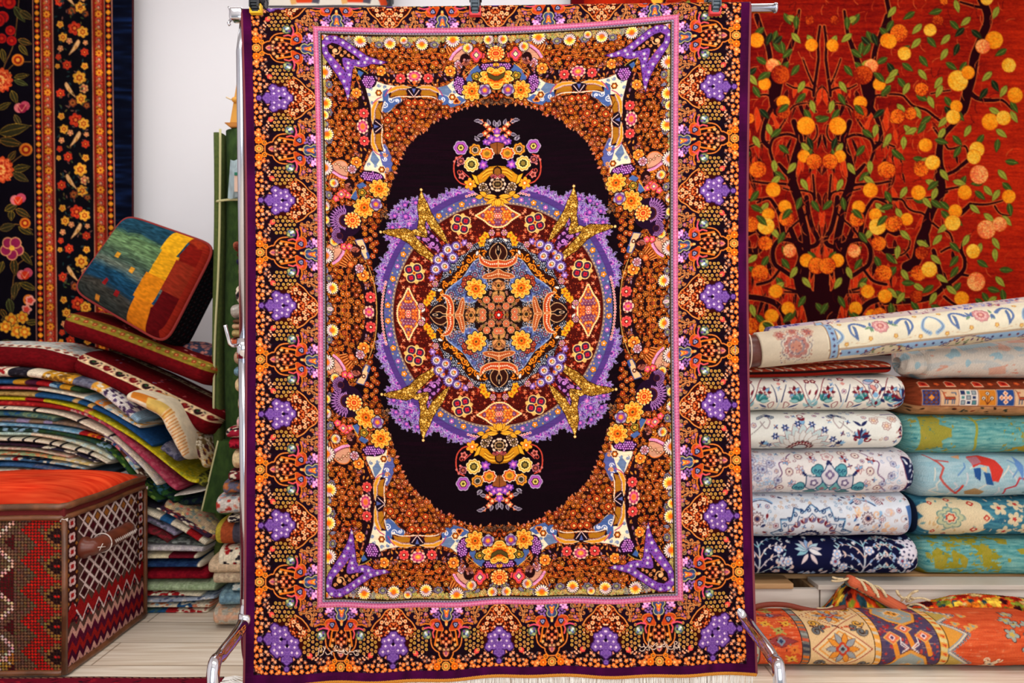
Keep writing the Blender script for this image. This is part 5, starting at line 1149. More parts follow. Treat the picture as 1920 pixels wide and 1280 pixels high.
            C.a[int(118*2):, :] = (140, 124, 40)
        blotch(C, 31, .8, (50, 120, 130), 3, 8)
        weave(C, .2)
    elif kind == 3:      # pale blue with coral vines
        n = vnoise(C.H, C.W, 5, 24, 5)[..., None]
        C.a = np.array((140, 178, 190), np.float32)*(1-n)+np.array((176, 200, 206), np.float32)*n
        for i in range(26):
            x, y = R.uniform(10, 300), R.uniform(30, 122); C.stroke([(x, y), (x+R.uniform(-14, 14), y+8), (x+R.uniform(-20, 20), y+22)], 3, R.choice([(206, 206, 196), (110, 150, 190), (196, 196, 200)]))
        C.stroke([(34, 50), (48, 66), (40, 84), (58, 104), (80, 122)], 4, (190, 84, 76), smooth=2); C.stroke([(20, 34), (34, 50), (60, 54)], 3.4, (190, 90, 90)); C.stroke([(76, 120), (84, 100)], 5, (196, 70, 60))
        C.poly([(100, 40), (124, 36), (150, 50), (160, 70), (150, 92), (138, 90), (134, 64), (118, 60), (104, 66)], (206, 60, 50)); C.poly([(98, 44), (120, 40), (122, 56), (104, 62)], (176, 110, 120))
        C.poly([(104, 68), (118, 66), (116, 90), (106, 84)], (40, 80, 140)); C.poly([(122, 74), (134, 76), (142, 98), (128, 96)], (40, 84, 140)); C.poly([(116, 66), (130, 64), (128, 76)], (214, 190, 150))
        C.poly([(90, 112), (108, 104), (128, 112), (124, 124), (96, 124)], (160, 130, 90)); C.poly([(70, 40), (90, 34), (84, 48)], (220, 160, 120))
        C.stroke([(168, 122), (166, 106), (184, 100), (190, 84), (204, 88), (210, 96), (240, 98), (250, 84)], 3.4, (186, 60, 70)); C.poly([(190, 34), (200, 60), (196, 90), (186, 60)], (100, 140, 196)); C.stroke([(206, 120), (240, 108), (290, 110)], 4, (70, 90, 90))
        C.poly([(240, 40), (290, 44), (280, 66), (246, 60)], (100, 150, 196), (200, 200, 150), 2); C.stroke([(214, 40), (226, 70), (250, 80)], 3, (206, 196, 150))
        weave(C, .2)
    elif kind == 4:      # deep teal with cream rosette
        n = vnoise(C.H, C.W, 4, 20, 5)[..., None]
        C.a = np.array((34, 84, 112), np.float32)*(1-n)+np.array((84, 146, 158), np.float32)*n
        C.rad(74, 78, 62, 9, [(1, (222, 202, 164))], amp=.16, sy=.85, sx=1.1)
        blotch(C, 8, .7, (206, 190, 160), 7, 6, 140, 300)
        for (x, y) in [(160, 60), (195, 50), (186, 82), (230, 70), (210, 104), (250, 100), (170, 110)]: C.rad(x, y, 15, 5, [(1, (214, 196, 160)), (.3, (190, 50, 50))], rot=R.random(), amp=.5)
        C.rad(66, 80, 28, 7, [(1, (110, 140, 130)), (.9, (190, 190, 150)), (.6, (110, 140, 130)), (.5, (214, 196, 160)), (.36, (190, 50, 40)), (.24, (220, 200, 160))], amp=.25, sy=.8)
        for (x, y, r) in [(34, 50, 5), (110, 50, 7), (112, 104, 7), (36, 108, 5), (70, 40, 6), (134, 80, 6), (60, 118, 5)]: C.rad(x, y, r, 4, [(1, (186, 50, 44)), (.5, (230, 200, 160))])
        for i in range(26): C.leaf(R.uniform(10, 130), R.uniform(34, 120), 9, 4, R.random()*6, R.choice([(110, 150, 150), (160, 170, 150), (206, 170, 120)]))
        C.a[:, :20] = (24, 34, 56)
        weave(C, .2)
    return C.down(2)
# big orange carpet rolled on the floor
def paint_orange(w=560, h=230):
    R = random.Random(90); C = Cv(w, h, 2, (214, 84, 42))
    n = vnoise(C.H, C.W, 4, 40, 5)[..., None]
    C.a = np.array((196, 66, 34), np.float32)*(1-n)+np.array((232, 104, 58), np.float32)*n
    def bar(x0, x1, c): C.poly([(x0, 0), (x1, 0), (x1, h), (x0, h)], c)
    # x: 0 is photo 1400
    bar(0, 24, (176, 168, 150))
    for i in range(90): C.leaf(R.uniform(0, 24), R.uniform(20, h), 7, 4, R.random()*6, R.choice([(206, 120, 50), (90, 90, 90), (190, 60, 40), (220, 170, 70), (130, 120, 110)]))
    bar(24, 26, (60, 40, 30))
    for y0 in range(-30, h, 78):
        for (x, y, c) in [(46, 20, (230, 170, 60)), (86, 20, (230, 170, 60)), (66, 40, (170, 160, 80)), (40, 0, (226, 120, 50)), (90, 0, (226, 120, 50))]:
            for k in range(3): C.stroke([(x-12+k*3, y0+y-8+k*8), (x+12-k*3, y0+y+8-k*8)], 3.2, c)
            C.rad(x, y0+y, 8, 4, [(1, c), (.3, (120, 30, 20))])
        C.poly([(36, y0+62), (66, y0+50), (98, y0+62), (66, y0+74)], (150, 60, 60), (110, 40, 30), 1); C.rad(66, y0+62, 8, 4, [(1, (130, 140, 150)), (.5, (60, 60, 90))])
    for i in range(60): C.rad(R.uniform(28, 104), R.uniform(10, h), 2, 4, [(1, R.choice([(90, 30, 24), (240, 150, 80), (140, 130, 110)]))])
    bar(104, 120, (120, 110, 100)); bar(104, 105.5, (50, 30, 30)); bar(118.5, 120, (50, 30, 30))
    for y in range(4, h, 11):
        C.poly([(106, y), (118, y+2), (118, y+8), (106, y+6)], R.choice([(214, 110, 40), (150, 150, 140), (60, 60, 70), (200, 80, 50)]))
    bar(120, 240, (226, 186, 134))
    for y0 in (-30, 60, 150):
        cx = 180; cy = y0+64
        C.poly([(124, cy), (180, cy-44), (236, cy), (180, cy+44)], (232, 200, 150), (150, 40, 30), 1.6)
        C.poly([(136, cy), (180, cy-34), (224, cy), (180, cy+34)], (226, 190, 140), (226, 140, 50), 2.6)
        for i in range(10):
            t = i*PI/5; C.leaf(cx+8*math.cos(t), cy+8*math.sin(t), 24, 11, t, [(226, 140, 50), (150, 150, 150)][i % 2], (80, 30, 20))
        C.rad(cx, cy, 13, 4, [(1, (190, 60, 40)), (.6, (150, 160, 160)), (.3, (60, 50, 60))])
        for (sx, sy) in ((-1, -1), (1, -1), (-1, 1), (1, 1)):
            x, y = cx+sx*42, cy+sy*34
            c1 = (226, 160, 60) if y0 != 60 else (110, 110, 110)
            C.spiral(x, y, 11, 1.1, 0, 5.6, (60, 40, 30), flip=sx); C.spiral(x, y, 11, 1.1, 0, 3.6, c1, flip=sx)
            C.spiral(x-sx*14, y+sy*10, 8, .9, 2, 5, (60, 40, 30), flip=-sx); C.spiral(x-sx*14, y+sy*10, 8, .9, 2, 3., c1, flip=-sx)
            C.stroke([(cx+sx*14, cy+sy*46), (cx+sx*30, cy+sy*40)], 2, (190, 60, 40))
        for i in range(14): C.rad(R.uniform(124, 236), cy+44+R.uniform(-3, 3), 2.6, 4, [(1, R.choice([(206, 80, 40), (110, 110, 110), (90, 40, 30)]))])
    bar(240, 254, (230, 156, 64)); bar(240, 241.4, (50, 30, 20)); bar(252.8, 254, (50, 30, 20))
    for y in range(0, h, 15): C.poly([(242, y), (252, y+3), (252, y+9), (242, y+6)], R.choice([(236, 190, 140), (200, 190, 170)]))
    bar(254, 362, (84, 66, 92))
    for i in range(260): C.rad(R.uniform(255, 361), R.uniform(0, h), R.uniform(2, 4), 4, [(1, R.choice([(176, 52, 50), (150, 40, 50), (60, 60, 96), (190, 70, 60)]))], rot=R.random())
    for cy in (176, 26):
        C.poly([(264, cy), (282, cy-38), (308, cy-52), (336, cy-38), (352, cy), (336, cy+38), (308, cy+52), (282, cy+38)], (226, 150, 60), (90, 40, 40), 1.6)
        C.poly([(270, cy), (286, cy-32), (308, cy-44), (332, cy-32), (346, cy), (332, cy+32), (308, cy+44), (286, cy+32)], (150, 156, 150))
        for i in range(30): C.rad(308+R.uniform(-28, 28), cy+R.uniform(-30, 30), 4, 4, [(1, R.choice([(196, 160, 100), (170, 176, 170), (206, 150, 100)]))])
        C.poly([(290, cy), (308, cy-18), (326, cy), (308, cy+18)], (230, 156, 64), (240, 210, 170), 2); C.poly([(300, cy-4), (308, cy-8), (308, cy+2)], (60, 30, 30)); C.poly([(310, cy), (318, cy+4), (310, cy+8)], (60, 30, 30))
    for (x, y) in [(276, 104), (336, 100), (304, 84)]:
        C.stroke([(x, y), (x+8, y+34)], 9, (230, 140, 50)); C.poly([(x-16, y), (x, y-12), (x+16, y), (x, y+12)], (226, 110, 70), (230, 170, 90), 2); C.rad(x, y, 6, 4, [(1, (236, 200, 190)), (.5, (80, 50, 90))])
    for (x, s) in [(292, 1), (322, -1)]: C.stroke([(x, 112), (x+s*12, 122), (x, 130)], 2.4, (232, 214, 206)); C.stroke([(x, 104), (x-s*2, 116), (x+s*10, 124)], 2, (232, 214, 206))
    bar(362, 380, (230, 160, 70)); bar(362, 363.4, (50, 30, 20)); bar(378.6, 380, (50, 30, 20))
    for y in range(0, h, 17): C.poly([(364, y), (378, y+4), (378, y+12), (364, y+8)], (220, 196, 130)); C.poly([(366, y+12), (376, y+14), (374, y+19)], (206, 70, 40))
    for k in range(-1, 4):
        y = k*62+4
        C.poly([(380, y-2), (412, y+30), (380, y+62)], (222, 150, 60) if k % 2 else (190, 156, 76)); 
        st = [(380, y+2), (400, y+16), (418, y+30), (400, y+46), (380, y+60)]
        C.stroke(st, 7, (150, 156, 160)); C.stroke(st, 2.4, (232, 206, 170)); C.stroke([(a+5, b) for a, b in st], 1., (60, 30, 30))
        for a, b in crom(st, 4): C.rad(a+7, b, 2.6, 4, [(1, (150, 156, 160)), (.4, (80, 30, 30))])
    C.rad(462, 160, 17, 4, [(1, (70, 30, 24)), (.9, (236, 200, 160)), (.4, (190, 190, 180)), (.2, (60, 40, 40))], rot=.78, amp=.55)
    for s in (-1, 1): C.spiral(462+s*12, 146, 7, .8, 0, 3, (236, 206, 170), flip=s); C.spiral(462+s*12, 174, 7, .8, 2, 3, (236, 206, 170), flip=-s)
    for (x, y) in [(410, 70), (440, 78), (428, 84), (438, 40), (410, 44)]: C.rad(x, y, 9, 3, [(1, (226, 160, 80)), (.4, (150, 160, 150))], amp=.4)
    for (x, y) in [(520, 70), (504, 98), (540, 100), (530, 126), (512, 60), (546, 74), (520, 180), (545, 200), (530, 30)]:
        C.rad(x, y, 15, 5, [(1, (60, 30, 30)), (.9, (160, 164, 150)), (.4, (206, 170, 80))], rot=R.random(), amp=.5)
    m = vnoise(C.H, C.W, 1.6, 30, 15)
    C.a[(m > .84)] = C.a[(m > .84)]*.5+np.array((236, 190, 150))*.5
    weave(C, .14)
    C.a *= .95
    return C.down(2)
def paint_tufted(w=400, h=120):
    C = Cv(w, h, 2, (200, 60, 24)); R = random.Random(6)
    for i in range(700):
        C.rad(R.uniform(0, w), R.uniform(0, h), R.uniform(3, 9), 5, [(1, R.choice([(206, 60, 24), (226, 120, 30), (190, 150, 40), (120, 130, 40), (60, 14, 20), (170, 30, 20), (230, 180, 60), (40, 70, 80), (200, 170, 110)]))], rot=R.random()*6)
    nz(C, .5, 4, 4, 3, 3); return C.down(2)
# long ivory carpet rolled diagonally on top
def paint_long(w=760, h=150):
    C = Cv(w, h, 2, (226, 216, 190)); R = random.Random(12)
    LBl, NV = (140, 168, 196), (60, 80, 130)
    C.poly([(0, 0), (w, 0), (w, 30), (0, 30)], (196, 176, 170))
    for i in range(240):
        C.leaf(R.uniform(0, w), R.uniform(0, 30), 9, 4, R.random()*6, R.choice([(150, 80, 100), (90, 90, 150), (190, 120, 110), (220, 200, 170), (110, 60, 90), (170, 150, 110)]))
    for i in range(60): C.spiral(R.uniform(100, w), R.uniform(5, 28), 6, 1, R.random()*6, 1.6, R.choice([(150, 90, 110), (120, 130, 180), (226, 214, 190)]))
    C.poly([(0, 106), (w, 106), (w, 150), (0, 150)], (206, 190, 166)); C.poly([(150, 100), (w, 100), (w, 116), (150, 116)], LBl)
    C.stroke([(0, 98), (w, 98)], 3, (150, 120, 96)); 
    for x in range(150, w, 16):
        C.rad(x, 108, 3, 5, [(1, R.choice([(60, 50, 90), (110, 50, 60)]))]); 
    for x in range(240, w, 150):
        C.poly(crom([(x-50, 118), (x-20, 104), (x, 100), (x+20, 104), (x+50, 118), (x+10, 124), (x-10, 124)], 3, True), (196, 180, 150), (80, 60, 90), 1.6)
        for i in range(16): C.leaf(x+R.uniform(-36, 36), R.uniform(104, 120), 8, 4, R.random()*6, R.choice([(150, 80, 50), (90, 60, 90), (110, 120, 90)]))
        C.spiral(x-40, 112, 7, 1, 0, 2, (90, 80, 120)); C.spiral(x+40, 112, 7, 1, 0, 2, (90, 80, 120))
    # end panel with rosette
    C.poly([(0, 0), (126, 0), (126, 150), (0, 150)], (206, 190, 166))
    C.poly([(0, 0), (126, 0), (126, 24), (0, 24)], (180, 160, 170))
    for i in range(40): C.rad(R.uniform(40, 100), R.uniform(2, 22), 3, 4, [(1, (70, 60, 120))])
    C.rad(66, 84, 30, 9, [(1, (150, 140, 140)), (.93, (206, 190, 170)), (.8, (176, 120, 110)), (.55, (150, 130, 130)), (.4, (190, 130, 110))], amp=.16)
    for (x, y) in [(40, 56), (92, 56), (66, 50)]: C.rad(x, y, 13, 6, [(1, (190, 150, 130)), (.6, (170, 100, 90))])
    for i in range(160): C.disc(R.uniform(34, 100), R.uniform(40, 120), 1.2, R.choice([(110, 90, 110), (150, 80, 70), (220, 206, 190)]))
    C.poly([(128, 20), (142, 20), (146, 120), (130, 120)], LBl, (150, 120, 96), 2.4)
    for y in range(30, 120, 12): C.rad(137, y, 3, 5, [(1, (80, 60, 90))])
    # field sprays
    for x0 in (230, 420, 610):
        for s in (-1, 1):
            g = lambda x, y: (x0+s*x, y)
            C.stroke([g(30, 58), g(44, 48), g(56, 52), g(58, 70), g(48, 82)], 7, (96, 116, 158), 3, smooth=5); 
            for i in range(7): C.leaf(*g(52, 54+i*4), 10, 4, 2.2 if s > 0 else .9, (90, 110, 150))
            C.stroke([g(88, 86), g(76, 76), g(82, 60), g(94, 50)], 8, (150, 176, 200), 4, smooth=5); C.stroke([g(88, 86), g(76, 76), g(82, 60), g(94, 50)], 1.2, (90, 100, 130), smooth=5)
            C.stroke([g(20, 86), g(36, 92), g(60, 88), g(74, 92)], 1., (206, 170, 130), smooth=4)
            for (x, y) in [(24, 84), (70, 90), (72, 44)]: flw(C, *g(x, y), 4.4, [(206, 140, 70), (230, 200, 120)], 5, out=(206, 196, 170))
            for i in range(5): C.leaf(*g(20, 60), 13, 5, R.random()*6, R.choice([(110, 140, 110), (90, 110, 150)]))
        flw(C, x0, 60, 15, [(206, 140, 140), (226, 180, 170), (190, 110, 110), (226, 170, 150)], 9, out=(170, 110, 110), amp=.2)
    nz(C, .06, 8, 20, 4, 3)
    return C.down(2)
# flat woven storage cube
def paint_cube(side):
    C = Cv(300, 330, 2, (92, 60, 44)); R = random.Random(2)
    if side == 0:   # front, cross-stitch lattice (x: 0..300 = photo -170..125)
        g = 6.2
        cols = {}
        for j in range(0, 55):
            for i in range(0, 50):
                x = i; y = j
                k = (x+y, x-y)
                d = abs(((x-12) % 25)-12.5)
                tri = abs((y % 12)-6)
                c = (104, 72, 52)
                if d < 8-tri*.5: c = (110, 78, 56)
                e = x-(36+abs((y+2) % 10-5))
                if 0 <= e < 5: c = (176, 26, 20)
                if x >= 44 or x <= 2: c = (134, 92, 46)
                if x >= 43:
                    dd = abs(x-46.5)+abs((y % 10)-5)
                    c = (30, 14, 16) if dd < 3.2 else ((134, 92, 46) if dd < 5 else (170, 30, 24))
                    if dd < 1: c = (170, 26, 22)
                if x < 34:
                    q_ = (abs((x % 22)-11)+abs((y % 14)-7))
                    if 6 <= q_ < 7.2: c = (216, 176, 156)
                    elif q_ < 3: c = (70, 14, 18)
                    elif q_ < 6: c = (110, 80, 60) if (x//22+y//14) % 2 else (80, 16, 20)
                    elif q_ > 11 and q_ < 12.4: c = (150, 24, 20)
                if y > 42 and x < 34 and (x+y) % 7 < 4: c = (160, 108, 46) if (x-y) % 5 else (216, 176, 156)
                cols[i, j] = c
        for (i, j), c in cols.items():
            X, Y = i*6.1+3, j*6.1+3
            C.poly([(X-3.2, Y-.5), (X-.2, Y-3.2), (X+3.2, Y+.5), (X+.2, Y+3.2)], tuple(v*R.uniform(.9, 1.2) for v in c), raw=True)
        m = C.a.sum(-1) == 196
        C.a[m] = (50, 30, 24)
    else:           # right side
        C.a[:] = (66, 20, 20)
        # lozenge net above, zigzags below ; u 0..300 , v 0..330
        for y in range(0, 330, 3):
            pass
        C.poly([(0, 0), (300, 0), (300, 330), (0, 330)], (84, 58, 50))
        for j in range(0, 12):
            for i in range(0, 7):
                x, y = 60+i*33+(j % 2)*16.5, 4+j*16.5
                if x > 262 or y > 178: continue
                c = [(60, 14, 22), (74, 16, 26), (160, 96, 40)][(2 if j in (1, 5) else (i+j) % 2)]
                C.poly([(x-16.5, y), (x, y-16.5), (x+16.5, y), (x, y+16.5)], (230, 206, 202), raw=True); C.poly([(x-12.6, y), (x, y-12.6), (x+12.6, y), (x, y+12.6)], (84, 54, 46), raw=True); C.poly([(x-9, y), (x, y-9), (x+9, y), (x, y+9)], c, raw=True)
        for xx in (24, 282):
            C.poly([(xx-16, 0), (xx+16, 0), (xx+16, 220), (xx-16, 220)], (56, 22, 22), raw=True)
            for y in range(14, 220, 30):
                C.rad(xx, y, 12, 4, [(1, (224, 190, 186)), (.45, (170, 30, 30))], rot=.78, amp=.3, raw=True)
                C.rad(xx-12, y+15, 4, 4, [(1, (160, 100, 40))], raw=True); C.rad(xx+13, y+15, 4, 4, [(1, (160, 100, 40))], raw=True)
        def zig(y0, h_, c, st=12, am=9):
            pts = [(x, y0+(am if (x//st) % 2 else -am)) for x in range(-st, 312+st, st)]
            C.poly(pts+[(p[0], p[1]+h_) for p in pts[::-1]], c, raw=True)
        zig(186, 34, (150, 24, 26)); 
        pts = [(x, 214+(14 if (x//18) % 2 else -14)) for x in range(36, 280, 18)]
        C.stroke(pts, 4, (226, 200, 196), raw=True)
        for x, y in pts[::2]: C.rad(x, y+16, 9, 4, [(1, (60, 16, 30)), (.4, (160, 40, 40))], rot=0, amp=.3, raw=True)
        zig(236, 14, (206, 150, 136)); zig(250, 20, (84, 18, 44)); zig(268, 16, (150, 28, 26)); zig(284, 16, (70, 16, 40)); zig(298, 14, (206, 150, 136)); zig(314, 30, (90, 56, 46))
    w_ = vnoise(C.H, C.W, 2, 2, 8); C.a *= (.72+.56*w_)[..., None]
    if side: 
        y, x = np.mgrid[0:C.H, 0:C.W]; C.a *= (1-.22*(((x+y) % 8) < 2))[..., None]
    return C.down(2)
# ------------------------------------------------------------------ building the shop
import bpy, bmesh
from mathutils import Vector, Matrix
sc = bpy.context.scene
COL = sc.collection
FPX, HC = 1500., 1.0                       # focal length in pixels of a 1920 wide frame, eye height in metres
def P(px, py, d): return ((px-960)*d/FPX, d, HC-(py-640)*d/FPX)
def srgb(c): return tuple((v/255/12.92 if v/255 <= .04045 else ((v/255+.055)/1.055)**2.4) for v in c)
MATS = {}
def mat(name, col=None, rough=.8, metal=0., bump=0., bscale=400., sheen=0., attr=False, spec=.3, noise=0., nscale=8., stretch=(1, 1, 1), col2=None, alpha=1., trans=0.):
    if name in MATS: return MATS[name]
    m = bpy.data.materials.new(name); m.use_nodes = True
    nt = m.node_tree; b = nt.nodes['Principled BSDF']
    b.inputs['Roughness'].default_value = rough; b.inputs['Metallic'].default_value = metal
    b.inputs['Specular IOR Level'].default_value = spec
    b.inputs['Sheen Weight'].default_value = sheen; b.inputs['Sheen Roughness'].default_value = .4
    if alpha < 1: b.inputs['Alpha'].default_value = alpha
    tc = nt.nodes.new('ShaderNodeTexCoord'); mp = nt.nodes.new('ShaderNodeMapping'); mp.inputs['Scale'].default_value = stretch
    nt.links.new(tc.outputs['Object'], mp.inputs[0])
    if attr:
        a = nt.nodes.new('ShaderNodeAttribute'); a.attribute_name = 'dye'
        nt.links.new(a.outputs['Color'], b.inputs['Base Color'])
    elif noise or col2:
        n = nt.nodes.new('ShaderNodeTexNoise'); n.inputs['Scale'].default_value = nscale; n.inputs['Detail'].default_value = 6
        r = nt.nodes.new('ShaderNodeValToRGB'); c = srgb(col); d = srgb(col2) if col2 else tuple(v*(1-noise) for v in c)
        r.color_ramp.elements[0].color = (*d, 1); r.color_ramp.elements[1].color = (*c, 1)
        r.color_ramp.elements[0].position = .35; r.color_ramp.elements[1].position = .65
        nt.links.new(mp.outputs[0], n.inputs[0]); nt.links.new(n.outputs[0], r.inputs[0]); nt.links.new(r.outputs[0], b.inputs['Base Color'])
    else: b.inputs['Base Color'].default_value = (*srgb(col), 1)
    if bump:
        n = nt.nodes.new('ShaderNodeTexNoise'); n.inputs['Scale'].default_value = bscale; n.inputs['Detail'].default_value = 3
        u = nt.nodes.new('ShaderNodeBump'); u.inputs['Strength'].default_value = bump; u.inputs['Distance'].default_value = .002
        nt.links.new(mp.outputs[0], n.inputs[0]); nt.links.new(n.outputs[0], u.inputs['Height']); nt.links.new(u.outputs[0], b.inputs['Normal'])
    MATS[name] = m
    return m
SILK = lambda: mat('silk_pile', attr=True, rough=.8, sheen=0., bump=.25, bscale=900, spec=.04)
WOOL = lambda: mat('wool_pile', attr=True, rough=.95, bump=.5, bscale=700, spec=.04)
KILIM = lambda: mat('flat_weave', attr=True, rough=.95, bump=.6, bscale=420, spec=.04)
def tag(o, label=None, cat=None, group=None, kind=None):
    if label: o['label'] = label
    if cat: o['category'] = cat
    if group: o['group'] = group
    if kind: o['kind'] = kind
    return o
def link(o, parent=None):
    COL.objects.link(o)
    if parent is not None:
        o.parent = parent; o.matrix_parent_inverse = parent.matrix_world.inverted()
    return o
def empty(name, loc, label, cat, group=None):
    o = bpy.data.objects.new(name, None); o.location = loc; o.empty_display_size = .05
    COL.objects.link(o); bpy.context.view_layer.update()
    return tag(o, label, cat, group)
def grid(name, V, col=None, m=None, parent=None, wrap=False, smooth=True, flip=False):
    "V: (h,w,3) vertices in world space; col (h,w,3) 0..255"
    h, w = V.shape[:2]
    me = bpy.data.meshes.new(name)
    if parent is not None:
        V = V-np.array(parent.matrix_world.translation)
    me.vertices.add(h*w); me.vertices.foreach_set('co', np.ascontiguousarray(V, np.float32).ravel())
    hh = h if wrap else h-1
    i = np.arange(hh)[:, None]; j = np.arange(w-1)[None, :]
    i2 = (i+1) % h
    a, b, c, d = i*w+j, i*w+j+1, i2*w+j+1, i2*w+j
    q = np.stack([a, d, c, b] if flip else [a, b, c, d], -1).reshape(-1).astype(np.int32)
    n = hh*(w-1)
    me.loops.add(n*4); me.loops.foreach_set('vertex_index', q)
    me.polygons.add(n); me.polygons.foreach_set('loop_start', np.arange(0, n*4, 4, dtype=np.int32))
    if smooth: me.polygons.foreach_set('use_smooth', np.ones(n, bool))
    me.update(calc_edges=True)
    if col is not None:
        at = me.color_attributes.new('dye', 'BYTE_COLOR', 'POINT')
        c4 = np.ones((h*w, 4), np.float32); c4[:, :3] = np.clip(col.reshape(-1, 3)/255., 0, 1)
        at.data.foreach_set('color_srgb', c4.ravel())
    o = bpy.data.objects.new(name, me)
    if m: me.materials.append(m)
    COL.objects.link(o)
    if parent is not None: o.parent = parent
    return o
def frombm(name, bm, m=None, parent=None, smooth=True):
    me = bpy.data.meshes.new(name)
    if parent is not None: bmesh.ops.translate(bm, verts=bm.verts, vec=-parent.matrix_world.translation)
    bm.to_mesh(me); bm.free()
    if smooth: me.polygons.foreach_set('use_smooth', [True]*len(me.polygons))
    o = bpy.data.objects.new(name, me)
    if m: me.materials.append(m)
    COL.objects.link(o)
    if parent is not None: o.parent = parent
    return o
def bm_tube(bm, pts, r, seg=16, caps=True):
    pts = [Vector(p) for p in pts]; rings = []
    n = len(pts); rr = r if isinstance(r, (list, tuple)) else [r]*n
    up = None
    for i, p in enumerate(pts):
        t = (pts[min(i+1, n-1)]-pts[max(i-1, 0)]).normalized()
        if up is None: up = Vector((0, 1, 0)) if abs(t.y) < .9 else Vector((1, 0, 0))
        s = t.cross(up).normalized(); up = s.cross(t).normalized()
        rings.append([bm.verts.new(p+rr[i]*(math.cos(a)*s+math.sin(a)*up)) for a in [2*PI*k/seg for k in range(seg)]])
    for a, b in zip(rings, rings[1:]):
        for k in range(seg): bm.faces.new((a[k], a[(k+1) % seg], b[(k+1) % seg], b[k]))
    if caps: bm.faces.new(rings[0][::-1]); bm.faces.new(rings[-1])
def tube(name, pts, r, m, parent=None, seg=16, smooth=0):
    if smooth: pts = crom(pts, smooth)
    bm = bmesh.new(); bm_tube(bm, pts, r, seg)
    bmesh.ops.recalc_face_normals(bm, faces=bm.faces)
    return frombm(name, bm, m, parent)
def bm_box(bm, c, s, rot=None, bev=.0, seg=2):
    r = bmesh.ops.create_cube(bm, size=1)
    vs = r['verts']
    for v in vs: v.co = Vector((v.co.x*s[0], v.co.y*s[1], v.co.z*s[2]))
    if bev:
        es = list({e for v in vs for e in v.link_edges})
        g = bmesh.ops.bevel(bm, geom=es, offset=bev, segments=seg, affect='EDGES', profile=.6)
        vs = list(set(v for v in g['verts']) | set(v for f in g['faces'] for v in f.verts))
        st = [vs[0]]; seen = {vs[0]}
        while st:
            v = st.pop()
            for e in v.link_edges:
                o = e.other_vert(v)
                if o not in seen: seen.add(o); st.append(o)
        vs = list(seen)
    M = Matrix.Translation(Vector(c)) @ (rot.to_4x4() if rot else Matrix())
    bmesh.ops.transform(bm, matrix=M, verts=vs)
def box(name, c, s, m, parent=None, rot=None, bev=.003):
    bm = bmesh.new(); bm_box(bm, c, s, rot, bev); return frombm(name, bm, m, parent, smooth=False)
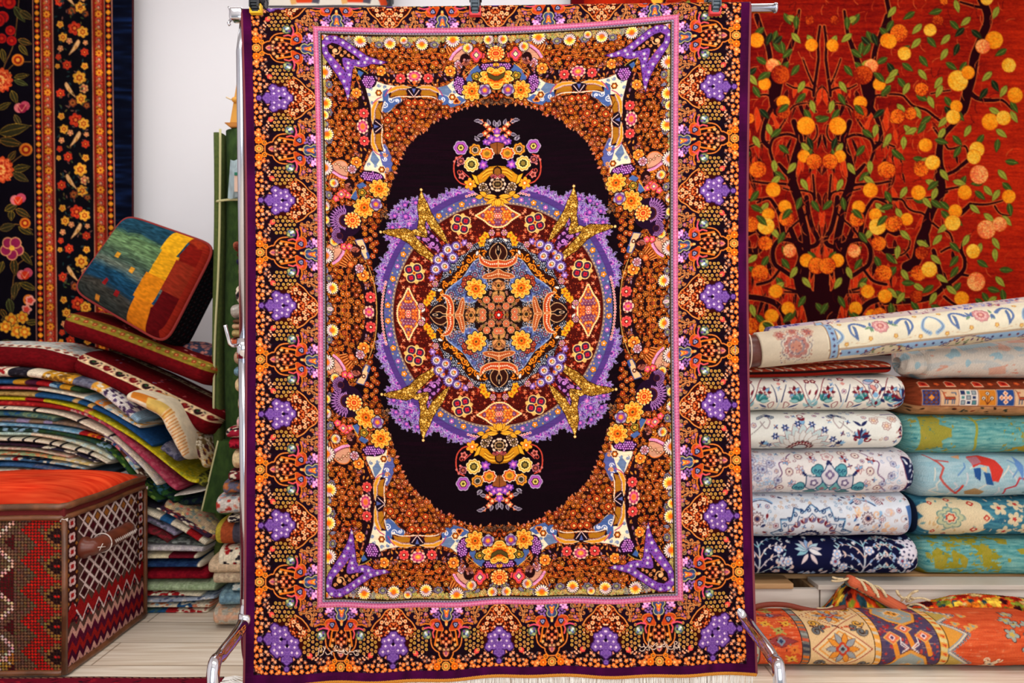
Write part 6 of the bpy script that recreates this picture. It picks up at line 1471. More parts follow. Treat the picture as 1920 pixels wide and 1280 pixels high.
# ---- a folded or rolled textile: a soft oval section carried along a path in the x-z plane
def bundle(name, path, a, b, y0, img, m, parent=None, vmid=75., seed=0, wob=1., ex=.62, ez=.9, step=1.15, endr=.05, sc_=None, taper=None, yslope=0., ures=None, plies=0, back=None):
    """path: [(x,z)] centre line, a/b half height/half depth, y0: distance of the front-most line.
    img is laid along the path, its row vmid on the foremost line; sc_ = metres per image thread"""
    pts = np.array(path, float)
    seg = np.sqrt(((pts[1:]-pts[:-1])**2).sum(1)); L = np.concatenate([[0], np.cumsum(seg)]); T = L[-1]
    s_ = sc_ or y0/FPX
    w = max(12, int(T/(s_*step))); w = min(w, 1200)
    u = np.linspace(0, T, w)
    cx = np.interp(u, L, pts[:, 0]); cz = np.interp(u, L, pts[:, 1])
    tx, tz = np.gradient(cx), np.gradient(cz); k = np.sqrt(tx**2+tz**2); tx /= k; tz /= k
    hseg = max(24, int((2*a+2*b)/(s_*step*1.3))); hseg = min(hseg, 220)
    # angles: denser at the front. th=0 is the front (towards -y)
    th = np.linspace(-PI, PI, hseg, endpoint=False)
    th = th-.35*np.sin(th)*0
    c, s = np.cos(th), np.sin(th)
    yy = -np.sign(c)*np.abs(c)**ex; zz = np.sign(s)*np.abs(s)**ez
    rs = np.random.RandomState(seed+1)
    A = np.full(w, a)*(1+.06*wob*np.interp(u, np.linspace(0, T, 7), rs.rand(7)-.5)*2)
    if taper is not None: A = A*np.interp(u/T, *zip(*taper))
    # rounded ends
    e = np.minimum(u, T-u)/endr; e = np.clip(e, 0, 1); rnd = np.sqrt(np.clip(1-(1-e)**2, 0, 1)); rnd = .55+.45*rnd
    nzf = np.interp(u, np.linspace(0, T, 11), rs.rand(11)-.5)
    Y = y0+b+yslope*u/T+(yy[:, None]*b*rnd[None, :])+.008*wob*nzf[None, :]
    Z = zz[:, None]*(A*rnd)[None, :]
    if plies:      # grooves between the folded layers on the front
        g = np.abs(np.sin(th*plies))[:, None]; Y = Y+(1-g)**4*.006*(c[:, None] > 0)
    V = np.empty((hseg, w, 3)); V[..., 0] = cx[None]-Z*tz[None]; V[..., 1] = Y; V[..., 2] = cz[None]+Z*tx[None]
    # arc length of the section measured from the front line
    py, pz = yy*b, zz*a
    d = np.sqrt(np.diff(py)**2+np.diff(pz)**2); arc = np.concatenate([[0], np.cumsum(d)]); arc -= np.interp(0, th, arc)
    ui = (u/s_)[None, :]*np.ones((hseg, 1)); vi = vmid-(arc/s_)[:, None]*np.ones((1, w))
    if img is not None:
        H_, W_ = img.shape[:2]
        ui = np.where(ui > W_-1, np.abs(((ui+W_) % (2*W_))-W_), ui)
        vi2 = np.abs((vi % (2*H_-2))); vi2 = np.where(vi2 > H_-1, 2*H_-2-vi2, vi2)
        colr = sample(img, ui, vi2)
        if back is not None:
            mk = (np.abs(th) > 2.2)[:, None]*np.ones((1, w), bool); colr[mk] = back
    # close the ends: inset rings with folded-layer steps
    Vl, Vr, Cl, Cr = [], [], [], []
    for kk, (f, ins) in enumerate(((.9, -.004), (.8, .01), (.74, .0), (.6, .012), (.54, .002), (.38, .014), (.32, .004), (.15, .012), (.0, .01))):
        for side, lst, cl in ((0, Vl, Cl), (-1, Vr, Cr)):
            ring = V[:, side]; cen = ring.mean(0); q = cen+(ring-cen)*f
            sg = 1 if side == 0 else -1
            q[:, 0] += sg*ins*tx[side]; q[:, 2] += sg*ins*tz[side]
            lst.append(q)
            if img is not None: cl.append(colr[:, side]*(.9 if kk % 2 else 1.))
    V = np.concatenate([np.stack(Vl[::-1], 1), V, np.stack(Vr, 1)], 1)
    cc = np.concatenate([np.stack(Cl[::-1], 1), colr, np.stack(Cr, 1)], 1) if img is not None else None
    return grid(name, V, cc, m, parent, wrap=True, flip=True)
def blocks(defs, h=60, seed=0, weave_=.2, edge=None):
    "a striped flat weave: defs = [(width px, colour[, second colour])]"
    R = random.Random(seed)
    w = int(sum(d[0] for d in defs)); C = Cv(w, h, 2)
    x = 0
    for d in defs:
        C.poly([(x, 0), (x+d[0], 0), (x+d[0], h), (x, h)], d[1], raw=True)
        if len(d) > 2:
            for i in range(int(d[0]*h/70)+2):
                xx, yy = x+R.uniform(0, d[0]), R.uniform(0, h)
                C.rad(xx, yy, R.uniform(2, 5), R.choice([4, 4, 3]), [(1, R.choice(d[2:]))], rot=R.choice([0, .78, R.random()*3]), amp=.2, raw=True)
        x += d[0]
    n = vnoise(C.H, C.W, 3, 5, seed+3)[..., None]
    C.a *= .84+.32*n
    y_, x_ = np.mgrid[0:C.H, 0:C.W]
    C.a *= (1+weave_*((np.sin(x_*PI/3.2) > 0)-.5))[..., None]
    return C.down(2)
def path_px(pts, d, sm=5): return [(P(x, y, d)[0], P(x, y, d)[2]) for x, y in (crom(pts, sm) if len(pts) > 2 and sm else pts)]

# ================================================================== the room
def room():
    # pale oak laminate floor
    m = bpy.data.materials.new('laminate_floor'); m.use_nodes = True; nt = m.node_tree; b = nt.nodes['Principled BSDF']
    tc = nt.nodes.new('ShaderNodeTexCoord'); mp = nt.nodes.new('ShaderNodeMapping'); mp.inputs['Scale'].default_value = (1.3, 26, 1)
    n1 = nt.nodes.new('ShaderNodeTexNoise'); n1.inputs['Scale'].default_value = 2.2; n1.inputs['Detail'].default_value = 8; n1.inputs['Distortion'].default_value = .4
    r = nt.nodes.new('ShaderNodeValToRGB'); r.color_ramp.elements[0].position = .3; r.color_ramp.elements[1].position = .62
    r.color_ramp.elements[0].color = (*srgb((216, 196, 170)), 1); r.color_ramp.elements[1].color = (*srgb((250, 238, 220)), 1)
    br = nt.nodes.new('ShaderNodeTexBrick'); br.offset = .4; br.inputs['Scale'].default_value = 1; br.inputs['Mortar Size'].default_value = .003
    br.inputs['Brick Width'].default_value = 1.3; br.inputs['Row Height'].default_value = .19; br.inputs['Color1'].default_value = (1, 1, 1, 1); br.inputs['Color2'].default_value = (.86, .86, .86, 1); br.inputs['Mortar'].default_value = (.5, .45, .4, 1)
    mx = nt.nodes.new('ShaderNodeMix'); mx.data_type = 'RGBA'; mx.blend_type = 'MULTIPLY'; mx.inputs[0].default_value = 1
    L = nt.links.new
    L(tc.outputs['Object'], mp.inputs[0]); L(mp.outputs[0], n1.inputs[0]); L(n1.outputs[0], r.inputs[0]); L(tc.outputs['Object'], br.inputs[0])
    L(r.outputs[0], mx.inputs[6]); L(br.outputs[0], mx.inputs[7]); L(mx.outputs[2], b.inputs['Base Color']); b.inputs['Roughness'].default_value = .38
    o = box('floor', (0, 1.2, -.05), (5.6, 5.4, .1), m, bev=0); tag(o, kind='structure')
    wm = mat('white_paint', (236, 234, 238), rough=.9, bump=.1, bscale=60, spec=.1)
    for nm, c, s in (('wall_back', (0, 3.7, 1.4), (5.6, .1, 2.8)), ('wall_left', (-2.75, 1.2, 1.4), (.1, 5.4, 2.8)), ('wall_right', (2.75, 1.2, 1.4), (.1, 5.4, 2.8))):
        tag(box(nm, c, s, wm, bev=0), kind='structure')
    tag(box('ceiling', (0, 1.2, 2.85), (5.6, 5.4, .1), mat('ceiling_paint', (238, 238, 238), rough=.95), bev=0), kind='structure')
# ================================================================== rack with the great carpet
DR = 2.10
def fold_v():
    us = np.linspace(-469, 469, 61); out = []
    for u in us:
        yt = 13-(u+469)/938*13+11
        v = -560.
        for _ in range(12): v += yt-rug_y(u, v)
        out.append(v)
    return us, np.array(out)
def rug_y(u, v):
    s, t = np.clip(np.asarray(u)/338., -1.12, 1.12), np.asarray(v)/543.
    return lag3(t, lag3(s, 49, 51, 27), lag3(s, 577, 590, 562), lag3(s, 1139, 1137, 1122))
def rug_x(u, v):
    s, t = np.asarray(u)/469., np.clip(np.asarray(v)/543., -1.1, 1.25)
    return lag3(t, lag3(s, 455, 929, 1406), lag3(s, 466, 935, 1401), lag3(s, 463, 936, 1411))
RR = .016
def rug_pos(u, v, off=0.):
    "world position of a carpet thread; off = how far behind the face"
    us, vf = FV
    f = np.interp(u, us, vf)
    vv = np.maximum(v, f)
    x = rug_x(u, vv); y = rug_y(u, vv)
    hang = np.clip((vv-f)/900., 0, 1)
    dy = .007*np.sin(u/61.+.8)*hang+.005*np.sin(u/23.+v/300.)*hang**2+.004*np.sin(v/170.+u/200.)*hang+.012*hang**2*np.cos(u/150.)
    D = DR+dy
    X = (x-960)*DR/FPX; Z = HC-(y-640)*DR/FPX; Y = D
    s = np.maximum(f-v, 0)*DR/FPX
    r = RR-off
    ang = np.minimum(s/RR, PI)
    Y = Y+np.where(s > 0, (RR-r*np.cos(ang)-off) , 0.)+off*(1) 
    Z = Z+np.where(s > 0, r*np.sin(ang)-np.maximum(s-PI*RR, 0), 0)
    return np.stack([X+0*Y, Y, Z], -1)
FV = fold_v()
def great_carpet():
    img = paint_rug()
    root = empty('hanging_carpet', (-.02, DR, .1), 'large plum carpet with round floral medallion and violet bouquet border, clipped over the chrome rack', 'carpet')
    st = .85
    u = np.arange(-469, 469.01, st); v = np.arange(-674, 674.01, st)
    U, Vv = np.meshgrid(u, v)
    F = rug_pos(U, Vv)
    c = sample(img, (U+469)*2, (Vv+674)*2)
    # soften between neighbouring knots exactly as the downsampled weave
    c = .5*c+.125*(sample(img, (U+469)*2+1, (Vv+674)*2)+sample(img, (U+469)*2-1, (Vv+674)*2)+sample(img, (U+469)*2, (Vv+674)*2+1)+sample(img, (U+469)*2, (Vv+674)*2-1))
    rs = np.random.RandomState(4); streak = vnoise(len(v), len(u), 2, 60, 77)-.5
    c = 255*(c/255)**1.2*np.array((1.02, .96, .95))
    vi = (c[..., 2] > c[..., 1]*1.25) & (c[..., 2] > c[..., 0]*1.08)
    c[vi] *= np.array((1.0, 1.0, .86))
    c = c*(1+.16*streak[..., None]+.10*(rs.rand(len(v), len(u), 1)-.5))
    # plum ground of the field carries faint ruby streaks
    dk = (c.sum(-1) < 60)
    s2 = vnoise(len(v), len(u), 1.6, 34, 78)*.6+vnoise(len(v), len(u), 60, 200, 79)*.5-.5
    c[dk] += (2+np.clip(s2[dk]*1.5, 0, 1)*16)[:, None]*np.array((1., 0., .5))
    pl = (np.abs(U) > 453) | (np.abs(Vv) > 658)
    c[pl] += np.clip(vnoise(len(v), len(u), 40, 14, 5)[pl], 0, 1)[:, None]*np.array((30, 2, 26))
    grid('carpet_pile', F, c, SILK(), root, flip=False)
    # woven backing
    U2, V2 = np.meshgrid(np.linspace(-468.4, 468.4, 60), np.linspace(-673, 673, 160))
    B = rug_pos(U2, V2, .005)
    grid('backing', B, np.zeros(U2.shape+(3,))+np.array((150, 110, 90)), WOOL(), root, flip=True)
    # selvedge cords and the gold plaited end
    cord = mat('rose_cord', (120, 52, 60), rough=.8, bump=.6, bscale=600)
    vs = np.linspace(-674, 674, 150)
    for sgn in (-1, 1):
        pp = rug_pos(np.full(150, sgn*470.), vs, .0025); bm = bmesh.new(); bm_tube(bm, [tuple(p) for p in pp], .0036, 8); frombm('selvedge_cord', bm, cord, root)
    gold = mat('gold_plait', (196, 126, 36), rough=.7, bump=.4, bscale=500)
    us = np.linspace(-470, 470, 940)
    bm = bmesh.new()
    pp = rug_pos(us, np.full(940, 676.), .002)
    for ph in (0, PI):
        bm_tube(bm, [(p[0], p[1]+.0022*math.cos(i*.9+ph), p[2]+.0028*math.sin(i*.9+ph)) for i, p in enumerate(pp)], .0028, 6)
    tag(frombm('plaited_end', bm, gold, root), 'gold plaited cord along the bottom end')
    # fringe
    bm = bmesh.new(); R = random.Random(3)
    for i in range(1500):
        u_ = R.uniform(-466, 466); p = rug_pos(np.array([u_]), np.array([678.]), .003)[0]
        l = R.uniform(.05, .066); dx = R.uniform(-.006, .006)+.006*math.sin(u_/40); dy = R.uniform(-.004, .006)
        w = R.uniform(.0005, .0009)
        ps = [(p[0], p[1]+dy*.2, p[2]), (p[0]+dx*.4, p[1]+dy, p[2]-l*.5), (p[0]+dx, p[1]+dy*1.5, max(.004, p[2]-l))]
        bm_tube(bm, ps, w, 4, caps=False)
    tag(frombm('fringe', bm, mat('ivory_fringe', (246, 242, 236), rough=.8), root), 'ivory silk fringe', kind='stuff')
def rack():
    ch = mat('chrome', (216, 216, 224), rough=.1, metal=1.)
    ch2 = mat('chrome_satin', (196, 198, 208), rough=.22, metal=1.)
    root = empty('garment_rack', (-.7, DR+.03, 0), 'chrome tube display rack with splayed feet carrying the big plum carpet', 'rack')
    # rail
    a = rug_pos(np.array([-469.]), np.array([-600.]))[0]; us, vf = FV
    zl = rug_pos(np.array([-469.]), np.array([vf[0]]))[0]; zr = rug_pos(np.array([469.]), np.array([vf[-1]]))[0]
    sl = (zr[2]-zl[2])/(zr[0]-zl[0])
    yy = DR+RR
    f = lambda x: (x, yy, zl[2]+(x-zl[0])*sl)
    xl = (437-960)*DR/FPX; xr = (1456-960)*DR/FPX
    tube('rail', [f(xl), f(xr)], .0118, ch, root, 24)
    tube('rail_end_cap', [f(xr-.001), f(xr+.005)], .0135, ch2, root, 24)
    # left bracket
    b = f(xl)
    bm = bmesh.new(); bm_box(bm, (xl+.006, yy, b[2]+.001), (.036, .034, .034), bev=.008, seg=3); bm_tube(bm, [(xl-.012, yy, b[2]-.012), (xl-.018, yy, b[2]-.02), (xl-.014, yy, b[2]-.026)], .004, 8)
    bm_tube(bm, [(xl-.016, yy-.004, b[2]+.022), (xl-.012, yy-.002, b[2]+.012)], .003, 8)
    frombm('corner_bracket', bm, ch, root)
    def p(x, y, d=2.16): return P(x, y, d)
    # posts: slim tube into a wider one, both ending in a bend behind the carpet
    for s, nm in ((0, 'left'), (1, 'right')):
        if s == 0:
            tube('upper_post', [(f(xl)[0]+.026, yy, f(xl)[2]-.01), P(452, 96, yy), P(458, 650, yy)], .0125, ch2, root, 24)
            tube('lower_post', [P(457, 640, yy), P(460, 900, yy), P(461, 1120, yy)], .0145, ch2, root, 24)
            tube('post_collar', [P(457.4, 634, yy), P(457.6, 672, yy)], .0185, ch, root, 24)
            tube('side_hook', [P(452, 645, yy-.005), P(440, 648, yy-.03), P(432, 645, yy-.04), P(428, 632, yy-.045), P(422, 609, yy-.05)], .0048, ch, root, 12, smooth=6)
            z0 = P(461, 1120, yy)
            tube('front_foot', [P(462, 1135, yy), P(457, 1165, yy-.02), P(440, 1195, yy-.09), P(415, 1228, yy-.16), P(400, 1258, yy-.21), (P(396, 1290, yy-.24)[0], yy-.24, .04), (P(396, 1290, yy-.24)[0]-.002, yy-.25, .013)], .0155, ch, root, 24, smooth=8)
            tube('rear_foot', [P(461, 1110, yy), P(461, 1180, yy+.01), P(464, 1225, yy+.05), P(474, 1255, yy+.12), (P(480, 1290, yy+.2)[0], yy+.22, .03), (P(480, 1290, yy+.2)[0]+.01, yy+.26, .0155)], .0145, ch2, root, 24, smooth=8)
            tube('weld_boss', [P(461, 1150, yy-.015), P(459, 1170, yy-.018)], .0185, ch, root, 20)
        else:
            xx = P(1376, 0, yy)[0]
            tube('upper_post', [(xx, yy, f(xx)[2]-.008), (xx, yy, .98)], .0125, ch2, root, 24)
            tube('lower_post', [(xx, yy, .99), (xx+.004, yy, .34)], .0145, ch2, root, 24)
            tube('post_collar', [(xx, yy+.004, .96), (xx, yy+.004, 1.01)], .0175, ch, root, 24)
            tube('front_foot', [(xx+.004, yy, .35), (xx+.006, yy, .31), P(1400, 1165, yy-.03), P(1430, 1205, yy-.12), P(1450, 1235, yy-.17), P(1461, 1262, yy-.21), (P(1466, 1290, yy-.24)[0], yy-.235, .04), (P(1466, 1290, yy-.24)[0]+.002, yy-.245, .013)], .0155, ch, root, 24, smooth=8)
            tube('rear_foot', [(xx+.004, yy, .34), (xx+.002, yy+.02, .26), (xx-.01, yy+.1, .12), (xx-.02, yy+.2, .03), (xx-.02, yy+.26, .0155)], .0145, ch2, root, 24, smooth=8)
    rub = mat('black_rubber', (24, 24, 26), rough=.6)
    for o in [o for o in COL.objects if o.name.startswith(('front_foot', 'rear_foot'))]:
        n = len(o.data.vertices); e = Vector(sum((o.data.vertices[i].co for i in range(n-24, n)), Vector())/24)+root.matrix_world.translation
        tube('rubber_tip', [(e.x, e.y, .0005), (e.x, e.y, .022)], .0175, rub, o if False else root, 16)
def clips():
    bodym = mat('slate_plastic', (58, 74, 86), rough=.35, spec=.5); dark = mat('dark_plastic', (34, 38, 44), rough=.4)
    for (px, w, tip, nm, ytip) in ((483, 17, (236, 190, 40), 'yellow', 30), (891.5, 17, (214, 60, 66), 'red', 34), (1338, 17, (214, 60, 66), 'red', 32)):
        k = DR/FPX
        lab = {483: 'black spring clamp with a yellow jaw tip at the rack\'s left corner', 891.5: 'grey spring clamp with a red jaw tip at the middle of the rail', 1338: 'grey spring clamp with a red jaw tip near the rail\'s right end'}[px]
        x = (px-960)*k
        top = rug_pos(np.array([px-935.]), np.array([-674.+70]))[0]
        us, vf = FV; zt = rug_pos(np.array([float(px-935)]), np.array([np.interp(px-935, us, vf)]))[0][2]
        root = empty('spring_clamp', (x, DR+RR, zt+.02), lab, 'clamp', 'spring clamps on the rail')
        bm_ = dark if nm == 'yellow' else bodym
        zj = HC-(ytip-640)*k
        yb = DR+.004
        bm = bmesh.new()
        # front jaw arm: tapering bar, slightly bowed, with a ribbed waist
        h = (zt+.045)-zj
        n = 9
        for i in range(n):
            f0 = i/n; z = zj+.004+h*(f0+.5/n); ww = k*w*(.72+.28*f0)
            bm_box(bm, (x, DR-.016-.010*math.sin(PI*f0)-.012*f0, z), (ww, .012, h/n*1.06), bev=.0015)
        for q in (-1, 1): bm_box(bm, (x+q*k*w*.42, DR-.03, zj+h*.55), (.003, .014, h*.7), bev=.001)
        frombm('front_jaw', bm, bm_, root, smooth=False)
        bm = bmesh.new()
        for i in range(7):
            f0 = i/7; bm_box(bm, (x, DR+.048+.012*f0, zj+.01+h*(f0+.07)), (k*w*(.72+.2*f0), .011, h/7*1.06), bev=.0015)
        frombm('rear_jaw', bm, bm_, root, smooth=False)
        bm = bmesh.new(); bm_tube(bm, [(x-.016, DR+.006, zt+.034), (x+.016, DR+.006, zt+.034)], .012, 16)
        bm_tube(bm, [(x-.018, DR+.006, zt+.034), (x+.018, DR+.006, zt+.034)], .005, 12)
        for q in (-1, 1): bm_box(bm, (x+q*.011, DR+.008, zt+.034), (.004, .06, .022), bev=.001)
        frombm('pivot', bm, dark, root)
        bm = bmesh.new()
        bm_box(bm, (x, DR-.045, zt+.085), (.017, .010, .1), Matrix.Rotation(.42, 3, 'X'), .003); frombm('handle', bm, bm_, root, smooth=False); bm = bmesh.new(); bm_box(bm, (x, DR+.07, zt+.085), (.017, .010, .1), Matrix.Rotation(-.42, 3, 'X'), .003)
        frombm('handle', bm, bm_, root, smooth=False)
        tm = mat(nm+'_rubber', tip, rough=.5)
        bm = bmesh.new(); bm_box(bm, (x, DR-.0125, zj+.004), (k*(w+5), .018, .008), bev=.002)
        for q in (-1, 1): bm_box(bm, (x+q*k*(w+2)/2, DR-.0125, zj+.0125), (.0035, .018, .024), bev=.001)
        tag(frombm('jaw_tip', bm, tm, root, smooth=False), nm+' rubber jaw tip')
# ================================================================== carpets on the back wall
def sheet(name, x0, x1, z0, z1, d, colf, label, cat, step, th=.012, wave=.004, m=None, seed=0):
    k = step*d/FPX
    w, h = int((x1-x0)/k), int((z1-z0)/k)
    X, Z = np.meshgrid(np.linspace(x0, x1, w), np.linspace(z1, z0, h))
    Yv = d+wave*np.sin(X*9+seed)+wave*.6*np.sin(X*23+Z*2+seed)
    c = colf(X*FPX/d+960, 640-(Z-HC)*FPX/d)
    root = empty(name, ((x0+x1)/2, d+.01, z0), label, cat)
    grid('carpet_pile', np.stack([X, Yv, Z], -1), c, m or WOOL(), root)
    X2, Z2 = np.meshgrid(np.linspace(x0, x1, 40), np.linspace(z1, z0, 40))
    Y2 = d+wave*np.sin(X2*9+seed)+wave*.6*np.sin(X2*23+Z2*2+seed)+th
    grid('backing', np.stack([X2, Y2, Z2], -1), np.zeros(X2.shape+(3,))+np.array((120, 90, 70)), WOOL(), root, flip=True)
    # edges
    eb = []
    for (xa, za, xb, zb) in ((x0, z0, x0, z1), (x0, z1, x1, z1), (x1, z1, x1, z0), (x1, z0, x0, z0)):
        t = np.linspace(0, 1, 60); xs = xa+(xb-xa)*t; zs = za+(zb-za)*t
        ys = d+wave*np.sin(xs*9+seed)+wave*.6*np.sin(xs*23+zs*2+seed)+th/2
        eb += list(zip(xs, ys, zs))
    ec = tuple(c[h//2, 2]) if name != 'wall_carpet' else (60, 10, 16)
    tube('bound_edge', eb, th/2, mat('edge_'+name+str(seed), ec, rough=.9, bump=.5, bscale=500), root, 8)
    return root
def wall_carpets():
    img = paint_trees()
    def cf(px, py):
        x = px.copy(); x = np.where(x < 1395, 2*1541-x, x)
        x = np.where(x > 1945, 1945-(x-1945), x)
        c = sample(img, x-1390, np.clip(py+30, 1, 678))
        e = (px < 1095)[..., None]
        return np.where(e, np.array((96, 8, 14)), c)
    d = 3.56
    sheet('wall_carpet', P(1072, 0, d)[0], P(2010, 0, d)[0], P(0, 664, d)[2], P(0, -60, d)[2], d, cf, 'red carpet with orange fruit trees hanging on the back wall', 'carpet', 1.25)
    img2 = paint_navy()
    d2 = 3.54
    def cf2(px, py):
        x = np.where(px < -44, -88-px, px)
        return sample(img2, x+46, np.clip(py+15, 1, 678))
    # the border leans a touch as the carpet hangs
    def cf3(px, py): return cf2(px-(py-300)*.012+2, py)
    sheet('wall_carpet', P(-250, 0, d2)[0], P(248, 0, d2)[0], P(0, 720, d2)[2], P(0, -60, d2)[2], d2, cf3, 'black and navy carpet with orange flower border and small birds hanging at the left', 'carpet', 1.15, wave=.003, seed=2)
    # scrap of a kilim high up behind the rail
    def cf4(px, py):
        C = Cv(250, 80, 2, (214, 208, 200)); R = random.Random(3)
        C.poly([(0, 66), (250, 66), (250, 80), (0, 80)], (226, 218, 206), raw=True)
        for x0 in range(-40, 260, 96):
            C.poly([(x0, 40), (x0+44, 40), (x0+36, 74), (x0+8, 74)], (222, 70, 34), raw=True); C.poly([(x0+44, 40), (x0+60, 40), (x0+50, 76), (x0+36, 74)], (84, 80, 92), raw=True); C.poly([(x0-12, 40), (x0, 40), (x0+8, 76), (x0-2, 78)], (226, 170, 100), raw=True)
        C.poly([(206, 40), (250, 40), (250, 80), (222, 80)], (214, 76, 40), raw=True); C.poly([(0, 60), (250, 60), (250, 63), (0, 63)], (220, 130, 150), raw=True)
        C.poly([(0, 0), (250, 0), (250, 58), (0, 58)], (216, 90, 60), raw=True)
        for i in range(60): C.rad(R.uniform(0, 250), R.uniform(0, 58), 8, 4, [(1, R.choice([(230, 220, 200), (90, 84, 92), (222, 70, 34), (226, 170, 100)]))], raw=True)
        return sample(C.down(2), px-492, py+69)
    d3 = 3.55
    sheet('wall_kilim', P(494, 0, d3)[0], P(733, 0, d3)[0], P(0, 10, d3)[2], P(0, -66, d3)[2], d3, cf4, 'orange, grey and cream kilim high on the wall above the left part of the rail', 'kilim', 1.6, wave=.003, seed=5, m=KILIM())
    o = empty('wall_hook', P(731, 2, 3.52), 'small dark hook beside the orange kilim above the rail', 'hook')
    bm = bmesh.new(); bm_box(bm, P(731, -8, 3.52), (.03, .05, .06), bev=.006); frombm('hook_plate', bm, mat('dark_plastic', (34, 38, 44)), o)
    tube('hook_arm', [P(731, -4, 3.50), P(732, 10, 3.47), P(730, 16, 3.45), P(728, 10, 3.43)], .008, mat('dark_plastic'), o, 10, smooth=4)
# ================================================================== right-hand stacks
def right_side():
    # platform
    pm = mat('platform_oak', (228, 218, 206), rough=.5, col2=(204, 192, 178), nscale=3, stretch=(1, 1, 14))
    pt = mat('raw_pine', (206, 164, 116), rough=.7, col2=(176, 130, 84), nscale=4, stretch=(1, 8, 8))
    zt = .181
    root = empty('platform', (1.35, 2.9, 0), 'low pale wood platform under the stacks of folded carpets', 'platform')
    yf = 2.72
    x0, xs, x1 = .55, P(1535, 0, yf)[0], 2.65
    box('front_board', ((x0+xs)/2-.001, yf, .082), (xs-x0-.003, .02, .164-.004), pm, root, bev=.001)
    box('front_board', ((x1+xs)/2+.001, yf, .082), (x1-xs-.003, .02, .164-.004), pm, root, bev=.001)
    xe = P(1484, 0, yf)[0]
    box('deck_slat', ((x0+xe)/2, yf+.03, .174), (xe-x0, .1, .018), pt, root, bev=.002)
    xg = P(1530, 0, yf)[0]
    box('deck_slat', ((xg+x1)/2, yf+.03, .170), (x1-xg, .1, .016), pm, root, bev=.002)
    for i in range(7): box('deck_slat', ((x0+x1)/2, yf+.15+i*.108, .172), (x1-x0, .098, .016), pt, root, bev=.002)
    for xx in (x0+.02, xs+.0, x1-.02): box('cross_beam', (xx, yf+.42, .08), (.04, .8, .16), pt, root, bev=.002)
    tube('screw', [(P(1459, 0, yf)[0], yf-.012, P(0, 1131, yf)[2]), (P(1459, 0, yf)[0], yf-.009, P(0, 1131, yf)[2])], .0035, mat('screw_steel', (110, 110, 112), rough=.3, metal=1), root, 12)
    # left stack
    d = 2.70
    rows = [(1015, 1088, 1736, 4, 'navy blue folded carpet with pale palm leaves at the bottom of the pale stack'),
            (931, 1016, 1724, 3, 'white folded carpet with a blue star medallion, just above the navy one'),
            (848, 934, 1728, 2, 'folded carpet with teal crown medallion in the middle of the pale stack'),
            (775, 849, 1707, 1, 'ivory folded carpet with half rosette of pointed petals and animal heads'),
            (704, 776, 1712, 0, 'ivory folded carpet with red and teal flower sprays near the top of the pale stack')]
    for (t, b, xe_, kind, lab) in rows:
        img = paint_ivory(kind)
        z1, z0 = P(0, t, d)[2], P(0, b, d)[2]
        a = (z1-z0)/2+.002
        x0_ = P(1405, 0, d)[0]-.18; x1_ = P(xe_, 0, d)[0]
        # pattern's zero lies at photo x=1400
        off = int((P(1400, 0, d)[0]-x0_)/(d/FPX))
        im = np.concatenate([img[:, :off][:, ::-1], img], 1)
        o = bundle('folded_carpet', [(x0_, (z0+z1)/2), (x1_, (z0+z1)/2+.004)], a, .2, d, im, WOOL(), vmid=82, seed=kind, ex=.55, ez=.8, endr=.05, plies=0, wob=.8)
        tag(o, lab, 'carpet')
    # thin red carpet on top
    R = random.Random(5); C = Cv(420, 90, 2, (136, 26, 18))
    C.poly([(0, 0), (420, 0), (420, 34), (0, 34)], (150, 60, 40), raw=True)
    for i in range(150): C.rad(R.uniform(0, 420), R.uniform(0, 32), 4, 4, [(1, R.choice([(214, 150, 110), (110, 24, 20), (222, 120, 60), (200, 160, 140), (50, 20, 20)]))], raw=True)
    for i in range(42): C.stroke([(i*10, 26), (i*10+10, 32)], 3, (226, 190, 160) if i % 2 else (190, 60, 40), raw=True)
    C.stroke([(0, 37), (420, 37)], 5, (30, 14, 14), raw=True); C.stroke([(0, 56), (420, 56)], 2.4, (222, 160, 120), raw=True)
    C.poly([(0, 57), (420, 57), (420, 90), (0, 90)], (60, 20, 20), raw=True)
    for i in range(30): C.spiral(i*14, 64, 6, .6, 0, 2, (206, 130, 90), raw=True)
    o = bundle('folded_carpet', path_px([(1330, 701), (1500, 697), (1590, 692), (1680, 689)], d), .0225, .17, d+.01, C.down(2), WOOL(), vmid=36, seed=9, ex=.5, ez=.8, endr=.015, wob=.5)
    tag(o, 'thin dark red carpet folded flat on top of the pale stack', 'carpet')
    # right stack
    d2 = 2.78
    R2 = [(1012, 1087, 1729, 5, 'teal folded carpet with mustard blots at the bottom of the right stack'),
          (936, 1012, 1716, 4, 'deep teal folded carpet with a cream rosette, second from the bottom of the right stack'),
          (852, 937, 1722, 3, 'pale blue folded carpet with coral and blue parrot shapes'),
          (781, 854, 1704, 2, 'teal and mustard folded carpet directly under the tribal one'),
          (712, 782, 1708, 1, 'brown tribal folded carpet with square panels and little animals')]
    for (t, b, xs_, kind, lab) in R2:
        img = paint_side(kind)
        z1, z0 = P(0, t, d2)[2], P(0, b, d2)[2]
        o = bundle('folded_carpet', [(P(xs_, 0, d2)[0], (z0+z1)/2), (P(xs_+420, 0, d2)[0], (z0+z1)/2-.004)], (z1-z0)/2+.003, .2, d2, img, WOOL() if kind in (1, 4) else KILIM(), vmid=84, seed=kind+20, ex=.55, ez=.8, endr=.045, wob=1.)
        tag(o, lab, 'carpet')
    # washed ivory roll on top of the right stack, with its curled inner layer showing
    img = paint_side(0)
    root = empty('rolled_carpet', P(1740, 712, d2+.15), 'washed ivory and coral carpet loosely rolled on top of the right stack', 'carpet')
    z1, z0 = P(0, 641, d2)[2], P(0, 713, d2)[2]
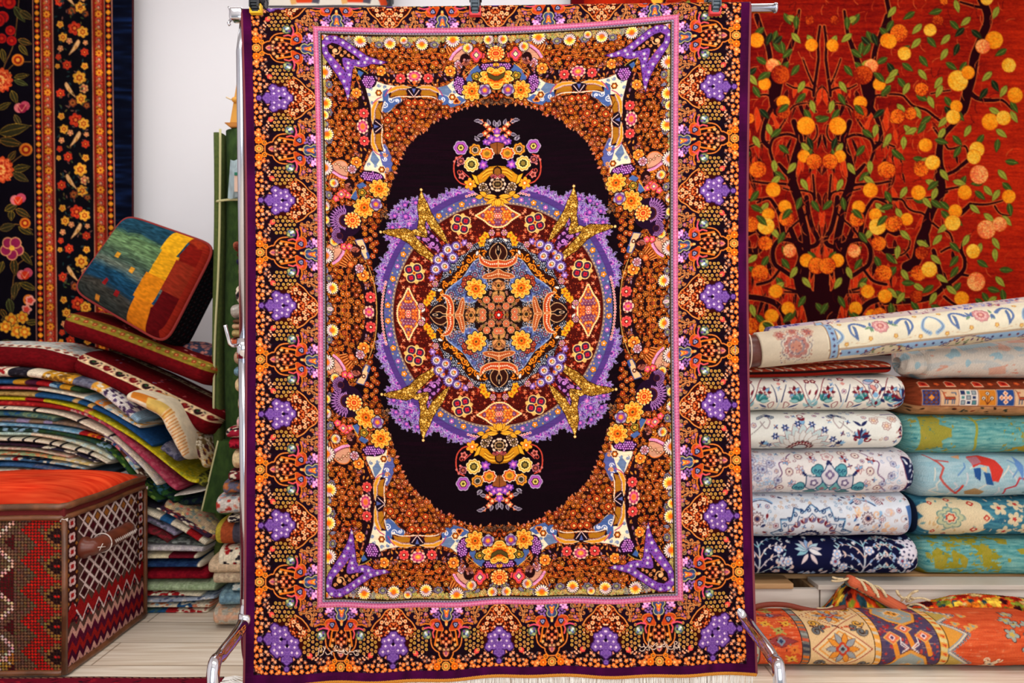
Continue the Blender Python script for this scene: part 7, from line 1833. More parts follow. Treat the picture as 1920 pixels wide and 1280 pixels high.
    bundle('outer_layer', path_px([(1735, 679), (1800, 676), (2150, 672)], d2), (z1-z0)/2, .14, d2, img, KILIM(), root, vmid=80, seed=31, ex=.8, ez=.9, endr=.03, wob=1.2)
    bundle('inner_curl', path_px([(1703, 681), (1750, 680)], d2), .042, .06, d2+.012, img[:, 60:], KILIM(), root, vmid=80, seed=32, ex=.9, ez=.95, endr=.012)
    # long ivory carpet roll lying across both stacks
    img = paint_long()
    root = empty('long_carpet_roll', P(1440, 690, 2.72), 'long ivory carpet rolled on a tube, lying aslant over both stacks', 'carpet')
    d3 = 2.63
    bundle('outer_roll', path_px([(1428, 657), (1930, 602), (2060, 588)], d3, 0), .060, .062, d3, img, WOOL(), root, vmid=84, seed=41, ex=1., ez=1., endr=.004, wob=.3)
    bundle('inner_roll', path_px([(1447, 640), (1940, 583), (2060, 569)], d3+.07, 0), .05, .05, d3+.07, img[:, 40:], WOOL(), root, vmid=50, seed=42, ex=1., ez=1., endr=.004, wob=.3)
    lm = mat('brown_leather', (96, 44, 34), rough=.35, spec=.5, noise=.5, nscale=12)
    pts = path_px([(1372, 663), (1430, 657)], d3, 0)
    tube('cardboard_core', [(pts[0][0], d3+.062, pts[0][1]), (pts[1][0]+.05, d3+.062, pts[1][1]+.004)], .055, lm, root, 32)
    wt = mat('tie_cord', (226, 200, 180), rough=.8)
    for xx, tilt in ((1414, .006), (1404, .01)):
        c0 = P(xx, 659, d3); ring = [(c0[0]+tilt*math.cos(a), d3+.062+.057*math.cos(a), c0[2]+.057*math.sin(a)) for a in [i*PI/14 for i in range(29)]]
        tube('tie_cord', ring, .0022, wt, root, 8)
# ================================================================== floor carpets, right
def floor_right():
    img = paint_orange()
    d = 2.40
    x0 = P(1370, 0, d)[0]
    off = 30
    im = np.concatenate([img[:, :off+20][:, ::-1], img], 1)
    o = bundle('rolled_carpet', [(P(1350, 0, d)[0], .072), (P(1990, 0, d)[0], .071)], .069, .13, d, im, WOOL(), vmid=128, seed=50, ex=.75, ez=.85, endr=.02, wob=.7, sc_=d/FPX)
    tag(o, 'thick orange carpet with octagon medallions rolled on the floor at the right', 'carpet')
    # tufted carpet heaped behind it
    img = paint_tufted()
    root = empty('shaggy_carpet', P(1700, 1150, 2.62), 'shaggy orange and black carpet bunched up behind the orange roll, folded edge raised', 'carpet')
    d2 = 2.64
    xs = [1405, 1440, 1480, 1520, 1545, 1560, 1580, 1597, 1615, 1640, 1670, 1700, 1740, 1790, 1830, 1870, 1920, 2000]
    tp = [1152, 1150, 1150, 1150, 1146, 1132, 1104, 1088, 1098, 1120, 1136, 1140, 1132, 1120, 1116, 1119, 1124, 1135]
    w, h = 520, 60
    px = np.linspace(1405, 2000, w); top = np.interp(px, xs, tp)
    k = np.linspace(0, 1, h)[:, None]
    zt = HC-(top-640)*d2/FPX
    prof = np.sin(np.pi*k**.9)           # 0 at both feet
    rs = np.random.RandomState(1)
    Z = .012+(zt[None, :]-.012)*np.clip(prof, 0, 1)**.55+.003*rs.rand(h, w)
    Y = d2-.06+.15*k+.006*rs.rand(h, w)
    X = ((px-960)*d2/FPX)[None, :]+0*k
    c = sample(img, (px-1405)[None, :]*.66+0*k, 118*k+0*px[None, :])
    grid('shaggy_pile', np.stack([X, Y, Z], -1), c, WOOL(), root)
    # brown bound edge snaking out to the left and coral flat-woven end
    tube('leather_edge', [P(1398, 1148, 2.57), P(1412, 1139, 2.57), P(1440, 1133, 2.57), P(1475, 1134, 2.57), P(1510, 1142, 2.57), P(1545, 1146, 2.57), P(1585, 1138, 2.575)], [.007]*31, mat('russet_edge', (126, 52, 34), rough=.6, bump=.3), root, 12, smooth=5) if False else tube('bound_edge', crom([P(1398, 1148, 2.57), P(1412, 1139, 2.57), P(1440, 1133, 2.57), P(1475, 1134, 2.57), P(1510, 1142, 2.57), P(1545, 1146, 2.57), P(1585, 1138, 2.575)], 5), .0085, mat('russet_edge', (126, 52, 34), rough=.6, bump=.3), root, 12)
    C = Cv(160, 40, 2, (196, 92, 62)); 
    for i in range(0, 40, 4): C.stroke([(0, i), (160, i)], 1.4, (222, 120, 84), raw=True)
    C.poly([(0, 26), (160, 26), (160, 40), (0, 40)], (130, 140, 130), raw=True)
    RR_ = random.Random(4)
    for i in range(50): C.leaf(RR_.uniform(0, 160), RR_.uniform(26, 40), 7, 4, RR_.random()*6, RR_.choice([(60, 40, 40), (220, 180, 120), (40, 60, 70)]), raw=True)
    bundle('flat_woven_end', path_px([(1597, 1092), (1630, 1108), (1668, 1130), (1704, 1150)], 2.58, 4), .019, .03, 2.585, C.down(2), KILIM(), root, vmid=16, seed=61, ex=.8, ez=.8, endr=.01)
    # rope-like fringe
    fm = mat('wool_fringe', (214, 190, 150), rough=.9, bump=.6, bscale=300)
    R = random.Random(9)
    for (x, y, ang, L) in [(1580, 1085, 3.1, 20), (1590, 1084, 2.7, 30), (1604, 1084, .2, 26), (1614, 1087, .1, 34), (1626, 1092, .3, 30), (1640, 1098, .1, 26), (1700, 1128, -1.4, 34), (1694, 1122, -2.6, 24), (1704, 1128, -.7, 40), (1706, 1134, -.4, 34), (1700, 1140, -.1, 26), (1690, 1126, -.9, 26), (1548, 1140, 3., 16), (1560, 1136, 2.6, 14)]:
        pts = []
        for i in range(6):
            t = i/5; pts.append(P(x+L*t*math.cos(ang+.5*t), y+L*t*math.sin(ang+.5*t)+6*t*t, 2.60+R.uniform(-.006, .006)-.02*t))
        for q in (-1, 1):
            p2 = [(p[0]+q*.0022*math.sin(i*1.6), p[1]+q*.0022*math.cos(i*1.6), p[2]) for i, p in enumerate(crom(pts, 4))]
            if q == 1: bm_tube(bm, p2, .0034, 6)
            else: bm = bmesh.new(); bm_tube(bm, p2, .0034, 6)
        frombm('fringe_knot', bm, fm, root)
# ================================================================== left-hand side
def ottoman():
    front, side = paint_cube(0), paint_cube(1)
    xr = -1.335; yf = 2.385; D_ = .52; W_ = .56; Hh = .47
    root = empty('storage_ottoman', (xr-W_/2, yf+D_/2, 0), 'kilim covered cube ottoman with orange-red top and brown leather piping', 'ottoman')
    xl = xr-W_
    k = yf/FPX
    # front
    w, h = 300, 290
    X, Z = np.meshgrid(np.linspace(xl, xr, w), np.linspace(Hh, .008, h))
    fx = (X-xl)/W_*300-0; fz = (Hh-Z)/Hh*300
    bulge = .008*np.sin(np.pi*(X-xl)/W_)*np.sin(np.pi*Z/Hh)
    grid('front_panel', np.stack([X, yf-bulge, Z], -1), sample(front, 300-(xr-X)/k*1.0, fz*1.06), KILIM(), root)
    Yg, Z = np.meshgrid(np.linspace(yf, yf+D_, w), np.linspace(Hh, .008, h))
    bulge = .008*np.sin(np.pi*(Yg-yf)/D_)*np.sin(np.pi*Z/Hh)
    grid('side_panel', np.stack([xr+bulge, Yg, Z], -1), sample(side, (Yg-yf)/D_*300, (Hh-Z)/Hh*322), KILIM(), root)
    for nm, V in (('back_panel', [[(xr, yf+D_, Hh), (xl, yf+D_, Hh)], [(xr, yf+D_, .008), (xl, yf+D_, .008)]]), ('side_panel', [[(xl, yf+D_, Hh), (xl, yf, Hh)], [(xl, yf+D_, .008), (xl, yf, .008)]])):
        grid(nm, np.array(V, float), np.zeros((2, 2, 3))+np.array((90, 30, 30)), KILIM(), root, smooth=False)
    # lid: dark red side band, padded top
    lid = mat('lid_band', (96, 20, 20), rough=.9, bump=.5)
    box('lid', (xr-W_/2, yf+D_/2, Hh+.022), (W_+.006, D_+.006, .03), lid, root, bev=.004)
    n = 120
    U, V = np.meshgrid(np.linspace(-1, 1, n), np.linspace(-1, 1, n))
    dome = (1-U**4)*(1-V**4); dome = dome**.5
    Zt = Hh+.034+.05*dome+.002*(vnoise(n, n, 9, 9, 3)-.5)
    nn = vnoise(n, n, 2.2, 12, 7)[..., None]; mm = vnoise(n, n, 22, 22, 9)[..., None]
    c = np.array((196, 40, 18))*(1-nn)+np.array((232, 84, 44))*nn; c = c*(.86+.28*mm)
    tag(grid('padded_top', np.stack([xr-W_/2+U*(W_/2-.004), yf+D_/2+V*(D_/2-.004), Zt], -1), c, WOOL(), root, flip=True), 'orange-red pile top')
    lt = mat('brown_piping', (124, 74, 44), rough=.4, spec=.5, noise=.55, nscale=24)
    def loop(z, r, o_=.004, nm='piping'):
        pts = [(xl-o_, yf-o_, z), (xr+o_, yf-o_, z), (xr+o_, yf+D_+o_, z), (xl-o_, yf+D_+o_, z)]
        P4 = []
        for i in range(4):
            a, b = Vector(pts[i]), Vector(pts[(i+1) % 4])
            for t in np.linspace(.03, .97, 9): P4.append(tuple(a.lerp(b, t)+Vector((0, 0, .002*math.sin(t*9+i)))))
        P4.append(P4[0]); tube(nm, P4, r, lt, root, 10)
    loop(Hh+.036, .0105); loop(Hh+.004, .0085); loop(.012, .009)
    for (x, y) in ((xr+.002, yf-.002), (xr+.002, yf+D_), (xl, yf)):
        tube('corner_piping', [(x, y, .01), (x+.001, y, Hh*.5), (x, y, Hh)], .0085, lt, root, 10)
        bm = bmesh.new()
        for q in range(5): bm_tube(bm, [(x-.012, y-.002, Hh-.002+q*.0025-.004), (x+.012, y-.003, Hh+.004-q*.002)], .0016, 6)
        frombm('corner_stitching', bm, mat('stitch_thread', (206, 190, 180), rough=.8), root)
    # handle: short leather drum on the side with end knob
    hm = mat('handle_leather', (112, 52, 34), rough=.35, spec=.5, noise=.45, nscale=20)
    zc = HC-(985-640)*2.6/FPX
    a = (xr+.035, 2.53, P(0, 992, 2.53)[2]); b = (xr+.035, 2.76, P(0, 958, 2.74)[2])
    hz = .36
    pts = [(xr+.03, 2.48, hz-.012), (xr+.038, 2.52, hz-.004), (xr+.036, 2.60, hz), (xr+.036, 2.70, hz+.004), (xr+.02, 2.745, hz+.004), (xr-.004, 2.75, hz+.004)]
    g = empty('x', (0, 0, 0), None, None); bpy.data.objects.remove(g)
    h1 = tube('handle', [(xr-.004, 2.49, hz), (xr+.018, 2.485, hz), (xr+.03, 2.50, hz), (xr+.034, 2.56, hz), (xr+.034, 2.68, hz+.002), (xr+.02, 2.74, hz+.002), (xr-.004, 2.745, hz+.002)], [.024, .032, .034, .033, .027, .024, .027, .0265, .026, .026, .026, .026, .026, .026, .026, .025, .025, .024, .024, .022, .02, .02, .018, .018, .018][:25], hm, root, 20, smooth=4)
    bm = bmesh.new()
    for yy_ in (2.545,):
        ring = [(xr+.032+.03*math.cos(t), yy_, hz+.03*math.sin(t)) for t in [i*PI/10 for i in range(21)]]; bm_tube(bm, ring, .0022, 6)
    for i in range(12):
        y_ = 2.57+i*.012; bm_tube(bm, [(xr+.060, y_, hz+.004), (xr+.0605, y_+.006, hz-.008), (xr+.060, y_+.012, hz+.004)], .0015, 5)
    bm_tube(bm, [(xr+.052, 2.487, hz-.010), (xr+.058, 2.497, hz+.010)], .0016, 5); bm_tube(bm, [(xr+.050, 2.480, hz+.002), (xr+.062, 2.505, hz-.002)], .0016, 5)
    frombm('handle_stitching', bm, mat('stitch_thread'), root)
def left_piles():
    d = 2.93
    CR, BK, MU, RD, BL, LB, GN, YE, RS, LV, BR, TE, GY = (226, 212, 186), (34, 30, 38), (196, 140, 40), (160, 30, 34), (36, 78, 120), (136, 170, 190), (46, 70, 40), (196, 176, 30), (150, 40, 60), (146, 130, 160), (128, 104, 84), (70, 100, 96), (108, 108, 124)
    grp = 'kilims in the sagging pile'
    U = [  # px path, thickness, blocks, label
        ([(-80, 696), (0, 698), (60, 701), (130, 714), (180, 728), (215, 752), (262, 792)], 20, [(80, CR, RD), (15, CR, RD), (36, BK, (60, 56, 64)), (30, CR), (56, MU, CR, (120, 80, 30)), (36, GY, (80, 80, 100)), (24, (226, 160, 60), CR), (70, (214, 206, 200), (60, 40, 70), (90, 70, 110)), (30, LB)], 'top kilim of the sagging pile, cream with black and mustard blocks'),
        ([(-80, 715), (0, 716), (60, 718), (110, 725), (152, 733)], 13, [(80, BL), (22, BL), (24, MU), (20, (70, 30, 50)), (25, RD), (20, LB, BL), (20, MU), (24, GN), (8, CR)], 'kilim edge in blue, mustard, plum and red just under the top one'),
        ([(-80, 727), (0, 727), (70, 730), (150, 745), (195, 764), (240, 790), (264, 802)], 10, [(80, RS), (66, (190, 80, 90)), (90, CR), (22, LB), (20, (214, 130, 60), LB), (90, CR, LB, (220, 160, 80))], 'thin pink and cream kilim edge ending in pale blue'),
        ([(-80, 738), (0, 738), (65, 741), (130, 750), (190, 771), (240, 800), (288, 838)], 12, [(80, (170, 140, 80)), (66, (170, 140, 80), (140, 110, 60)), (70, BL), (10, (200, 160, 100)), (20, BL), (10, (206, 160, 90)), (160, (30, 70, 116))], 'tan kilim turning deep blue where it hangs down'),
        ([(-80, 746), (0, 747), (80, 751), (150, 768), (210, 797), (270, 836), (320, 876), (352, 900), (372, 904)], 11, [(80, YE), (44, YE), (36, RD), (78, YE, (170, 160, 40)), (10, (220, 120, 90)), (250, YE, (160, 160, 50), (206, 190, 60))], 'long yellow-green kilim sweeping down to the right'),
        ([(-80, 755), (0, 756), (60, 758), (130, 768), (190, 793), (240, 832), (285, 874), (318, 908), (334, 918)], 15, [(80, RD), (60, RD, (190, 60, 50)), (70, (150, 30, 30)), (60, (170, 40, 60), (190, 150, 140)), (240, (162, 54, 78), (176, 80, 96))], 'rose red kilim sweeping down with a cream bound end'),
        ([(-80, 765), (0, 765), (60, 769), (110, 777), (160, 796), (212, 824), (258, 866), (296, 912)], 10, [(90, CR, BK), (50, CR), (6, BK), (80, CR), (6, BK), (60, CR), (6, BK), (200, CR, (210, 200, 190))], 'cream kilim edge with narrow black marks'),
        ([(-80, 775), (0, 776), (60, 780), (104, 787)], 15, [(80, TE), (40, TE, BL), (80, (110, 130, 100), TE)], 'short teal and sage kilim edge in the pile'),
        ([(-80, 788), (0, 788), (60, 791), (120, 796), (180, 810), (222, 838), (254, 874)], 12, [(80, BR), (28, BR, GY), (24, LV), (26, BR), (16, LV), (100, BR, (110, 96, 90)), (90, LV, (120, 104, 140))], 'brown and lavender striped kilim edge'),
        ([(-80, 796), (0, 796), (60, 799), (130, 809), (182, 820), (218, 838), (250, 876), (268, 900)], 10, [(80, LB), (150, LB, (100, 150, 180)), (16, RD), (28, (206, 110, 30), RD), (20, CR, BK), (20, (200, 110, 120), BL), (16, (90, 50, 40)), (30, LB, CR), (30, (80, 50, 40), CR)], 'pale blue kilim edge ending in red, orange and pink bands'),
        ([(-80, 806), (0, 806), (90, 810), (160, 824), (206, 848), (240, 884), (262, 916), (300, 942)], 15, [(80, (40, 60, 50)), (70, (40, 60, 50), LB), (110, GN, (40, 70, 60)), (30, GN, LB), (200, (46, 78, 36), (30, 50, 70), (110, 140, 60))], 'dark green kilim edge curling under at the end'),
        ([(-80, 812), (0, 813), (60, 815), (120, 825), (170, 842), (210, 864)], 12, [(80, (190, 206, 186)), (54, (176, 200, 186)), (60, (222, 200, 170)), (90, (200, 200, 170), (190, 210, 200)), (40, (200, 216, 206))], 'pale green and cream kilim edge with a blunt end'),
        ([(-80, 824), (0, 824), (60, 827), (120, 838), (170, 853), (204, 870)], 10, [(80, CR), (12, CR), (5, BK), (22, CR), (5, BK), (16, CR), (5, BK), (26, CR), (5, BK), (16, CR), (5, BK), (24, CR), (5, BK), (20, CR), (5, BK), (60, CR)], 'white kilim edge crossed by thin black bars'),
        ([(-80, 833), (0, 833), (70, 838), (130, 849), (182, 868)], 8, [(80, (60, 40, 54)), (80, (60, 36, 50), BK), (120, (50, 44, 60), CR)], 'very dark plum kilim edge'),
        ([(-80, 841), (0, 841), (60, 845), (132, 858)], 10, [(80, (206, 186, 160)), (150, (206, 184, 156), (200, 150, 130))], 'beige kilim edge low in the pile'),
        ([(-80, 851), (0, 851), (60, 854), (130, 864), (175, 874)], 9, [(80, (150, 160, 120)), (40, (170, 176, 130), (200, 120, 80)), (60, (150, 170, 120), (220, 140, 90)), (100, (220, 190, 120), CR)], 'sage and apricot kilim edge low in the pile'),
        ([(-80, 861), (0, 861), (60, 865), (120, 872), (160, 880)], 10, [(80, CR), (20, CR, LB), (10, RD), (60, (60, 90, 120), CR, BK), (90, CR, LB)], 'cream, red and slate patterned kilim edge above the ottoman'),
        ([(-80, 884), (0, 884), (90, 888), (180, 896)], 13, [(100, (200, 190, 170)), (60, CR, (190, 120, 90)), (130, (110, 130, 150))], 'sand and slate kilim edge just behind the ottoman top'),
        ([(-80, 872), (0, 872), (60, 875), (120, 884)], 12, [(80, BL), (60, (60, 96, 140)), (90, (70, 90, 130), GY)], 'blue kilim edge lowest above the ottoman'),
    ]
    for i, (pts, th, bl, lab) in enumerate(U):
        h = th*d/FPX/2*1.12
        T = .26 if i > 0 else .24
        o = bundle('folded_kilim', path_px(pts, d+.002*i), h, T, d+.004*(i % 3)+.0022*i, blocks(bl, 40, i), KILIM(), vmid=20, seed=100+i, ex=.45, ez=.7, endr=.01, step=1.6, wob=1.3)
        tag(o, lab, 'kilim', grp)
    # folded-over cream and orange kilim at the right shoulder
    C = Cv(220, 90, 2, (232, 216, 186)); R = random.Random(3)
    C.poly([(10, 20), (60, 20), (52, 46), (18, 46)], (206, 122, 40), raw=True); C.poly([(44, 26), (92, 24), (96, 54), (56, 58)], (224, 184, 96), raw=True)
    for i in range(30):
        x = 84+i*3; C.stroke([(x, 22+R.uniform(0, 6)), (x+3, 46+R.uniform(0, 10))], 2, (206, 120, 44) if i % 2 else (236, 200, 150), raw=True)
    C.poly([(70, 62), (200, 66), (200, 76), (74, 76)], (176, 116, 50), raw=True)
    for i in range(20): C.rad(76+i*6, 70, 3, 4, [(1, (90, 60, 40))], raw=True)
    cd = nz(C, .1, 8, 8, 3).down(2)
    o = bundle('folded_kilim', path_px([(226, 742), (262, 752), (300, 772), (322, 806), (338, 842), (348, 866)], 2.86), .038, .2, 2.86, cd, KILIM(), vmid=48, seed=140, ex=.7, ez=.8, endr=.03, step=1.3, taper=[(0, .5), (.35, 1.), (.8, .8), (1, .4)], wob=2)
    tag(o, 'cream kilim with orange and yellow zigzags flopping over the pile\'s shoulder', 'kilim', grp)
    o = bundle('folded_kilim', path_px([(330, 800), (352, 826), (372, 852), (386, 880)], 2.95), .034, .16, 2.95, blocks([(30, (206, 186, 140), (120, 80, 50)), (30, (120, 96, 60), CR), (60, (196, 176, 140), (80, 40, 40), (180, 130, 60))], 60, 5), KILIM(), vmid=30, seed=141, ex=.6, ez=.8, endr=.02, taper=[(0, .6), (.5, 1), (1, .5)], wob=2)
    tag(o, 'ochre patterned kilim drooping behind the cream and orange one', 'kilim', grp)
    o = bundle('folded_kilim', path_px([(300, 836), (322, 852), (336, 862)], 2.90), .018, .1, 2.90, blocks([(60, (110, 108, 124), (70, 70, 90))], 40, 6), KILIM(), vmid=20, seed=142, ex=.6, ez=.8, endr=.01)
    tag(o, 'small grey folded kilim end tucked under the cream and orange one', 'kilim', grp)
    for (pts, th, c1, lab, dd) in (([(286, 902), (300, 922), (322, 934), (330, 944)], 22, [(30, (30, 60, 40), (50, 90, 110)), (60, (40, 76, 36), (24, 40, 40))], 'crumpled dark green kilim below the yellow-green one', 2.97),
                                   ([(322, 930), (350, 926), (382, 920)], 5, [(60, (214, 206, 196))], 'thin white kilim edge sticking out below the pile', 2.95),
                                   ([(300, 945), (340, 942), (385, 938)], 24, [(90, (24, 30, 46), (40, 60, 50))], 'dark blue folded kilim between upper and lower pile', 3.0),
                                   ([(362, 898), (376, 904), (386, 912)], 22, [(60, (130, 126, 40), (60, 60, 30))], 'olive kilim corner at the pile\'s right end', 2.96)):
        o = bundle('folded_kilim', path_px(pts, dd), th*dd/FPX/2, .18, dd, blocks(c1, 40, 9), KILIM(), vmid=20, seed=int(pts[0][0]), ex=.6, ez=.8, endr=.012); tag(o, lab, 'kilim', grp)
    # lower, neatly folded stack
    g2 = 'kilims of the low stack on the floor'
    xl = -40
    Lw = [([(xl, 1147), (390, 1147)], 10, [(320, TE), (30, TE, BL), (20, RD), (60, CR, RD)], 'teal kilim at the very bottom, on the floor'),
          ([(xl, 1137), (396, 1137)], 11, [(320, CR), (50, CR, (206, 110, 70), LB), (30, BL, CR), (60, CR, (200, 120, 90))], 'cream kilim with orange and blue ticks, second from the floor'),
          ([(xl, 1126), (300, 1127), (404, 1120)], 12, [(320, (150, 160, 176)), (150, (160, 170, 186), (206, 200, 196), (90, 100, 130))], 'grey-blue speckled kilim third from the floor'),
          ([(xl, 1116), (300, 1115), (378, 1117)], 10, [(320, RD), (34, RD, CR), (40, CR, RD), (60, CR)], 'maroon and cream kilim edge under the pale green one'),
          ([(xl, 1101), (405, 1102)], 22, [(500, (166, 184, 146), (150, 170, 130))], 'pale green folded kilim in the low stack'),
          ([(xl, 1079), (391, 1080)], 23, [(500, (140, 20, 34), (120, 14, 30))], 'thick crimson folded kilim in the low stack'),
          ([(xl, 1059), (378, 1060)], 15, [(310, BL), (100, (40, 66, 106), (30, 50, 90)), (16, CR)], 'blue folded kilim on the crimson one'),
          ([(xl, 1045), (370, 1045)], 13, [(318, CR), (36, (222, 206, 170)), (48, (110, 26, 40)), (14, CR)], 'cream and maroon folded kilim'),
          ([(xl, 1030), (300, 1029), (382, 1031)], 17, [(500, (206, 198, 196), (190, 180, 186))], 'white folded kilim on the cream and maroon one'),
          ([(200, 1008), (300, 1016), (386, 1022)], 12, [(200, (90, 96, 90), (60, 60, 60), (130, 134, 130))], 'dark grey striped kilim edge'),
          ([(180, 968), (260, 990), (300, 1004), (318, 1018)], 20, [(90, (110, 40, 40)), (70, (136, 40, 50), (90, 40, 40)), (10, CR)], 'brownish red kilim with cream end, slanting'),
          ([(180, 958), (260, 972), (300, 988), (330, 1004)], 14, [(100, LV), (60, (150, 140, 164), (90, 90, 100)), (30, (60, 60, 70), CR)], 'lavender and grey kilim slanting down'),
          ([(180, 935), (262, 956), (300, 972), (345, 994), (388, 1021)], 16, [(96, CR), (30, CR), (22, (40, 90, 136)), (34, CR), (28, (160, 30, 34)), (60, CR)], 'white kilim with blue and red bars slanting down'),
          ([(200, 928), (270, 946), (320, 964), (360, 990), (392, 1010)], 9, [(100, BK), (200, (60, 40, 60), (150, 60, 60), CR)], 'thin dark patterned kilim edge slanting down')]
    for i, (pts, th, bl, lab) in enumerate(Lw):
        dd = 2.94+(.0 if i < 9 else .004)
        o = bundle('folded_kilim', path_px(pts, dd, 5 if len(pts) > 2 else 0), th*dd/FPX/2, .24, dd+.003*(i % 2), blocks(bl, 40, 40+i), KILIM(), vmid=20, seed=200+i, ex=.45, ez=.7, endr=.008, step=1.6, wob=.8)
        tag(o, lab, 'kilim', g2)
    o = bundle('folded_kilim', path_px([(300, 946), (340, 966), (376, 990), (398, 1016)], 2.97), .034, .2, 2.975, blocks([(200, (176, 150, 120), (200, 110, 90), (220, 190, 130), (120, 130, 120))], 60, 77), KILIM(), vmid=30, seed=240, ex=.5, ez=.7, endr=.02, step=1.4)
    tag(o, 'beige many-coloured kilim spread on top of the low stack', 'kilim', g2)
    # tall narrow stack behind the rack's left post
    g3 = 'small kilims of the tall stack'
    S = [(425, 441, 441, [(60, (206, 184, 160))], 'beige'), (449, 470, 431, [(60, (150, 84, 60), (110, 50, 40))], 'rust brown'), (470, 482, 437, [(60, (80, 40, 30))], 'dark brown'), (482, 497, 436, [(20, (40, 40, 70)), (20, (210, 110, 50), BK), (40, RD, BK)], 'black, blue and orange'),
         (497, 521, 440, [(60, (206, 180, 150))], 'light tan'), (530, 571, 434, [(60, CR, BK, BK, (60, 50, 50))], 'black and white chevron'), (568, 598, 426, [(60, (170, 160, 150), (190, 184, 176))], 'soft grey'), (597, 607, 430, [(60, (100, 70, 50))], 'chocolate'), (605, 618, 428, [(60, (200, 164, 128), (190, 130, 100))], 'apricot beige'),
         (616, 633, 428, [(30, (170, 150, 100)), (40, RD, CR)], 'olive and red'), (631, 652, 424, [(60, (190, 90, 60), BK, CR)], 'brick and black figured'), (655, 686, 431, [(60, (176, 144, 116))], 'camel'), (686, 708, 433, [(60, (110, 140, 156), (90, 120, 140))], 'dusty blue'),
         (708, 737, 434, [(60, (214, 184, 140), (226, 206, 160))], 'cream and straw'), (738, 778, 438, [(60, CR, RD, (190, 60, 70))], 'white with red flowers'), (779, 805, 438, [(60, (206, 150, 150), CR, (140, 150, 130))], 'pink and white striped'), (802, 824, 417, [(60, (150, 30, 50), BK, CR)], 'crimson and black'), (822, 846, 421, [(60, (170, 30, 50), (90, 16, 30))], 'scarlet'),
         (845, 882, 429, [(60, (214, 190, 146), (200, 160, 120))], 'straw coloured'), (882, 906, 422, [(60, (110, 30, 40), CR, BK)], 'maroon with cream stripes'), (903, 930, 410, [(60, (100, 96, 116), (170, 100, 60))], 'slate and orange'), (929, 969, 400, [(60, (206, 196, 186), (180, 60, 50), (206, 130, 110), (150, 160, 170))], 'white with coral zigzags'), (968, 984, 420, [(60, CR, BK, BK)], 'black and white'),
         (980, 1028, 396, [(16, (170, 150, 50)), (22, (156, 72, 40)), (26, (70, 64, 74)), (40, (180, 120, 60))], 'yellow, rust and charcoal banded'), (1028, 1071, 403, [(14, CR), (60, CR, RD, (200, 90, 70), BK)], 'cream with red lozenges'), (1050, 1080, 384, [(30, (196, 170, 140))], 'knitted beige'), (1071, 1101, 392, [(60, (196, 176, 146), (180, 156, 130))], 'sand'),
         (1098, 1112, 428, [(60, (200, 204, 196), (110, 140, 150))], 'pale grey'), (1110, 1141, 404, [(60, (100, 130, 146), (120, 150, 160))], 'blue-grey'), (1139, 1181, 392, [(60, (176, 168, 152), (200, 160, 130))], 'grey and peach')]
    dd = 2.76
    for i, (t, b, xl_, bl, nm) in enumerate(S):
        zc = (P(0, t, dd)[2]+P(0, b, dd)[2])/2; a = (b-t)*dd/FPX/2*1.04
        if i == len(S)-1: a = zc-.002
        im = blocks(bl if sum(q[0] for q in bl) > 100 else bl+[(120, bl[-1][1])+tuple(bl[-1][2:])], 60, 300+i)
        if i == len(S)-1: im[24:34] = im[24:34]*.5+np.array((222, 160, 130))*.5
        o = bundle('folded_kilim', [(P(xl_, 0, dd)[0], zc), (P(xl_, 0, dd)[0]+.16, zc+.003), (P(560+(i*37) % 40, 0, dd)[0], zc)], a, .15, dd+.004*((i*7) % 3), im, KILIM(), vmid=30, seed=300+i, ex=.6, ez=.75, endr=.016, step=1.3, wob=1.5)
        where = ' on the floor, bottom of the tall stack' if i == len(S)-1 else (' at the top of the tall stack behind the chrome post' if i == 0 else ' folded in the tall stack behind the chrome post')
        tag(o, nm+' kilim'+where, 'kilim', g3)
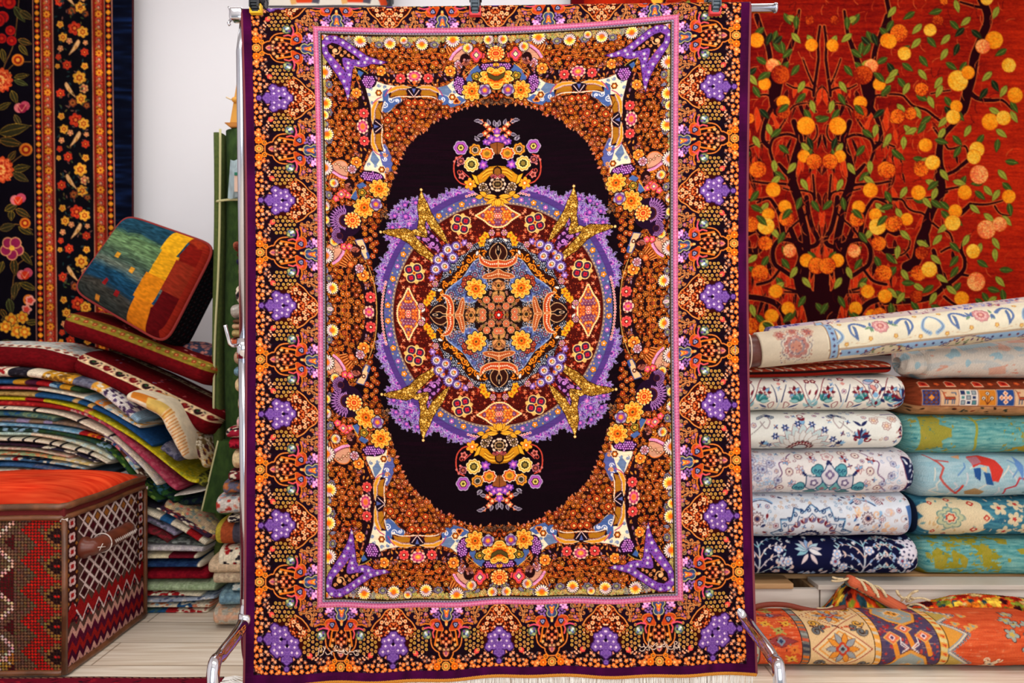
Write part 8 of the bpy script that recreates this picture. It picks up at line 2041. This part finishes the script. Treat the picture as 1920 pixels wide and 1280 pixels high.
def cushions():
    RDk = (100, 12, 18)
    def cimg(kind):
        R = random.Random(kind); C = Cv(420, 150, 2, RDk)
        if kind == 1:
            C.poly([(0, 0), (420, 0), (420, 58), (0, 58)], (196, 196, 190), raw=True)
            for i in range(120): C.leaf(R.uniform(0, 420), R.uniform(0, 44), 10, 5, R.random()*6, R.choice([(150, 176, 186), (226, 220, 206), (214, 100, 50), (170, 190, 190)]), raw=True)
            C.poly([(0, 44), (420, 44), (420, 58), (0, 58)], (226, 214, 190), raw=True)
            for i in range(26): C.rad(6+i*17, 51, 5.4, 4, [(1, (150, 50, 36)), (.5, (90, 90, 90))], raw=True)
        if kind == 2:
            for i in range(30): C.leaf(R.uniform(0, 420), R.uniform(6, 40), 9, 3, R.random()*6, R.choice([(130, 120, 150), (190, 90, 90), (80, 10, 20)]), raw=True)
            C.poly([(0, 46), (420, 46), (420, 68), (0, 68)], (222, 190, 146), raw=True)
            for i in range(14):
                x = 12+i*27; C.spiral(x, 57, 8, .8, 0, 5, (40, 20, 24) if i % 2 else (110, 20, 26), raw=True); C.disc(x, 57, 2.6, (40, 80, 40) if i % 2 else (150, 40, 30), raw=True)
                C.leaf(x+10, 50, 9, 4, .8, (90, 80, 70), raw=True); C.leaf(x+11, 64, 8, 4, -.8, (130, 60, 60), raw=True)
        if kind == 3:
            for i in range(14): C.leaf(R.uniform(0, 420), R.uniform(10, 40), 12, 4, R.random(), R.choice([(222, 160, 140), (190, 80, 80)]), raw=True)
            C.poly([(0, 46), (420, 46), (420, 70), (0, 70)], (140, 118, 40), raw=True); C.stroke([(0, 46), (420, 46)], 2.4, (196, 110, 50), raw=True)
            for i in range(50): C.rad(4+i*9, 58+2*((i % 2)*2-1), 5, 4, [(1, (170, 50, 36) if i % 2 else (150, 140, 50)), (.4, (214, 170, 90))], rot=.5, raw=True)
        n = vnoise(C.H, C.W, 4, 8, kind)[..., None]; C.a *= .8+.4*n
        return C.down(2)
    d = 3.0
    o = bundle('floor_cushion', path_px([(-90, 668), (0, 667), (80, 672), (150, 690)], d), .056, .2, d-.03, cimg(1), WOOL(), vmid=82, seed=400, ex=.7, ez=.75, endr=.06, step=1.2); tag(o, 'flat red cushion with white and blue flowered top lying at the far left', 'cushion', 'flat kilim cushions')
    o = bundle('floor_cushion', path_px([(140, 676), (230, 716), (320, 760), (402, 800)], d), .054, .2, d-.04, cimg(2), WOOL(), vmid=76, seed=401, ex=.7, ez=.75, endr=.04, step=1.2); tag(o, 'dark red cushion with cream band of black flowers, sloping down over the pile', 'cushion', 'flat kilim cushions')
    o = bundle('floor_cushion', path_px([(118, 602), (210, 632), (310, 670), (404, 706)], d+.04), .055, .2, d, cimg(3), WOOL(), vmid=77, seed=402, ex=.7, ez=.75, endr=.05, step=1.2); tag(o, 'dark red cushion with olive-gold band, under the square cushion', 'cushion', 'flat kilim cushions')
    o = bundle('folded_kilim', path_px([(330, 650), (400, 668)], d+.1), .03, .12, d+.1, blocks([(90, (60, 66, 90), (190, 120, 110))], 60, 3), KILIM(), vmid=30, seed=403); tag(o, 'slate and pink kilim wedged behind the sloping cushions', 'kilim')
    # the square gabbeh cushion
    C = Cv(180, 170, 2, (40, 70, 76)); R = random.Random(8)
    n = vnoise(C.H, C.W, 3, 40, 5)
    pal = [(0, (28, 66, 84)), (30, (30, 62, 78)), (38, (84, 112, 74)), (60, (96, 124, 84)), (84, (60, 78, 66)), (98, (96, 104, 92)), (112, (24, 62, 86)), (132, (22, 54, 78)), (140, (56, 52, 46)), (170, (40, 46, 44))]
    ys = np.array([p[0] for p in pal]); cs = np.array([p[1] for p in pal], float)
    Y, X = np.mgrid[0:C.H, 0:C.W]; yv = Y/2+4*np.sin(X/60)+8*(n-.5)
    for k in range(3): C.a[..., k] = np.interp(yv, ys, cs[:, k])
    C.a *= (.55+.9*vnoise(C.H, C.W, 2, 16, 9))[..., None]
    def band(x0, x1, cols):
        for i, (ya, yb, c) in enumerate(cols):
            j = 2*((i % 2)*2-1); C.poly([(x0+j, ya), (x1+j, ya), (x1+j, yb), (x0+j, yb)], c, raw=True)
    band(106, 142, [(0, 40, (222, 160, 26)), (40, 84, (216, 150, 24)), (84, 128, (206, 120, 20)), (128, 170, (196, 110, 20))])
    band(142, 182, [(0, 12, (150, 44, 22)), (12, 46, (120, 22, 16)), (46, 100, (134, 40, 24)), (100, 170, (84, 10, 14))]); C.poly([(172, 0), (182, 0), (182, 170), (172, 170)], (140, 34, 22), raw=True)
    for (x, y, c) in [(44, 78, (200, 140, 40)), (80, 92, (206, 140, 40)), (50, 130, (130, 24, 26)), (78, 138, (130, 24, 26)), (50, 160, (190, 120, 40))]: C.poly([(x-4, y-5), (x+4, y-5), (x+4, y+5), (x-4, y+5)], c, raw=True)
    C.a *= (.84+.32*vnoise(C.H, C.W, 3, 10, 19))[..., None]
    img = C.down(2)
    d4 = 3.12; cen = np.array(P(290, 524, d4)); hw, hh, th = .206, .190, .125
    skx = lambda x, z: (x*(1-.06*z/hh), z*(1+.09*x/hw))
    rot = Matrix.Rotation(math.radians(24), 3, 'Y') @ Matrix.Rotation(math.radians(-8), 3, 'Z') @ Matrix.Rotation(math.radians(-12), 3, 'X')
    root = empty('square_cushion', tuple(cen), 'square cushion of teal, yellow and red stripes leaning against the wall on the sloping cushions', 'cushion')
    M = np.array(rot)
    def face(fr, name, colf, flip):
        n_ = 170; U, V = np.meshgrid(np.linspace(-1, 1, n_), np.linspace(-1, 1, n_))
        # round the corners
        r_ = np.clip((np.abs(U)**9+np.abs(V)**9)**(1/9), 1e-6, None); mx_ = np.maximum(np.abs(U), np.abs(V)); f = np.where(r_ > 0, mx_/r_, 1)
        pu, pv = U*f, V*f
        puff = ((1-mx_**5))**.6
        y = fr*(th*.62+th*.38*puff)
        sx_, sz_ = skx(pu*hw, -pv*hh); L = np.stack([sx_, y, sz_], -1) @ M.T+cen
        grid(name, L, colf(U, V), WOOL(), root, flip=flip)
        return pu[0], pv[0]
    face(-1, 'front_panel', lambda U, V: sample(img, (U+1)*90, (V+1)*85), False)
    dk = lambda U, V: np.zeros(U.shape+(3,))+np.array((16, 12, 18))
    face(1, 'back_panel', dk, True)
    t = np.linspace(0, 2*PI, 241); cu, sn = np.cos(t), np.sin(t); q = (np.abs(cu)**9+np.abs(sn)**9)**(-1/9)
    px_, pz_ = skx(cu*q*hw, sn*q*hh)
    ds = np.linspace(-th*.62, th*.62, 24)
    L = np.stack([np.tile(px_, (24, 1)), np.tile(ds[:, None], (1, 241)), np.tile(pz_, (24, 1))], -1) @ M.T+cen
    c = np.zeros((24, 241, 3))+np.array((14, 10, 16)); c[::4, ::3] = (40, 46, 50); c[1::6, 1::4] = (70, 14, 20)
    tag(grid('side_gusset', L, c, KILIM(), root, flip=True), 'black woven side strip with fine dots')
    pp = np.stack([px_*1.005, np.full(241, -th*.62), pz_*1.005], -1) @ M.T+cen
    tag(tube('red_piping', [tuple(p) for p in pp], .006, mat('cushion_piping', (140, 44, 40), rough=.8, bump=.5), root, 8), 'dull red piping')
def green_roll():
    gm = mat('green_pile', (48, 72, 26), rough=.95, col2=(32, 54, 18), nscale=60, bump=.8, bscale=260, stretch=(1, 1, .5))
    gd = mat('green_backing', (86, 98, 44), rough=.95, col2=(70, 84, 40), nscale=90, bump=.6, bscale=300)
    d = 3.05
    root = empty('green_carpet_roll', P(440, 1130, d+.05), 'grass green carpet folded upright beside the rack, tied with cream cord', 'carpet')
    ztop, zmid = P(0, 240, d)[2], .004
    xL, xR = P(392, 0, d)[0], P(520, 0, d)[0]
    cx, a, b = (xL+xR)/2, (xR-xL)/2, .09
    def oval(cx, cy, a, b, z0, z1, name, m, lean=0., n=60, w=16):
        t = np.linspace(0, 2*PI, n, endpoint=False); k = np.linspace(0, 1, w)
        V = np.empty((n, w, 3)); cu, sn = np.cos(t), np.sin(t); ux = np.sign(cu)*np.abs(cu)**.6; uy = np.sign(sn)*np.abs(sn)**.8
        V[..., 0] = cx+(ux*a)[:, None]+(lean*k)[None]+.004*np.sin(k*9)[None]; V[..., 1] = cy+(uy*b)[:, None]; V[..., 2] = (z0+(z1-z0)*k)[None]
        cap0 = V[:, :1].copy(); cap1 = V[:, -1:].copy()
        for c_, z in ((cap0, z0), (cap1, z1)): c_[..., 0] = cx+(lean if z == z1 else 0); c_[..., 1] = cy
        mid = V[:, -1:].copy(); mid[..., 0] = cx+lean+(V[:, -1:, 0]-cx-lean)*.5; mid[..., 1] = cy+(V[:, -1:, 1]-cy)*.5; mid[..., 2] -= .02
        V = np.concatenate([cap0, V, mid, cap1], 1)
        return grid(name, V, None, m, root, wrap=True)
    oval(cx+.02, d+.09, a-.02, b, zmid, ztop, 'folded_body', gm)
    oval(P(402, 0, d)[0]+.004, d+.045, .018, .04, zmid, P(0, 247, d)[2], 'outer_flap', gd)
    tube('cream_binding', [P(413, 242, d-.004), P(412, 400, d-.004), P(409, 520, d-.004), P(403, 640, d-.004), P(400, 800, d-.004)], .0045, mat('cream_cord', (196, 190, 140), rough=.9), root, 8, smooth=5)
    tube('tie_cord', [P(406, 378, d+.02), P(408, 377, d-.002), P(414, 376, d-.008), P(440, 374, d-.012), P(500, 376, d-.008), P(521, 378, d+.05)], .0045, mat('cream_cord'), root, 8, smooth=5)
    # lower folded corner
    V = np.array([[P(409, 826, d-.05), P(470, 826, d-.05)], [P(402, 870, d-.05), P(470, 870, d-.05)], [P(380, 958, d-.06), P(470, 972, d-.05)]])
    n = 14
    U, W = np.meshgrid(np.linspace(0, 1, n), np.linspace(0, 1, n))
    Lx = np.interp(W.ravel(), [0, .35, 1], [409, 398, 378]).reshape(W.shape); px = Lx+(475-Lx)*U; py = 826+W*(958-826)+U*W*14
    y1 = d-.07-.01*np.sin(U*3)
    F = np.stack([(px-960)*y1/FPX, y1, HC-(py-640)*y1/FPX], -1)
    B = F.copy()[:, ::-1]; B[..., 1] += .05
    S = np.concatenate([F, B], 1); grid('lower_fold', S, None, gm, root)
    tube('cream_binding', [tuple(F[i, 0]) for i in range(n)], .0035, mat('cream_cord'), root, 8)
    # clear packet tied against it
    r2 = empty('plastic_packet', P(437, 335, d-.04), 'crinkled silvery plastic packet with a green printed label against the green carpet', 'packet')
    n = 24; U, W = np.meshgrid(np.linspace(0, 1, n), np.linspace(0, 1, n)); rs = np.random.RandomState(2)
    cr = .012*(vnoise(n, n, 3, 3, 4))
    px = 432+U*34-W*5; py = 299+W*72+2*np.sin(U*9)
    yy = d-.03-.018*np.sin(PI*U)*np.sin(PI*W)-cr
    F = np.stack([(px-960)*yy/FPX, yy, HC-(py-640)*yy/FPX], -1); B = F.copy()[:, ::-1]; B[..., 1] = d-.002
    grid('packet_film', np.concatenate([F, B], 1), None, mat('silvery_film', (150, 170, 176), rough=.25, spec=.7), r2)
    box('label_card', P(452, 342, d-.062), (.05, .004, .07), mat('label_beige', (214, 180, 160), rough=.7), r2, bev=.001)
    box('label_stripe', P(452, 326, d-.066), (.05, .003, .012), mat('label_green', (30, 110, 84), rough=.6), r2, bev=.001)
    # honey coloured wooden stand on top of it
    r3 = empty('wooden_stand', P(450, 238, d+.05), 'tapering honey-coloured wooden board with a round knob standing on the green carpet', 'stand')
    wm = mat('honey_wood', (222, 160, 66), rough=.45, col2=(200, 136, 50), nscale=6, stretch=(1, 1, .15))
    def prism(pts, y0, y1, name, m, bev=.003):
        bm = bmesh.new(); f0 = [bm.verts.new((P(x, y, d)[0], y0, P(x, y, d)[2])) for x, y in pts]; f1 = [bm.verts.new((v.co.x, y1, v.co.z)) for v in f0]
        bm.faces.new(f0); bm.faces.new(f1[::-1]); n = len(pts)
        for i in range(n): bm.faces.new((f0[i], f1[i], f1[(i+1) % n], f0[(i+1) % n]))
        bmesh.ops.recalc_face_normals(bm, faces=bm.faces); bmesh.ops.bevel(bm, geom=bm.edges, offset=bev, segments=2, affect='EDGES'); frombm(name, bm, m, r3, smooth=False)
    prism([(427, 228), (444, 128), (476, 128), (492, 228)], d+.02, d+.05, 'board', wm)
    prism([(419, 229), (498, 229), (494, 238), (430, 238)], d, d+.08, 'base_ledge', mat('honey_wood_dark', (186, 118, 44), rough=.5))
    bm = bmesh.new(); bmesh.ops.create_uvsphere(bm, u_segments=20, v_segments=12, radius=.011); bmesh.ops.translate(bm, verts=bm.verts, vec=P(440, 187, d+.012)); frombm('knob', bm, wm, r3)
    tube('brass_peg', [P(424, 182, d), P(432, 186, d+.01), P(441, 187, d+.02)], .003, mat('pale_twine', (226, 200, 160)), r3, 8)
def front_rug():
    C = Cv(560, 110, 2, (110, 16, 36)); R = random.Random(4)
    for i in range(300): C.leaf(R.uniform(0, 560), R.uniform(10, 110), 12, 4, R.choice([.6, -.6, 2.5]), R.choice([(60, 14, 26), (150, 24, 40), (86, 14, 34), (44, 20, 30)]), raw=True)
    C.poly([(0, 0), (560, 0), (560, 7), (0, 7)], (50, 26, 26), raw=True)
    for i in range(56): C.stroke([(i*10, 4), (i*10+6, 5)], 1.6, (190, 140, 110), raw=True)
    img = C.down(2)
    y1, y0 = 2.365, 1.75
    x0, x1 = -2.1, (424-960)*y1/FPX
    root = empty('floor_rug', ((x0+x1)/2, 2.05, 0), 'dark red flat rug on the floor in front of the ottoman, with a whitish fringe', 'rug')
    n, m_ = 300, 150
    X, Y = np.meshgrid(np.linspace(x0, x1, n), np.linspace(y1, y0, m_)); 
    Z = .011+.0015*np.sin(X*14)*np.sin(Y*9)+0*X
    e = np.minimum(np.minimum(X-x0, x1-X), np.minimum(y1-Y, Y-y0)); Z = np.where(e < .004, .001, Z)
    grid('rug_pile', np.stack([X, Y, Z], -1), sample(img, (X-x0)/(x1-x0)*560, (y1-Y)/(y1-y0)*110*2.6), WOOL(), root)
    bm = bmesh.new()
    for i in range(260):
        y = R.uniform(y0, y1-.002); l = R.uniform(.03, .06); a = R.uniform(-.5, .5)
        bm_tube(bm, [(x1-.003, y, .008), (x1+l*.5, y+a*.012, .012), (x1+l, y+a*.03, .003)], .0016, 4, caps=False)
    tag(frombm('fringe', bm, mat('ivory_fringe'), root), 'whitish fringe', kind='stuff')
# ================================================================== light and camera
def lights():
    w = bpy.data.worlds.new('shop_daylight'); sc.world = w; w.use_nodes = True
    bg = w.node_tree.nodes['Background']; bg.inputs[0].default_value = (.93, .97, 1.0, 1); bg.inputs[1].default_value = .42
    def area(n, loc, rot, sx, sy, e, col=(1, 1, 1)):
        l = bpy.data.lights.new(n, 'AREA'); l.shape = 'RECTANGLE'; l.size = sx; l.size_y = sy; l.energy = e; l.color = col
        o = bpy.data.objects.new(n, l); o.location = loc; o.rotation_euler = rot; COL.objects.link(o); return o
    area('ceiling_panel', (-.9, .6, 2.78), (0, 0, 0), 1.2, .6, 26, (1, .97, .93))
    area('ceiling_panel', (.9, .6, 2.78), (0, 0, 0), 1.2, .6, 26, (1, .97, .93))
    area('ceiling_panel', (0, 2.75, 2.78), (math.radians(12), 0, 0), 3.6, .3, 22, (1, .98, .95))
    area('shop_window', (.3, -1.45, 1.55), (math.radians(84), 0, 0), 3.4, 2.0, 62, (.96, .98, 1))
def camera():
    c = bpy.data.cameras.new('camera'); c.sensor_width = 36; c.lens = FPX/1920*36; c.clip_start = .05
    c.dof.use_dof = True; c.dof.focus_distance = 2.15; c.dof.aperture_fstop = 3.5
    o = bpy.data.objects.new('camera', c); o.location = (0, 0, HC); o.rotation_euler = (PI/2, 0, 0); COL.objects.link(o); sc.camera = o
room(); great_carpet(); rack(); clips(); wall_carpets(); right_side(); floor_right(); ottoman(); left_piles(); cushions(); green_roll(); front_rug(); lights(); camera()
vs = sc.view_settings
vs.view_transform = 'Standard'; vs.look = 'None'; vs.gamma = 1; vs.use_curve_mapping = False; vs.exposure = 0.0
print('built in', round(time.time()-T0, 1), 's')
